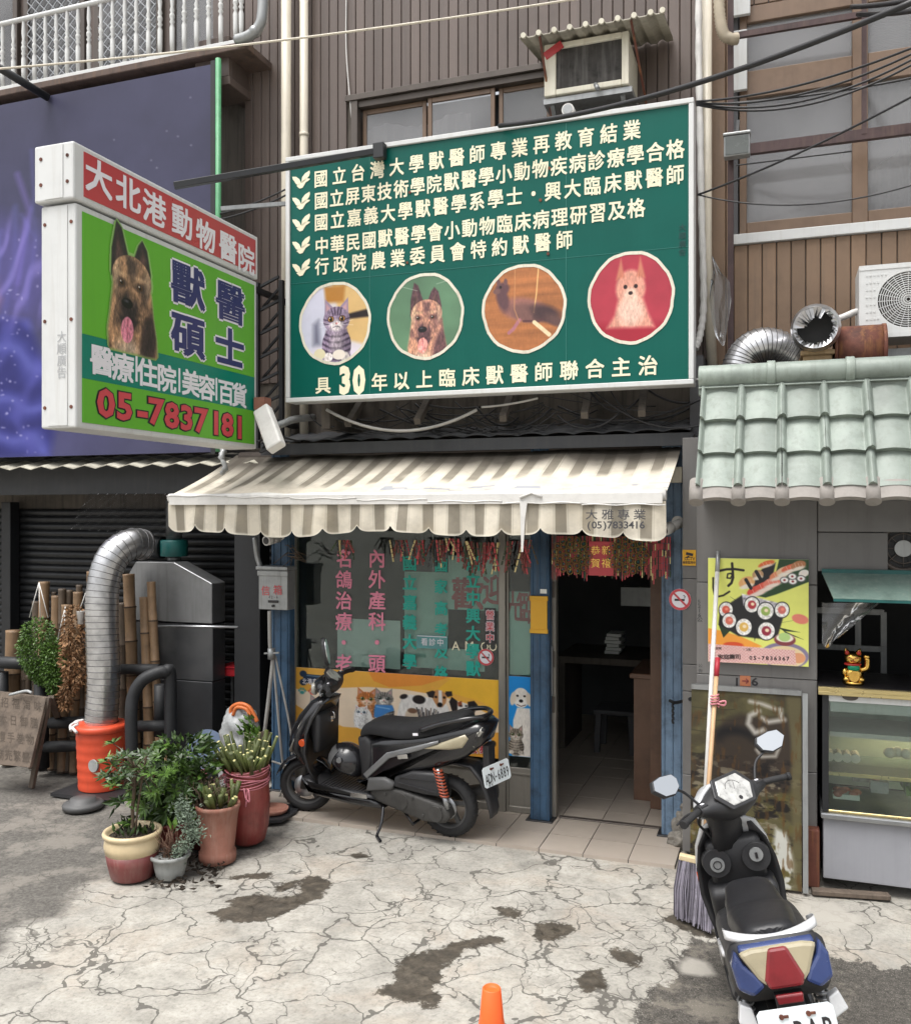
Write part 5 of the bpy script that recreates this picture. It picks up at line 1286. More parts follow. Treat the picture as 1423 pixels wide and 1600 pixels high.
a_, b_ = P(1306, 548, 6.25), P(1381, 548, 6.25)
bl = thing('rusty_blower', V((a_.x + b_.x) / 2, 6.25, a_.z - .16), 'rusty brown cylindrical blower housing lying on the stall roof', 'exhaust fan')
mb = MB(); mb.tube([(a_.x, 6.3, a_.z), (b_.x, 6.3, a_.z)], .158, 32); mb.tube([(a_.x - .012, 6.3, a_.z), (a_.x + .006, 6.3, a_.z)], .163, 32); mb.tube([(b_.x - .01, 6.3, a_.z), (b_.x + .012, 6.3, a_.z)], .163, 32); mb.build('drum', M_['rust'], bl)
mb = MB(); mb.box(a_.x + .04, b_.x - .04, 6.2, 6.4, zR - .05, a_.z - .14); mb.build('foot', M_['rustpale'], bl)
mb = MB(); g0, g1 = P(1385, 545, 6.5), P(1430, 600, 6.5); mb.box(g0.x, g0.x + .5, 6.5, 6.53, g1.z - .1, g0.z); o = mb.build('roof_panel', M_['galv']); tag(o, 'streaked grey metal panel under the condenser on the stall roof', 'panel')
# clear sheet added in place of a pale reflection beside the pole
mb = MB(); rows = []
for i, (ul, ur, v) in enumerate(((1112, 1113, 400), (1113, 1126, 425), (1110, 1140, 440), (1108, 1142, 470), (1112, 1138, 500), (1118, 1134, 525), (1128, 1131, 540))):
    rows.append([P(lerp(ul, ur, t / 6), v, 6.62 + .02 * sin(t * 1.7 + i)) for t in range(7)])
mb.loft(rows, closed=False); o = mb.build('reflection_fan', M_['film']); tag(o, 'added clear sheet imitating a pale reflection beside the green sign', 'plastic sheet')

# floodlight on the burglar bars
fl = P(1151, 227, 6.45)
ft = thing('floodlight', fl, 'square grey floodlight hung in front of the right hand window', 'lamp')
mb = MB(); mb.box(fl.x - .085, fl.x + .085, 6.44, 6.52, fl.z - .07, fl.z + .07); mb.box(fl.x - .09, fl.x + .09, 6.43, 6.53, fl.z + .071, fl.z + .09); mb.build('housing', M_['galv'], ft, .006, 2)
mb = MB(); mb.box(fl.x - .075, fl.x + .075, 6.434, 6.439, fl.z - .06, fl.z + .06); mb.build('lens', mat('dusty lamp glass', (.11, .12, .115), .25, 0, .2, 6), ft)
mb = MB(); mb.bar((fl.x - .0, 6.5, fl.z + .09), (fl.x, 6.66, fl.z + .25), .02, .02); mb.build('arm', M_['black'], ft)

# white lamp housing by the projecting sign
w0 = P(418, 645, 5.9)
lt = thing('bracket_lamp', w0, 'white plastic lamp housing hanging below right of the projecting sign', 'lamp')
mb = MB(); a, b = P(410, 640, 5.9), P(432, 700, 5.75); ax_ = (b - a).normalized()
mb.bar(a, b, .13, .085, up=(0, -1, .3)); mb.build('shade', M_['whitewrap'], lt, .015, 2)
mb = MB(); mb.tube(spline([P(425, 668, 6.0), P(442, 662, 6.1), P(460, 655, 6.25), P(490, 652, 6.5)], 6), .028, 8); mb.build('arm', M_['galv'], lt)
mb = MB(); a, b = P(402, 622, 6.05), P(418, 640, 6.05); mb.box(a.x, b.x, 6.0, 6.1, b.z, a.z); mb.build('junction_box', M_['terra'], lt)

# ------------------------------------------------------------------ cables
def cable(pts, r, m, label, n=6, cat='cable', group=None):
    mb = MB(); mb.tube(pts, r, n); o = mb.build('cable', M_[m]); tag(o, label, cat, group); return o
cable(sag(P(-40, 110, 5.2), P(960, -12, 6.3), .05, 20), .009, 'cream', 'pale cream wire strung across the top of the facade', cat='wire')
cable(sag(P(780, 196, 6.15), P(1450, -8, 4.6), .10, 24), .017, 'cable', 'thick black cable sloping up over the air conditioner to the right')
cable(sag(P(455, 300, 6.3), P(330, 345, 6.5), .03), .008, 'cable', 'thin black cable sagging behind the stay bar between the two signs')
cable(sag(P(445, 296, 6.3), P(338, 335, 6.5), .02), .008, 'cable', 'upper thin black cable behind the stay bar left of the green sign')
for i, (u0, v0, u1, v1, Y1, sg, lb_) in enumerate(((1088, 158, 1440, 68, 5.4, .06, 'topmost of the black cables crossing the right hand window'), (1088, 160, 1440, 76, 5.6, .10, 'second of the black cables fanning across the right hand window'),
        (1088, 161, 1440, 84, 5.8, .13, 'third black cable from the top fanning across the right hand window'), (1088, 163, 1440, 92, 5.9, .14, 'fourth black cable from the top crossing the right hand window'),
        (1088, 164, 1440, 118, 6.2, .03, 'lowest cable of the fan crossing the right hand window'), (1090, 304, 1440, 142, 5.4, .03, 'single black cable rising steeply from sign edge across the lower window'),
        (1090, 304, 1440, 284, 6.0, .10, 'slack black cable hanging across the bottom of the right hand window'), (1150, 258, 1330, 236, 6.5, .0, 'thin wire tied between pole and window frame below the floodlight'))):
    cable(sag(P(u0, v0, 6.3), P(u1, v1, Y1), sg, 18), .0075 if i < 6 else .005, 'cable', lb_)
for i, (a, b, sg) in enumerate(((P(1330, 10, 6.6), P(1440, -4, 6.0), .01), (P(1340, 22, 6.6), P(1440, 14, 6.0), .01))):
    cable(sag(a, b, sg), .016, 'cable', ('upper' if i == 0 else 'lower') + ' thick black cable at the top right window corner')
# wire tangle below the green sign
mb = MB(); rgm = random.Random(12)
for i in range(46):
    x0 = rgm.uniform(gl0, gl1 - .3); x1 = x0 + rgm.uniform(.25, 1.2); y_ = rgm.uniform(6.42, 6.8); z0, z1 = rgm.uniform(2.92, 3.2), rgm.uniform(2.9, 3.15)
    mb.tube(sag((x0, y_, z0), (min(x1, gl1 + .1), y_ + rgm.uniform(-.1, .1), z1), rgm.uniform(.02, .16), 9), rgm.choice([.004, .006, .009]), 5)
o = mb.build('wire_tangle', M_['cable']); tag(o, 'tangle of black wires hanging under the green sign', 'wires', None, 'stuff')
cable(sag(P(510, 640, 6.3), P(745, 640, 6.35), .16, 16), .012, 'greycable', 'pale grey cable drooping under the green sign'); cable(sag(P(752, 636, 6.3), P(840, 622, 6.3), .01, 8), .008, 'greycable', 'short pale grey cable below the middle of green sign')
cable([P(1088, 592, 6.3), P(1116, 599, 6.5)], .006, 'whitewrap', 'short white wire from green sign corner to the stall roof', cat='wire')
cable(spline([P(402, 690, 6.0), P(430, 682, 6.2), P(470, 690, 6.4)], 6), .008, 'cable', 'black cable along the roof lip next to the white lamp housing')
mb = MB(); mb.tube(spline([P(350, 702, 6.1), P(346, 715, 6.05), P(352, 730, 6.05), P(345, 742, 6.05)], 5), [.02, .03, .018, .028, .02, .03, .014, .02, .02, .02, .02, .03, .02, .02, .02, .01][:16], 7)
o = mb.build('plastic_tie', M_['tarp']); tag(o, 'crumpled clear plastic tied at left upper corner of the awning', 'plastic')
# ------------------------------------------------------------------ left side: bucket, duct, oven, bamboo fence, pots beside it
bc = G(158, 1236); r_ = .195; hb_ = P(158, 1130, bc.y).z
bk_ = thing('orange_drum', V(bc.x, bc.y, .03), 'orange red plastic drum with the silver duct rising from it', 'bucket')
mb = MB(); prof = [(r_ * .9, .035)]
n = 24
for i in range(n + 1):
    z = lerp(.04, hb_ - .05, i / n); prof.append((lerp(.9, 1.0, i / n) * r_ + (.004 if i % 4 == 1 else 0), z))
mb.lathe(prof + [(r_ * .98, hb_ - .03)], (bc.x, bc.y, 0), 36); mb.build('drum_body', M_['orange'], bk_)
mb = MB(); mb.lathe([(r_ * 1.02, hb_ - .055), (r_ * 1.1, hb_ - .05), (r_ * 1.1, hb_ - .012), (r_ * 1.05, hb_), (r_ * .8, hb_ + .004), (.02, hb_ + .004)], (bc.x, bc.y, 0), 36); mb.build('lid', M_['orange'], bk_)
mb = MB(); c = P(146, 1197, bc.y - r_ * .93); d_ = V(-.12, -1, 0).normalized(); mb.tube([c - d_ * .01, c + d_ * .008], .05, 20); mb.build('drum_plug', M_['greypot'], bk_)
mb = MB(); rgq = random.Random(1)
for i in range(14): t = i / 14 * 2 * pi; mb.tube(spline([V(bc.x + .18 * cos(t), bc.y + .18 * sin(t), hb_ + .01), V(bc.x + .23 * cos(t + .2), bc.y + .23 * sin(t + .2), hb_ + .0), V(bc.x + .235 * cos(t + .5), bc.y + .235 * sin(t + .5), hb_ - .03)], 4), .012, 6) if 6 < i < 10 else None
o = mb.build('plastic_wrap', M_['whitewrap']); tag(o, 'white plastic wrap crumpled over the lid of the orange drum', 'plastic')
dpts = [V(bc.x, bc.y, hb_ + .0), P(162, 1060, bc.y), P(159, 960, bc.y), P(163, 905, bc.y + .02), P(178, 868, bc.y + .08), P(204, 850, bc.y + .2), P(226, 852, bc.y + .34)]
o = duct(spline(dpts, 12), .128, 'x', rib=.05, amp=.03).build('flexible_duct', [M_['foil'], M_['ductwire']]); tag(o, 'big silver flexible duct rising from the orange drum and bending right', 'duct')
mb = MB(); c = G(130, 1262); mb.lathe([(.15, 0.0), (.155, .03), (.14, .045), (.1, .05), (.095, .075), (.02, .08)], c, 28); o = mb.build('rubber_pad', M_['greyplastic']); tag(o, 'dark grey round rubber pad lying in front of the orange drum', 'pad')
mb = MB(); a = G(175, 1250); mb.box(bc.x - .28, bc.x + .3, bc.y - .26, bc.y + .25, .004, .03); o = mb.build('base_board', M_['blackplastic']); tag(o, 'black board under the orange drum', 'board')
# steel oven with a teal fan on top
YO_ = 6.62
o0, o1 = P(196, 1180, YO_), P(331, 1180, YO_)
xs_ = [P(196, 950, YO_).x, P(331, 950, YO_).x]; zc1, zc0 = P(331, 912, YO_).z, P(268, 879, YO_).z
ov = thing('steel_oven', V((xs_[0] + xs_[1]) / 2, YO_ + .3, 0), 'grey steel oven cabinet with chamfered top behind the bamboo', 'oven')
mb = MB(); X0, X1 = xs_; xm0, xm1 = P(212, 880, YO_).x, P(272, 879, YO_).x
prof = [(X0, .02), (X1, .02), (X1, zc1), (xm1, zc0), (xm0, zc0), (X0, P(196, 905, YO_).z)]
zsplit = P(331, 975, YO_).z
mb.prism([(X0, zsplit), (X1, zsplit), (X1, zc1), (xm1, zc0), (xm0, zc0), (X0, P(196, 905, YO_).z)], (0, YO_ + .2, 0), V(1, 0, 0), V(0, 0, 1), .2); mb.build('hood', M_['darksteel'], ov, .005, 1)
mb = MB(); mb.box(X0, X1, YO_ + .01, YO_ + .2, P(331, 1066, YO_).z, zsplit - .012); mb.build('door_panel', mat('dark oven door', (.10, .103, .108), .35, .6, .3, 2.5), ov, .005, 1)
mb = MB(); mb.box(X0, X1, YO_ + .005, YO_ + .2, .02, P(331, 1066, YO_).z - .006); mb.build('lower_panel', mat('black oven base', (.05, .052, .056), .45, .4, .3, 2.5), ov, .005, 1)
mb = MB(); z = P(300, 980, YO_).z; mb.tube([P(220, 978, YO_ - .03), P(372, 980, YO_ - .03)], .011, 8); mb.build('latch_bar', M_['steel'], ov)
tm = P(272, 856, YO_ + .2); mo = thing('blower_motor', tm, 'dark teal round blower sitting on the steel oven', 'blower')
mb = MB(); mb.lathe([(.115, -.075), (.12, -.07), (.12, .06), (.115, .07), (.03, .075)], tm, 28); mb.build('drum', M_['tealmotor'], mo)
mb = MB(); mb.tube([tm + V(-.1, -.02, .0), tm + V(-.24, -.03, .01)], .1, 20); mb.build('intake', M_['black'], mo); mb = MB(); mb.lathe([(.06, -.12), (.06, -.075)], tm, 16); mb.tube([tm + V(.0, 0, .07), tm + V(0, 0, .42)], .07, 16); mb.build('collar', M_['darksteel'], mo)
# gap beside the oven: red tray on a stand
a = P(358, 1050, 6.9); rt = thing('red_tray', a, 'red plastic tray on a thin stand in the dark gap', 'tray')
mb = MB(); mb.box(a.x - .09, a.x + .1, 6.85, 7.1, a.z - .03, a.z + .04); mb.box(a.x - .1, a.x + .11, 6.84, 7.11, a.z + .041, a.z + .055); mb.build('tray', M_['redplastic'], rt, .008, 2); mb = MB(); mb.bar((a.x, 6.95, 0), (a.x, 6.95, a.z - .03), .02, .02); mb.build('stand', M_['steel'], rt)
# bamboo fence
YBm = 6.42
bf = thing('bamboo_fence', G(130, 1208), 'weathered brown bamboo poles standing as a fence behind the drum', 'fence')
poles = [(22, 985, 1195, 26, 0), (57, 940, 1180, 14, 1), (69, 909, 1195, 17, 0), (84, 925, 1200, 9, 1), (88, 931, 1180, 15, 0), (97, 920, 1200, 12, 1), (108, 922, 1200, 12, 1), (122, 925, 1195, 15, 0), (105, 945, 1195, 17, 0), (124, 914, 1150, 10, 1), (141, 893, 1190, 11, 0), (40, 1000, 1200, 14, 1), (60, 1040, 1205, 16, 1), (44, 1055, 1205, 10, 1), (92, 1090, 1208, 14, 1), (112, 1100, 1206, 15, 1), (136, 1085, 1206, 12, 1), (148, 1000, 1206, 14, 1), (76, 1075, 1205, 12, 0), (128, 1010, 1206, 14, 1),
         (201, 897, 1140, 18, 0), (192, 942, 1150, 15, 1), (226, 933, 1150, 16, 0), (236, 909, 1120, 13, 0), (190, 1050, 1200, 14, 1), (214, 1040, 1200, 15, 1), (233, 1060, 1200, 13, 0), (206, 1110, 1206, 13, 1), (245, 1100, 1200, 12, 1)]
rgp = random.Random(15)
for (u, v0, v1, wd, dk) in poles:
    y_ = YBm + rgp.uniform(-.03, .06) + .05 * dk; t_ = P(u, v0, y_); b_ = V(t_.x + rgp.uniform(-.03, .03) + (.11 if u in (201, 226, 236) else 0), y_ - .03, .01); L = (t_ - b_).length; r_ = wd / 2 / F * 8.1 * .98
    pts = []; rs = []; nn = max(2, int(L / rgp.uniform(.24, .33)))
    for i in range(nn):
        for f_, k_ in ((0.0, 1.06), (.03, 1.1), (.06, .99), (.5, .97), (.95, 1.0)):
            pts.append(b_.lerp(t_, (i + f_) / nn)); rs.append(r_ * k_)
    pts.append(t_); rs.append(r_ * 1.03); pts.append(t_ + V(0, 0, .0006)); rs.append(r_ * .72); pts.append(t_ - V(0, 0, .05)); rs.append(r_ * .66)
    mb = MB(); mb.tube(pts, rs, 12)
    for i in range(nn): q_ = b_.lerp(t_, (i + .03) / nn); dd_ = (t_ - b_).normalized(); mb.tube([q_ - dd_ * .006, q_ + dd_ * .006], r_ * 1.115, 12, mi=1, caps=False)
    mb.build('pole', [M_['bamboodark' if dk else 'bamboo'], M_['nodering']], bf)
# lagged black pipes
pr = thing('lagged_pipe_rack', G(250, 1190), 'black foam lagged pipe rails looping around the bamboo fence', 'pipe')
def rail(pts, r=.05, nm='pipe'): mb = MB(); mb.tube(pts, r, 14); mb.build(nm, M_['blackfoam'], pr)
yy = 6.3
rail(spline([P(-20, 1034, yy), P(20, 1036, yy), P(60, 1038, yy + .1), P(120, 1042, yy + .15)], 5), .055); rail([P(3, 1050, yy), P(3, 1140, yy)], .055); rail([P(64, 1050, yy), P(66, 1200, yy)], .06); rail([P(185, 1046, yy + .05), P(250, 1046, yy + .05)], .045); rail([P(80, 1130, yy), P(140, 1128, yy)], .05); rail([P(60, 1168, yy), P(130, 1165, yy)], .05)
rail(spline([P(206, 1180, 6.0), P(205, 1120, 6.0), P(208, 1088, 6.02), P(222, 1064, 6.05), P(244, 1052, 6.1), P(258, 1050, 6.14), P(266, 1058, 6.18), P(266, 1180, 6.2)], 8), .05); rail([P(250, 1070, 6.3), P(250, 1150, 6.3)], .05); rail([P(214, 1135, 6.15), P(262, 1134, 6.2)], .045)
# hanging plants
def hang_plant(pts, n, mk, label, name, sz, seed, strings, stretch=1.):
    rg = random.Random(seed); c = P(*pts[0][:2], 6.2); t = thing(name, P(pts[-1][0], pts[-1][1], 6.2), label, 'plant'); mb = MB()
    for i in range(n):
        (u, v, r), (u2, v2, r2) = pts[(j := rg.randrange(len(pts) - 1))], pts[j + 1]; k_ = rg.random(); q = P(lerp(u, u2, k_), lerp(v, v2, k_), 6.2); rr = lerp(r, r2, k_) / F * 7.9
        a = rg.uniform(0, 2 * pi); b = math.acos(rg.uniform(-1, 1)); dd = V(sin(b) * cos(a), sin(b) * sin(a), cos(b)); p = q + dd * rr * rg.uniform(.55, 1) ** .5
        leaf(mb, p, (dd + V(rg.uniform(-.6, .6), rg.uniform(-.6, .6), rg.uniform(-.9, .2))), sz * rg.uniform(.7, 1.3), sz * rg.uniform(.45, .7), rg)
    mb.build('foliage', M_[mk], t)
    mb = MB()
    for (a, b) in strings: mb.tube([P(*a, 6.22), P(*b, 6.2)], .004, 5)
    if strings: mb.build('string', M_['whitewrap'], t)
    return t
def leaf(mb, p, d, L, W, rg, mi=0):
    d = d.normalized() if d.length > 1e-6 else V(0, 0, 1); s = d.cross(V(rg.uniform(-1, 1), rg.uniform(-1, 1), rg.uniform(-1, 1)))
    s = s.normalized() if s.length > 1e-6 else d.orthogonal(); n = d.cross(s) * L * .12
    mb.add([p, p + d * L * .4 + s * W * .5 - n, p + d * L * .45 + n * .5, p + d * L * .4 - s * W * .5 - n, p + d * L - n * 1.5], [(0, 1, 2), (0, 2, 3), (1, 4, 2), (2, 4, 3)], mi)
hp = hang_plant([(60, 985, 22), (58, 1005, 29), (58, 1025, 27), (62, 1045, 18), (66, 1062, 8)], 2600, 'leaf', 'bushy green plant hung from the leftmost bamboo', 'hanging_plant', .03, 1, [((61, 910), (46, 965)), ((61, 910), (63, 970)), ((61, 910), (75, 965))])
hang_plant([(84, 1012, 16), (84, 1035, 19), (86, 1058, 17), (84, 1078, 8)], 1500, 'leaf', 'smaller green plant hung low beside the dried creeper', 'hanging_plant', .03, 2, [((102, 948), (90, 1000)), ((102, 948), (100, 1000))])
hang_plant([(118, 958, 12), (116, 985, 17), (113, 1010, 16), (112, 1035, 18), (118, 1060, 12), (100, 1088, 8), (104, 1105, 4)], 900, 'leafdry', 'dried brown creeper hanging between the green plant and silver duct', 'hanging_plant', .045, 3, [((138, 915), (122, 960))])
c = P(126, 965, 6.18); mb = MB(); mb.lathe([(.024, -.055), (.032, .05), (.035, .055), (.028, .05)], c, 16); o = mb.build('hanging_cup', M_['whitewrap']); tag(o, 'small white cup hanging beside the silver duct', 'cup')
# wooden folding sign at the far left
wb = thing('wooden_sign', G(30, 1215), 'weathered wooden stand board with carved characters at the left edge', 'sign')
a0, a1, a2, a3 = P(-30, 1078, 6.0), P(72, 1090, 6.0), P(46, 1200, 5.75), P(-30, 1192, 5.75)
nn = (a1 - a0).cross(a3 - a0).normalized()
if nn.y > 0: nn = -nn
mb = MB(); th = V(0, .035, .0); vs = [a0, a1, a2, a3]; mb.add(vs + [p + th for p in vs], [(0, 1, 2, 3), (7, 6, 5, 4), (0, 4, 5, 1), (1, 5, 6, 2), (2, 6, 7, 3), (3, 7, 4, 0)]); mb.build('board', M_['oldwood'], wb, .003, 1)
mb = MB(); mb.bar(a1 + V(0.01, .02, .0), G(42, 1234) + V(0, .05, .0), .045, .035); mb.bar(a1 + V(.02, .03, 0), G(58, 1200) + V(.02, .4, 0), .05, .03); mb.build('leg', M_['oldwood'], wb, .003, 1)
mb = MB(); ex = (a1 - a0).normalized(); ey = (a0 - a3).normalized()
for i, row in enumerate(('寿司招福海味', '鮮魚本日御膳', '味自慢手巻物', '大吉商売繁盛')):
    put_line(mb, row, lerp(a0, a3, .14 + i * .24) + ex * .03, lerp(a1, a2, .14 + i * .24) - ex * .06, ex, ey, .085, .1, .0, .004)
mb.build('carving', mat('dark carved line', (.07, .054, .041), .9), wb)
mb = MB(); mb.tube(spline([P(15, 1086, 5.96), P(40, 1080, 5.96), P(50, 1083, 5.96)], 5), .012, 6); o = mb.build('plastic_scrap', M_['tarp']); tag(o, 'grey plastic scrap lying on top of the wooden sign', 'plastic')
# translucent rippled sheet added to imitate reflected light stripes on the shutter
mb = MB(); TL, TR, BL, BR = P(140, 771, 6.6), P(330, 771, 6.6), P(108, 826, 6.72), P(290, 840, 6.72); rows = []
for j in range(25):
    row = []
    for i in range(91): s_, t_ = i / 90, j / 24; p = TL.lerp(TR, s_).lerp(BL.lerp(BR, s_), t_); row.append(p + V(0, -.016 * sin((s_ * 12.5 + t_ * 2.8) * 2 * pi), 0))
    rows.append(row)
mb.loft(rows, closed=False); o = mb.build('reflection_stripes', glass_mat('faint reflection stripes', (.8, .8, .8), .12, .5, (.10, .10, .105), ior=1.03)); tag(o, 'added translucent rippled sheet imitating striped reflected light on the black shutter', 'plastic sheet')
# ------------------------------------------------------------------ sushi stall: posters, boards, display case, cat
a, b = P(1106, 872, 5.99), P(1263, 1042, 5.99)
A = Art(237, 828, 120, 748, 240, 250, (224, 228, 118)); one = np.ones(A.X.shape)
A.fill(A.poly([(237, 545), (330, 560), (440, 590), (560, 640), (500, 660), (237, 650)], 3), (238, 158, 62)); A.fill(A.ell(390, 640, 60, 18), (214, 80, 44)); A.fill(A.ell(690, 690, 140, 78), (132, 122, 150)); A.fill(A.ell(690, 698, 120, 66), (226, 204, 160)); A.fill(A.ell(770, 700, 40, 30), (214, 150, 110))
gd = (34, 66, 38); bk = (30, 30, 34)
A.fill(A.poly([(580, 350), (640, 330), (830, 250), (830, 120), (660, 120), (640, 200), (520, 340)], 3), gd); A.fill(A.poly([(480, 270), (560, 180), (640, 140), (620, 230), (520, 330)], 4), bk)
for (x, y, rx, ry, c_) in ((530, 310, 62, 30, (214, 74, 62)), (575, 285, 60, 28, (222, 92, 74)), (620, 258, 58, 28, (230, 130, 110)), (655, 215, 55, 26, (226, 140, 100)), (690, 190, 50, 26, (234, 190, 150)), (725, 172, 55, 22, (222, 110, 80)), (770, 155, 45, 26, (180, 120, 80)), (585, 150, 50, 18, (226, 112, 60)), (470, 262, 50, 34, (226, 170, 110)), (535, 215, 34, 28, (190, 150, 110)), (800, 200, 30, 20, (230, 226, 220))):
    A.fill(A.ell(x, y, rx, ry, -.35), c_); A.fill(A.ell(x, y + ry * .7, rx * .85, ry * .4, -.3, 4), (238, 232, 220), .9)
    for q_ in range(3): A.fill(A.line([(x - rx * .5 + q_ * rx * .45, y - ry * .5), (x - rx * .3 + q_ * rx * .45, y + ry * .4)], 3, 2), (246, 220, 206), .6)
for (x, y) in ((480, 270), (540, 220)): A.fill(A.line([(x - 15, y - 24), (x + 14, y + 26)], 20), bk)
for (x, y) in ((690, 243), (738, 250), (785, 232), (735, 220)): A.fill(A.ell(x, y, 26, 20), (240, 238, 234)); A.fill(A.ell(x, y, 26, 20) - A.ell(x, y, 22, 16), bk, .9); A.fill(A.ell(x, y, 7, 6), (140, 40, 50))
for pts in ([(300, 520), (440, 480), (330, 600)], [(640, 520), (780, 548), (690, 545)], [(650, 500), (740, 480), (760, 476)], [(510, 560), (516, 612), (530, 560)], [(370, 350), (440, 400), (420, 380)], [(680, 540), (800, 590), (700, 560)]): A.fill(A.poly(pts, 2), (40, 56, 36))
A.fill(A.poly([(310, 430), (440, 340), (700, 400), (650, 580), (590, 600), (420, 585), (300, 520)], 5), bk); A.fill(A.poly([(440, 330), (660, 380), (690, 400), (560, 440), (450, 400)], 5), (196, 192, 200)); A.tex(A.poly([(440, 330), (660, 380), (690, 400), (560, 440), (450, 400)], 5), A.noise(20, 14, 3, 3), .5)
for (x, y, r, c_) in ((500, 395, 42, (176, 50, 60)), (580, 430, 46, (150, 176, 90)), (675, 420, 40, (206, 112, 104)), (345, 430, 40, (214, 90, 70)), (365, 495, 40, (214, 110, 90)), (452, 530, 46, (224, 180, 90)), (585, 548, 48, (146, 38, 62))):
    A.fill(A.ell(x, y, r + 5, r + 10, .3), bk); A.fill(A.ell(x, y, r, r + 4, .3), (232, 230, 226)); A.tex(A.ell(x, y, r, r + 4, .3), A.noise(9, 9, 2, int(x)), .2); A.fill(A.ell(x, y, r * .58, r * .6, 0, 3), c_); A.fill(A.ell(x + 4, y - 4, r * .25, r * .22, 0, 3), (245, 225, 190) if r > 41 else (240, 140, 120))
A.fill(A.ell(780, 470, 48, 28, .2), (226, 130, 112)); A.fill(A.ell(692, 590, 58, 32), (236, 232, 214)); A.fill(A.ell(692, 596, 62, 36) - A.ell(692, 586, 50, 24), (130, 60, 66)); A.fill(A.ell(690, 580, 34, 26), (176, 206, 130))
def brush(pts, wd): A.fill(A.line(pts, wd), (24, 20, 22))
brush([(310, 195), (350, 186), (400, 184), (450, 190)], 14); brush([(382, 150), (386, 200), (388, 235), (378, 268), (360, 285)], 15); brush([(386, 215), (372, 240), (352, 238), (356, 214), (376, 210), (388, 228)], 9)
brush([(268, 240), (268, 300), (276, 340), (298, 352), (330, 344), (366, 320)], 11)
strip = A.poly([(237, 640), (750, 655), (758, 740), (237, 752)], 2); A.fill(strip, (226, 190, 184)); wv_ = (np.sin(A.X * .35) * np.sin(A.Y * .35 + np.floor(A.X / 18) % 2)); A.fill(strip * np.clip(wv_ * 3, 0, 1), (200, 120, 124), .6)
sp = thing('sushi_poster', V((a.x + b.x) / 2, 5.99, b.z), 'yellow poster of sushi and rolls on the grey tiled stall wall', 'poster')
A.sheet('print', VC_GLOSS, sp, V(a.x, 5.99, a.z), V(b.x - a.x, 0, 0), V(0, 0, b.z - a.z), .002)
mb = MB(); mb.box(a.x, b.x, 5.9905, 6.03, b.z, a.z); mb.build('board', M_['white'], sp)
def sp_(x, y): return P(1043 + x / 3.745, 840 + y / 3.745, 5.99)
mb = MB(); put_line(mb, '05-7836367', sp_(486, 703), sp_(703, 708), AX, AZ, .036, .034, .02, .004); put_line(mb, '家庭壽司', sp_(310, 698), sp_(410, 697), AX, AZ, .038, .034, .012, .004); put_line(mb, '營業', sp_(288, 648), sp_(306, 648), AX, AZ, .02, .02, .006, .004); put_line(mb, '12點', sp_(445, 654), sp_(480, 656), AX, AZ, .02, .02, .006, .004); mb.build('lettering', M_['blackvinyl'], sp)
# house number marks
mb = MB(); put_char(mb, '1', P(1151, 1065, YS), AX, AZ, .085, .07, .02, .002); put_char(mb, '6', P(1179, 1065, YS), AX, AZ, .09, .07, .02, .002); o = mb.build('number_mark', M_['blackvinyl']); tag(o, 'black stencilled 1 and 6 on the stall wall below the sushi poster', 'number')
mb = MB(); c = P(1164, 1064, YS); mb.box(c.x - .032, c.x + .032, YS - .004, YS - .001, c.z - .032, c.z + .032); mb.bar(c + V(-.018, -.006, 0), c + V(.018, -.006, 0), .002, .008, mi=1); mb.bar(c + V(.02, -.006, 0), c + V(.004, -.006, .015), .002, .007, mi=1); mb.bar(c + V(.02, -.006, 0), c + V(.004, -.006, -.015), .002, .007, mi=1)
o = mb.build('arrow_sticker', [mat('orange tile', (.42, .15, .07), .5), M_['terrared']]); tag(o, 'small orange square with an arrow between the painted 1 and 6', 'sticker')
mb = MB(); put_line(mb, '5216公', P(1092, 940, YS), P(1093, 968, YS), AX, AZ, .04, .035, .0, .002); put_line(mb, '公告', P(1094, 1040, YS), P(1094, 1048, YS), AX, AZ, .03, .025, .0, .002); o = mb.build('wall_scribble', mat('faint black ink', (.05, .05, .05), .8)); tag(o, 'faint handwritten black marks at the left edge of the stall wall', 'handwriting')
# worn painted menu board leaning on the wall
a, b = P(1080, 1082, 5.98), P(1252, 1382, 5.92)
A = Art(135, 790, 910, 2048, 230, 380, (98, 92, 62)); one = np.ones(A.X.shape)
A.tex(one, A.noise(90, 90, 5, 3), .3); A.fill(np.clip((A.noise(160, 60, 5, 7) - .5) * 6, 0, 1), (70, 62, 46), .7); A.fill(A.poly([(290, 1160), (330, 1090), (440, 1040), (620, 1060), (740, 1030), (760, 1300), (700, 1480), (520, 1520), (300, 1440), (260, 1260)], 22), (62, 52, 44), .95)
A.fill(A.ell(400, 1190, 130, 70, 0, 20) - A.ell(410, 1230, 100, 60, 0, 20), (26, 24, 26)); A.fill(A.poly([(135, 1320), (700, 1330), (700, 1460), (135, 1480)], 30), (58, 48, 42), .8)
A.fill(np.clip((A.noise(70, 30, 4, 13) - .56) * 10, 0, 1) * np.clip((A.Y - 1300) / 100, 0, 1), (150, 140, 118), .8); A.fill(np.clip((A.noise(60, 50, 4, 17) - .57) * 10, 0, 1) * np.clip((A.Y - 1450) / 80, 0, 1), (112, 102, 52), .7); A.fill(np.clip((A.noise(80, 40, 4, 23) - .56) * 9, 0, 1) * np.clip((A.Y - 1250) / 100, 0, 1), (30, 26, 26), .9)
wt = (226, 222, 212)
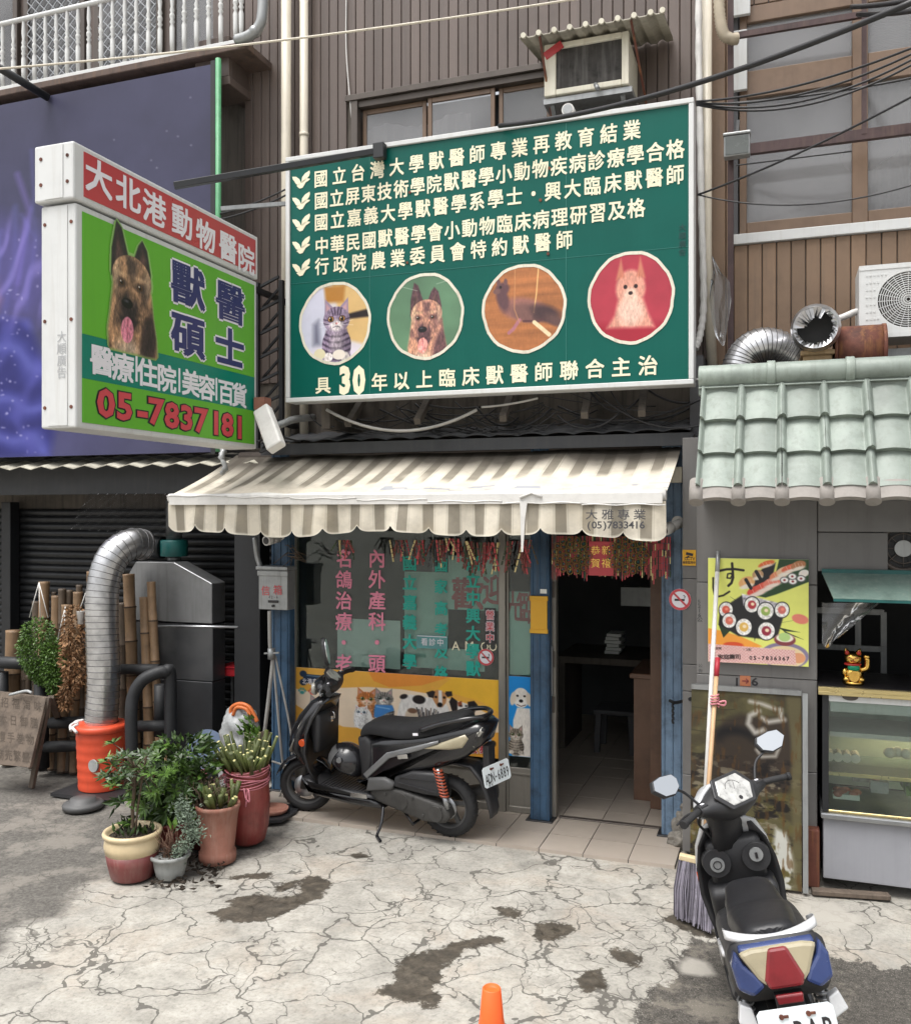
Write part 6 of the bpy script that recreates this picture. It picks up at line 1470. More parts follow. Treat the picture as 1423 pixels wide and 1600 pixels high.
for pts, wd in (([(490, 965), (560, 975), (640, 1000)], 22), ([(540, 1020), (490, 1050), (480, 1100), (520, 1150), (570, 1130)], 30), ([(560, 1060), (600, 1080), (690, 1060)], 26), ([(670, 1000), (672, 1040)], 24), ([(640, 1160), (660, 1230), (640, 1280), (560, 1290), (530, 1250)], 16)): A.fill(A.line(pts, wd, 11), wt, .85)
for v_ in (1020, 1085, 1160, 1300, 1420, 1600, 1760): A.fill(A.line([(135, v_), (260, v_ + 8), (400, v_)], 3, 2), (40, 36, 28), .7)
A.fill(A.poly([(640, 1700), (700, 1720), (760, 1900), (740, 2048), (600, 2048), (620, 1850)], 14) * np.clip((A.noise(50, 50, 3, 31) - .3) * 6, 0, 1), (224, 224, 214)); A.fill(A.poly([(700, 910), (790, 910), (790, 2048), (740, 2048), (730, 1200)], 12), (116, 108, 76), .8); A.fill(np.clip((A.noise(24, 90, 4, 41) - .58) * 8, 0, 1), (104, 72, 36), .6)
A.im *= .8
mbd = thing('menu_board', V((a.x + b.x) / 2, 5.95, 0), 'worn painted sheet board with peeling white characters leaning at the foot of stall wall', 'board')
zt_, zb2 = P(1170, 1082, 5.98).z, .01; xa_, xb_ = a.x, P(1252, 1200, 5.95).x
A.sheet('print', VC, mbd, V(xa_, 5.985, zt_), V(xb_ - xa_, 0, 0), V(0, -.11, zb2 - zt_), .003)
mb = MB(); mb.add([V(x, y + t, z) for x in (xa_, xb_) for (y, z) in ((5.985, zt_), (5.875, zb2)) for t in (0, .02)], [(0, 1, 3, 2), (4, 6, 7, 5), (0, 4, 5, 1), (2, 3, 7, 6), (0, 2, 6, 4), (1, 5, 7, 3)]); mb.build('sheet', M_['rustpale'], mbd)
mb = MB(); x_ = xb_ + .001; mb.bar((x_ + .02, 5.98, zt_ + .015), (x_ + .02, 5.865, zb2), .03, .03); mb.bar((xa_, 5.985, zt_ + .015), (xb_, 5.985, zt_ + .015), .03, .03); mb.build('edge_frame', M_['galv'], mbd)

# broom with a long white handle, and a stick tied to it
hb = V(-.36, 5.62, .62); top = P(1122, 862, 5.99); top.y = 5.99
bt = G(1083, 1452); hd_ = P(1083, 1345, bt.y + .12)
br = thing('push_broom', bt, 'large grey violet bristle broom with a long white handle leaning on the stall wall', 'broom')
hbase = P(1097, 1335, hd_.y)
mb = MB(); mb.tube([hbase, hbase.lerp(top, .93)], .0135, 12); mb.build('handle', M_['whitewrap'], br)
mb = MB(); mb.tube([hbase.lerp(top, .925), hbase.lerp(top, 1.0)], .0145, 12); mb.build('handle_end', M_['galv'], br)
l, r = P(1061, 1338, hd_.y), P(1112, 1350, hd_.y)
mb = MB(); mb.bar(l, r, .045, .03); mb.tube([hbase + V(0, 0, .05), hbase - V(0, 0, .02)], .02, 10); mb.build('head', M_['glazecream'], br, .005, 2)
rgb_ = random.Random(2); mb = MB()
bl_, brr = G(1055, 1430, .0), G(1112, 1456, 0)
for i in range(520):
    t, d_ = rgb_.random(), rgb_.uniform(-.02, .02); p = l.lerp(r, t) + V(0, d_, -.012); e = bl_.lerp(brr, t) + V(rgb_.uniform(-.012, .012), d_ * 2.2 + rgb_.uniform(-.015, .015), rgb_.uniform(0.004, .03)); m_ = p.lerp(e, .5) + V(-.012 if t < .3 else .004, -.012, 0)
    mb.tube([p, m_, e], .0038, 4, caps=False)
mb.build('bristles', M_['bristle'], br)
mb = MB(); mb.bar(r + V(.005, 0, 0), brr + V(.005, 0, .06), .008, .012); mb.build('side_stay', M_['whitewrap'], br)
tp = hbase.lerp(top, .62); s0 = P(1099, 1338, hd_.y - .03) - V(0, 0, .0)
t1 = P(1121, 1028, lerp(hd_.y, 5.99, .62) - .03)
stk = thing('wooden_stick', s0, 'pale wooden stick with a red rubber cap tied to the broom handle', 'stick')
mb = MB(); mb.tube([s0, s0.lerp(t1, .9)], .013, 10); mb.build('shaft', M_['palewood'], stk)
mb = MB(); mb.tube([s0.lerp(t1, .9), t1], .0155, 10); mb.build('cap', M_['redcap'], stk)
kn = P(1118, 1099, s0.lerp(t1, .77).y - .02); mb = MB()
for i in range(4): mb.tube([kn + V(.024 * cos(q_ / 9 * 2 * pi) - .008, .026 * sin(q_ / 9 * 2 * pi) + .015, (i - 1.5) * .016 + .003 * q_) for q_ in range(10)], .005, 5)
mb.tube(spline([kn + V(.01, -.01, 0), kn + V(.05, -.02, -.005), kn + V(.055, -.02, .02), kn + V(.02, -.02, .012)], 5), .006, 5); o = mb.build('string_knot', M_['pinkstring']); tag(o, 'pink string knotted round the broom handle and the stick', 'string')

# glass display case
xc, yc = P(1286, 1390, 5.97).x, 5.97; xe = 2.2
z1_, z0_ = P(1290, 1076, yc).z, P(1290, 1268, yc).z
dc = thing('display_case', V(xc + .5, yc + .3, 0), 'refrigerated glass display case with grey front panel at the stall counter', 'display case')
mb = MB(); mb.box(xc, xe, yc + .01, yc + .6, .07, z0_ - .04); mb.build('front_panel', M_['counter'], dc, .004, 1)
mb = MB(); mb.box(xc - .015, xe, yc - .025, yc + .61, z0_ - .039, z0_ - .005); mb.build('ledge', M_['steel'], dc, .008, 2)
mb = MB(); mb.box(xc, xe, yc - .0, yc + .01, z0_ - .004, z0_ + .012); mb.box(xc - .03, xe, yc - .02, yc + .012, z1_ - .02, z1_ + .012); mb.box(xc - .03, xe, yc - .03, yc - .021, z1_ - .035, z1_ - .012); mb.build('gold_trim', M_['brasstrim'], dc, .003, 1)
mb = MB(); mb.box(xc - .03, xe, yc + .013, yc + .6, z1_ - .02, z1_ + .015); mb.build('top_plate', M_['blackvinyl'], dc)
mb = MB(); mb.box(xc + .035, xe, yc + .555, yc + .568, z0_ + .02, z1_ - .08); mb.build('back_panel', mat('pale green back panel', (.42, .50, .44), .4), dc)
mb = MB(); mb.box(xc - .005, xc + .03, yc - .005, yc + .05, z0_, z1_ - .021); mb.box(xc, xc + .03, yc + .051, yc + .59, z0_, z1_ - .021); mb.box(xc + .031, xe, yc + .57, yc + .6, z0_, z1_ - .021); mb.build('frame', M_['black'], dc)
mb = MB(); mb.box(xc + .031, xe, yc + .0, yc + .02, z1_ - .075, z1_ - .022); mb.build('top_rail', M_['white'], dc)
mb = MB(); c = P(1328, 1089, yc - .004); vs = [(.045 * cos(2 * pi * i / 20), .022 * sin(2 * pi * i / 20)) for i in range(20)]; mb.prism(vs, c, V(1, 0, 0), V(0, 0, 1), .004); mb.build('maker_badge', M_['darkalu'], dc)
mb = MB(); mb.box(xc + .031, xe, yc + .004, yc + .009, z0_ + .013, z1_ - .076); mb.build('front_glass', M_['caseglass'], dc)
zs1 = P(1330, 1205, yc + .1).z; mb = MB(); mb.box(xc + .032, xe, yc + .03, yc + .5, zs1 - .012, zs1); mb.build('shelf', M_['caseglass'], dc); mb = MB(); mb.box(xc + .032, xe, yc + .022, yc + .03, zs1 - .016, zs1 + .004); mb.build('shelf_edge', M_['brasstrim'], dc)
mb = MB(); mb.box(xc + .032, xe, yc + .04, yc + .56, z0_ - .004, z0_ + .01); mb.build('tray_floor', M_['steel'], dc)
_k = N('lit warm tube'); _k.b.inputs['Emission Color'].default_value = (1, .72, .42, 1); _k.b.inputs['Emission Strength'].default_value = 9.; LAMP = _k.m
zl_ = P(1380, 1153, yc + .3).z; mb = MB(); mb.tube([(P(1335, 1150, yc + .3).x, yc + .3, zl_), (xe, yc + .3, zl_)], .012, 8); mb.build('lamp_tube', LAMP, dc)
mb = MB(); mb.box(xc + .04, xe, yc + .1, yc + .55, zl_ + .03, zl_ + .06); mb.box(xc + .04, xe, yc + .02, yc + .12, z1_ - .14, z1_ - .08); mb.build('inner_rail', M_['white'], dc)
# food in the case
def food(name, u, v, Y, w_, h_, m, label, kind='box', m2=None):
    c = P(u, v, Y); mb = MB()
    if kind == 'packs':
        for i in range(4):
            for j in range(2): mb.tube([(c.x - w_ / 2 + (i + .5) * w_ / 4, Y + j * .06, c.z + (.025 if 0 else .03)), (c.x - w_ / 2 + (i + .5) * w_ / 4, Y + j * .06 + .05, c.z + .03)], .028, 12)
    elif kind == 'ball':
        for i in range(3): mb.sph((c.x - w_ / 3 + i * w_ / 3, Y + .03 * (i % 2), c.z + .03), (.035, .035, .032), 12, 8)
    elif kind == 'tub':
        mb.box(c.x - w_ / 2, c.x + w_ / 2, Y, Y + .1, c.z, c.z + h_)
        for i in range(6): mb.sph((c.x + random.uniform(-.04, .04), Y + random.uniform(.02, .08), c.z + h_ + .005), .02, 8, 6, 1)
    else:
        mb.box(c.x - w_ / 2, c.x + w_ / 2, Y, Y + .12, c.z, c.z + h_ * .6)
        for i in range(9): mb.sph((c.x + random.uniform(-w_ / 2.3, w_ / 2.3), Y + random.uniform(.01, .11), c.z + h_ * .6), (.03, .03, h_ * .4), 8, 6, 1)
    o = mb.build(name, [M_[m], M_[m2 or m]]); tag(o, label, 'food'); return o
food('roll_pack', 1316, 1192, yc + .12, .2, .05, 'rice', 'row of wrapped rice rolls on the upper shelf of the glass case', 'packs'); food('rice_balls', 1403, 1185, yc + .14, .14, .06, 'rice', 'cluster of rice balls right on the upper shelf of the case', 'ball')
food('meat_pack', 1322, 1250, yc + .06, .15, .05, 'paper', 'flat pack of pink meat lower left in the glass case', 'box', 'pink'); food('food_tub', 1374, 1240, yc + .1, .1, .07, 'tarp', 'clear tub with red food in the bottom of the glass case', 'tub', 'pink')
food('green_pack', 1424, 1245, yc + .08, .06, .1, 'leaflime', 'yellow green packet at the right edge of the glass case', 'box', 'leaflime')
for i, u in enumerate((1345, 1395, 1360)): food('glass_bowl', u, 1222 - 4 * (i == 2), yc + .34, .1, .05, 'tarp', ('left', 'right', 'middle')[i] + ' clear glass bowl at the back of the case floor', 'box', 'tarp')
# golden waving cat on top
k_ = P(1333, 1062, yc + .12); k_.z = z1_ + .016
gc = thing('golden_cat', k_, 'golden waving cat figurine with green bib on top of the display case', 'figurine')
x, y, z = k_; mb = MB()
mb.lathe([(.05, 0), (.062, .005), (.062, .018), (.05, .022)], (x, y, z), 20); mb.sph((x, y, z + .062), (.058, .05, .052), 18, 12); mb.sph((x, y, z + .1), (.044, .042, .045), 18, 12); mb.sph((x - .004, y - .006, z + .158), (.05, .043, .042), 18, 12)
mb.tube(spline([(x + .04, y, z + .09), (x + .07, y, z + .1), (x + .078, y, z + .13), (x + .076, y - .005, z + .165)], 5), .0165, 10); mb.sph((x + .074, y - .006, z + .172), (.02, .018, .016), 12, 8); mb.sph((x - .05, y - .02, z + .075), (.018, .02, .026), 10, 8)
for sx in (-1, 1): mb.sph((x + sx * .04, y - .03, z + .034), (.024, .022, .02), 12, 8)
mb.build('body', M_['gold'], gc)
mb = MB(); mr = MB()
for sx in (-1, 1):
    for q_, s_ in ((mb, 1.), (mr, .72)): q_.lathe([(.02 * s_, 0), (.016 * s_, .016), (.0075 * s_, .03 * s_), (.001, .038 * s_)], (x - .004 + sx * .031, y - .006 - (.008 if s_ < 1 else 0), z + .186), 12, (sx * .3, -.1, 1))
mb.build('ear', M_['gold'], gc); mr.build('ear_lining', M_['goldred'], gc)
mb = MB(); mb.tube([(x - .004 + .043 * cos(t / 16 * 2 * pi), y - .003 + .041 * sin(t / 16 * 2 * pi), z + .124) for t in range(16)], .007, 8, closed=True); mb.build('collar', M_['goldred'], gc)
mb = MB(); mb.sph((x, y - .03, z + .104), (.036, .02, .024), 14, 8); mb.build('bib', M_['goldgreen'], gc)
mb = MB()
for sx in (-1, 1): mb.tube(spline([(x - .004 + sx * .03, y - .045, z + .165), (x - .004 + sx * .02, y - .05, z + .17), (x - .004 + sx * .01, y - .05, z + .163)], 4), .0024, 5)
mb.sph((x - .004, y - .051, z + .155), (.005, .004, .004), 8, 6); mb.tube([(x - .018, y - .046, z + .147), (x - .004, y - .05, z + .144), (x + .01, y - .046, z + .147)], .002, 5); mb.build('face_marks', M_['goldred'], gc)
mb = MB(); mb.prism([(.03 * cos(2 * pi * i / 20), .034 * sin(2 * pi * i / 20)) for i in range(20)], (x, y - .052, z + .056), V(1, 0, 0), V(0, 0, 1), .006); put_char(mb, '福', (x, y - .058, z + .056), AX, AZ, .04, .045, .01, .001); mb.build('coin', M_['gold'], gc)
# plate of green glass and plastic film over the counter
a, b = P(1284, 896, 5.98), P(1440, 940, 5.7)
gw = thing('glass_canopy', V(a.x + .4, 5.9, b.z), 'sloping frosted green glass flap hung above the stall counter', 'canopy')
mb = MB(); mb.add([V(a.x, 5.99, a.z), V(xe, 5.99, a.z), V(xe, 5.66, b.z), V(P(1302, 936, 5.66).x, 5.66, b.z)], [(0, 1, 2, 3)]); o = mb.build('pane', mat('dusty green glass', (.16, .23, .20), .2, 0, .3, 5, 0, 60, .3, (.3, .33, .3)), gw); so = o.modifiers.new('s', 'SOLIDIFY'); so.thickness = .008
mb = MB(); mb.bar((a.x, 5.995, a.z + .01), (xe, 5.995, a.z + .01), .03, .035); mb.bar((P(1302, 936, 5.66).x, 5.655, b.z - .003), (xe, 5.655, b.z - .003), .008, .014); mb.build('edge_bar', M_['tealmotor'], gw)
mb = MB(); rows = []
for i in range(7):
    t = i / 6; row = []
    for j in range(9):
        s_ = j / 8; u = lerp(1284, lerp(1375, 1310, t), s_); v = lerp(942, 1005, t) + 0 * s_; row.append(P(u, v + 8 * sin(s_ * 5) * t, 6.0 + .03 * sin(s_ * 9 + t * 4)))
    rows.append(row)
mb.loft(rows, closed=False); o = mb.build('plastic_film', M_['film']); tag(o, 'creased clear plastic film hanging below the green glass flap', 'plastic sheet')
# fan in the wall opening, shelf frame, timber and skirting
c = P(1411, 857, YS + .03); R_ = .13
fn = thing('exhaust_fan', c, 'black exhaust fan set in the wall above the green glass flap', 'fan')
mb = MB(); mb.tube([c + V(R_ * cos(t / 28 * 2 * pi), 0, R_ * sin(t / 28 * 2 * pi)) for t in range(28)], .014, 8, closed=True); mb.tube([c + V(.09 * cos(t / 24 * 2 * pi), 0, .09 * sin(t / 24 * 2 * pi)) for t in range(24)], .004, 6, closed=True)
for q_ in range(8): t = 2 * pi * q_ / 8; mb.tube([c, c + V(R_ * cos(t), 0, R_ * sin(t))], .003, 5)
mb.build('guard', M_['darkalu'], fn); mb = MB(); mb.tube([c + V(0, -.02, 0), c + V(0, .02, 0)], .05, 20); mb.build('hub', M_['galv'], fn)
mb = MB()
for q_ in range(5): t = 2 * pi * q_ / 5; e_ = V(cos(t), 0, sin(t)); f_ = V(cos(t + .7), 0, sin(t + .7)); mb.add([c + e_ * .04 + V(0, .02, 0), c + e_ * .115 + V(0, .015, 0), c + f_ * .115 + V(0, .05, 0), c + f_ * .04 + V(0, .04, 0)], [(0, 1, 2, 3)])
mb.build('blade', M_['black'], fn)
mb = MB(); a, b = P(1340, 955, 7.3), P(1380, 1050, 7.3)
for x_ in (a.x, b.x): mb.bar((x_, 7.3, .6), (x_, 7.3, a.z), .04, .04)
for z_ in (a.z, P(1340, 1012, 7.3).z): mb.bar((a.x - .35, 7.28, z_), (b.x, 7.28, z_), .04, .04)
o = mb.build('shelf_frame', M_['galv']); tag(o, 'dim metal shelf frame inside the stall behind the golden cat', 'shelf')
mb = MB(); c = G(1268, 1385); mb.box(c.x - .055, c.x + .045, c.y - .03, c.y + .06, 0, .36); o = mb.build('timber_block', M_['rust'], None, .012, 2); tag(o, 'reddish brown timber block standing between stall wall and display case', 'timber')
mb = MB(); c0_, c1_ = G(1268, 1402), G(1392, 1412); mb.bar(c0_ + V(0, .05, .016), c1_ + V(0, .06, .016), .06, .032); o = mb.build('kerb_timber', M_['oldwood'], None, .006, 1); tag(o, 'grey timber lying along the foot of the display case', 'timber')
mb = MB(); rgk = random.Random(9)
for (u, v, rx, ry, rz, zc9) in ((1068, 1318, .085, .07, .13, .08), (1064, 1326, .10, .07, .07, .03), (1074, 1316, .06, .05, .10, .2)): c = G(u, v, 0); mb.sph((c.x, c.y + .05, zc9), (rx, ry, rz), 18, 12)
o = mb.build('broken_footing', M_['rubble'], None, subsurf=2); d9 = o.modifiers.new('rough', 'DISPLACE'); t9 = bpy.data.textures.new('rough', 'CLOUDS'); t9.noise_scale = .05; t9.noise_depth = 4; d9.texture = t9; d9.strength = .07; d9.texture_coords = 'GLOBAL'; tag(o, 'broken concrete footing at the base of the grey pilaster', 'rubble')
# traffic cone
ctp = G(768, 1600); t_ = (CYP - 1543) / F; zc_ = .72; dd = (H - zc_) * F / (1543 - CYP); aa = (768 - CXP) / F; cp = V(dd * (-S + aa * C), dd * (C + aa * S), 0)
cn = thing('traffic_cone', cp, 'fluorescent orange traffic cone standing at the front of the forecourt', 'traffic cone')
mb = MB(); mb.lathe([(.022, zc_ - .012), (.027, zc_), (.031, zc_ - .004), (.04, zc_ - .1), (.145, .03), (.15, .03)], cp, 32); mb.build('cone', M_['cone'], cn)
mb = MB(); mb.box(cp.x - .19, cp.x + .19, cp.y - .19, cp.y + .19, 0, .03); mb.build('base', M_['cone'], cn, .01, 2)
# ------------------------------------------------------------------ on and behind the shop front
YB_ = YF + .016
# pet banner
b0, b1 = P(457, 1042, YB_), P(783, 1186, YB_)
A = Art(60, 1378, 250, 838, 330, 165, (238, 178, 74))
one = np.ones(A.X.shape)
A.fill(A.poly([(560, 240), (1100, 240), (900, 330), (700, 360), (600, 320)], 3), (236, 150, 62)); A.fill(A.poly([(1100, 240), (1400, 240), (1400, 520), (1260, 420), (1000, 350)], 3), (244, 190, 60))
A.fill(A.poly([(60, 420), (160, 440), (330, 400), (560, 370), (780, 370), (1000, 395), (1200, 450), (1390, 560), (1390, 640), (1200, 660), (900, 700), (400, 700), (180, 610), (60, 590)], 4), (246, 224, 196))
A.fill(A.poly([(60, 540), (180, 620), (240, 740), (60, 740)], 3), (240, 176, 74)); A.fill(A.poly([(700, 838), (1000, 720), (1390, 640), (1390, 838)], 4), (238, 170, 66))
nv = (38, 58, 84)
A.fill(A.poly([(135, 300), (330, 305), (330, 372), (135, 372)], 2), nv)
for x, y in ((134, 300), (134, 368), (332, 306), (332, 366)): A.fill(A.ell(x, y, 24, 26), nv)
A.fill(A.line([(160, 312), (310, 316)], 4), (150, 180, 200))
for (x, col) in ((127, (70, 160, 158)), (194, (216, 84, 74)), (262, (226, 226, 214))):
    A.fill(A.ell(x, 452, 15, 13), col)
    for dx, dy in ((-20, -8), (-8, -24), (8, -24), (20, -8)): A.fill(A.ell(x + dx, 444 + dy * .9, 6, 9), col)
draw_cat(A, 235, 700, 150, (150, 148, 146), (60, 56, 56), (222, 216, 206), (150, 150, 100), seed=1); draw_cat(A, 300, 600, 150, (225, 222, 216), (170, 165, 160), (240, 236, 230), (90, 110, 120), seed=2, stripes=False)
draw_cat(A, 555, 640, 165, (205, 128, 70), (150, 82, 40), (240, 214, 190), (130, 150, 60), seed=3)
draw_cat(A, 665, 610, 150, (150, 146, 140), (58, 54, 52), (228, 220, 210), (110, 130, 120), seed=4)
A.fill(A.poly([(610, 505), (720, 500), (730, 540), (690, 560), (625, 610), (600, 600)], 3), (70, 134, 200)); A.fill(A.line([(620, 520), (700, 530)], 8), (140, 190, 230))
A.fill(A.ell(530, 620, 60, 90), (240, 238, 234)); draw_cat(A, 520, 690, 110, (240, 238, 234), (190, 186, 180), (250, 250, 250), (80, 130, 170), seed=5, stripes=False)
w_ = (232, 228, 222); kd = (40, 34, 34)
bd = np.maximum(A.poly([(745, 600), (760, 500), (775, 440), (830, 405), (950, 420), (1060, 470), (1060, 600)], 4), A.ell(1000, 520, 70, 90)); A.fill(bd, w_); A.fill(A.ell(885, 440, 40, 34), kd); A.fill(A.ell(790, 425, 26, 18, -.5), kd); fur(A, bd, 21, .1)
hd = A.poly([(950, 375), (1000, 355), (1060, 380), (1050, 450), (1030, 485), (1000, 488), (980, 450)], 3); A.fill(hd, (196, 140, 90)); A.fill(A.poly([(1005, 358), (1025, 358), (1030, 480), (1005, 485)], 3), w_)
A.fill(A.poly([(930, 380), (970, 362), (985, 372), (975, 420), (945, 415)], 3), kd); A.fill(A.poly([(1050, 362), (1086, 358), (1090, 392), (1060, 405), (1045, 380)], 3), kd); A.fill(A.ell(1014, 468, 16, 18), (14, 12, 14)); A.fill(A.ell(990, 410, 8, 9), (20, 14, 12)); A.fill(A.ell(1040, 410, 8, 9), (20, 14, 12))
bd = np.maximum(A.ell(1150, 500, 50, 60), A.poly([(1110, 520), (1190, 520), (1210, 640), (1090, 640)], 4)); A.fill(bd, w_)
for pts in ([(1120, 430), (1085, 400), (1070, 440), (1090, 520), (1120, 500)], [(1180, 430), (1220, 418), (1242, 450), (1215, 530), (1185, 500)]): A.fill(A.poly(pts, 3), kd)
A.fill(A.poly([(1120, 440), (1145, 425), (1150, 470), (1125, 470)], 3), (150, 80, 50)); A.fill(A.ell(1158, 492, 11, 11), kd); A.fill(A.ell(1140, 465, 7, 7), kd); A.fill(A.ell(1172, 462, 7, 7), kd)
for i in range(14): A.fill(A.line([(880 + i * 8, 595), (860 + i * 11, 540 - 40 * abs(sin(i * 1.9)))], 7, 2), (50, 46, 48) if i % 3 else (120, 104, 92))
A.fill(A.ell(840, 570, 40, 60), (214, 196, 172)); A.fill(A.ell(845, 530, 30, 20), (120, 90, 70))
fb = A.ell(1270, 650, 62, 80); A.fill(fb, (72, 74, 82)); A.fill(A.poly([(1230, 640), (1215, 580), (1245, 600)], 2), (60, 60, 66)); A.fill(A.poly([(1285, 610), (1315, 552), (1325, 590), (1305, 640)], 2), (200, 150, 150)); A.fill(A.ell(1262, 665, 34, 24), (30, 30, 34)); A.fill(A.ell(1245, 630, 9, 9), (16, 12, 12)); A.fill(A.ell(1290, 625, 9, 9), (16, 12, 12)); A.fill(A.poly([(1235, 705), (1320, 690), (1330, 750), (1240, 750)], 3), (130, 160, 190)); A.fill(A.ell(1330, 730, 18, 24), kd); fur(A, fb, 31, .35)
A.fill(A.ell(145, 650, 16, 50), (60, 46, 44))
bn = thing('pet_banner', V((b0.x + b1.x) / 2, YB_, b1.z), 'orange yellow banner printed with cats and dogs across the lower shop window', 'banner')
A.sheet('print', VC, bn, V(b0.x, YB_, b0.z), V(b1.x - b0.x, 0, 0), V(0, 0, b1.z - b0.z), 0.003)
mb = MB(); mb.box(b0.x, b1.x, YB_, YB_ + .0025, b1.z, b0.z); mb.build('backing', M_['whitevinyl'], bn)
def bp(x, y): return P(440 + x / 4.066, 980 + y / 4.066, YB_)
mb = MB(); put_line(mb, '北港家畜醫院', bp(148, 344), bp(316, 350), AX, AZ, .043, .052, .018, .0065); mb.build('clinic_name', M_['whitevinyl'], bn)
mb = MB(); put_line(mb, '服務', bp(1212, 766), bp(1290, 770), AX, AZ, .095, .09, .05, .0055); mb.build('lettering_outline', M_['whitevinyl'], bn)
mb = MB(); put_line(mb, '服務', bp(1212, 766), bp(1290, 770), AX, AZ, .085, .085, .028, .0085); mb.build('lettering', M_['redvinyl'], bn)
# puppy poster in the side light
p0, p1 = P(792, 1056, YF + .018), P(831, 1184, YF + .018)
A = Art(0, 39, 0, 128, 70, 210, (28, 140, 216)); w_ = (232, 226, 216)
bd = np.maximum(A.poly([(8, 128), (10, 70), (16, 50), (36, 50), (42, 128)], 1), A.ell(22, 34, 13, 16)); A.fill(bd, w_); fur(A, bd, 3, .08)
for x0, sgn in ((9.5, -1), (34.5, 1)): A.fill(A.ell(x0, 36, 4.5, 11, -.15 * sgn), (222, 208, 188))
A.fill(A.ell(22, 42, 8, 7), (240, 236, 228)); A.fill(A.ell(22, 39, 3.2, 2.6), (24, 18, 18)); A.fill(A.ell(16.5, 31, 1.9, 1.7), (30, 20, 16)); A.fill(A.ell(27.5, 31, 1.9, 1.7), (30, 20, 16)); A.fill(A.line([(16, 45), (22, 47.5), (29, 45)], 1.2), (90, 60, 56))
draw_cat(A, 14, 124, 29, (142, 132, 118), (58, 50, 44), (214, 204, 190), (140, 150, 90), seed=7)
pp = thing('puppy_poster', V((p0.x + p1.x) / 2, YF, p1.z), 'narrow blue poster of a white puppy and tabby kitten beside the blue post', 'poster')
A.sheet('print', VC, pp, V(p0.x, YF + .018, p0.z), V(p1.x - p0.x, 0, 0), V(0, 0, p1.z - p0.z), .002)
mb = MB(); mb.box(p0.x, p1.x, YF + .0182, YF + .021, p1.z, p0.z); mb.build('backing', M_['whitevinyl'], pp)
# sheets of paper behind the glass
def sheet(name, u0, v0, u1, v1, m, label, cat='paper', Y=YF + .044, tilt=0, tq=.004):
    a, b = P(u0, v0, Y), P(u1, v1, Y); mb = MB(); mb.box(a.x, b.x, Y, Y + tq, b.z, a.z); o = mb.build(name, M_[m]); return tag(o, label, cat)
sheet('paper_sheet', 527, 966, 625, 1046, 'paper', 'big greyish white sheet behind the lower left of the shop glass', Y=YF + .05)
sheet('paper_sheet', 632, 893, 700, 1046, 'greenpaper', 'pale green sheet behind the middle of the shop glass', Y=YF + .08)
sheet('paper_sheet', 700, 868, 778, 955, 'greenpaper', 'pale green sheet carrying the big red welcome character')
sheet('paper_sheet', 694, 1013, 757, 1050, 'greenpaper', 'small pale green notice at the bottom right of shop glass', Y=YF + .05)
sheet('paper_sheet', 792, 924, 832, 1056, 'greenpaper', 'pale green sheet in the narrow side light above the puppy poster')
mb = MB(); put_char(mb, '歡', P(730, 928, YF + .042), AX, AZ, .27, .26, .03, 0); put_char(mb, '迎', P(772, 922, YF + .042), AX, AZ, .2, .24, .03, 0); o = mb.build('welcome_lettering', M_['redvinyl']); tag(o, 'big dark red welcome characters stuck inside the main shop glass', 'lettering')
mb = MB(); put_char(mb, '光', P(801, 947, YF + .042), AX, AZ, .17, .24, .02, 0); put_char(mb, '臨', P(827, 950, YF + .042), AX, AZ, .17, .26, .02, 0); o = mb.build('welcome_lettering', M_['redvinyl']); tag(o, 'big red characters inside the narrow side light', 'lettering')
a, b = P(757, 950, YF + .024), P(774, 1008, YF + .024)
op = thing('open_sign', V((a.x + b.x) / 2, YF, b.z), 'narrow black sign with white and red characters saying open for business', 'sign')
mb = MB(); mb.box(a.x, b.x, YF + .022, YF + .027, b.z, a.z); mb.build('board', M_['blackvinyl'], op)
mb = MB()
for i, ch in enumerate('營業中'): put_char(mb, ch, P(765.5, 961 + i * 18, YF + .022), AX, AZ, .075, .08, .05, .001)
mb.build('lettering_outline', M_['whitevinyl'], op)
mb = MB()
for i, ch in enumerate('營業中'): put_char(mb, ch, P(765.5, 961 + i * 18, YF + .022), AX, AZ, .07, .075, .015, .004)
mb.build('lettering', M_['redvinyl'], op)
a, b = P(651, 992, YF + .024), P(699, 1015, YF + .024)
cs_ = thing('consulting_sign', V((a.x + b.x) / 2, YF, b.z), 'small teal consulting sign tilted slightly on the shop glass', 'sign')
mb = MB(); mb.box(a.x, b.x, YF + .022, YF + .027, b.z, a.z); mb.build('board', mat('pale teal board', (.10, .30, .30), .4), cs_)
mb = MB(); mb.box(a.x + .004, b.x - .004, YF + .0205, YF + .0219, a.z - .01, a.z - .004); put_line(mb, '看診中', P(663, 1003, YF + .022), P(688, 1004, YF + .022), AX, AZ, .06, .062, .01, .002); mb.build('lettering', M_['whitevinyl'], cs_)
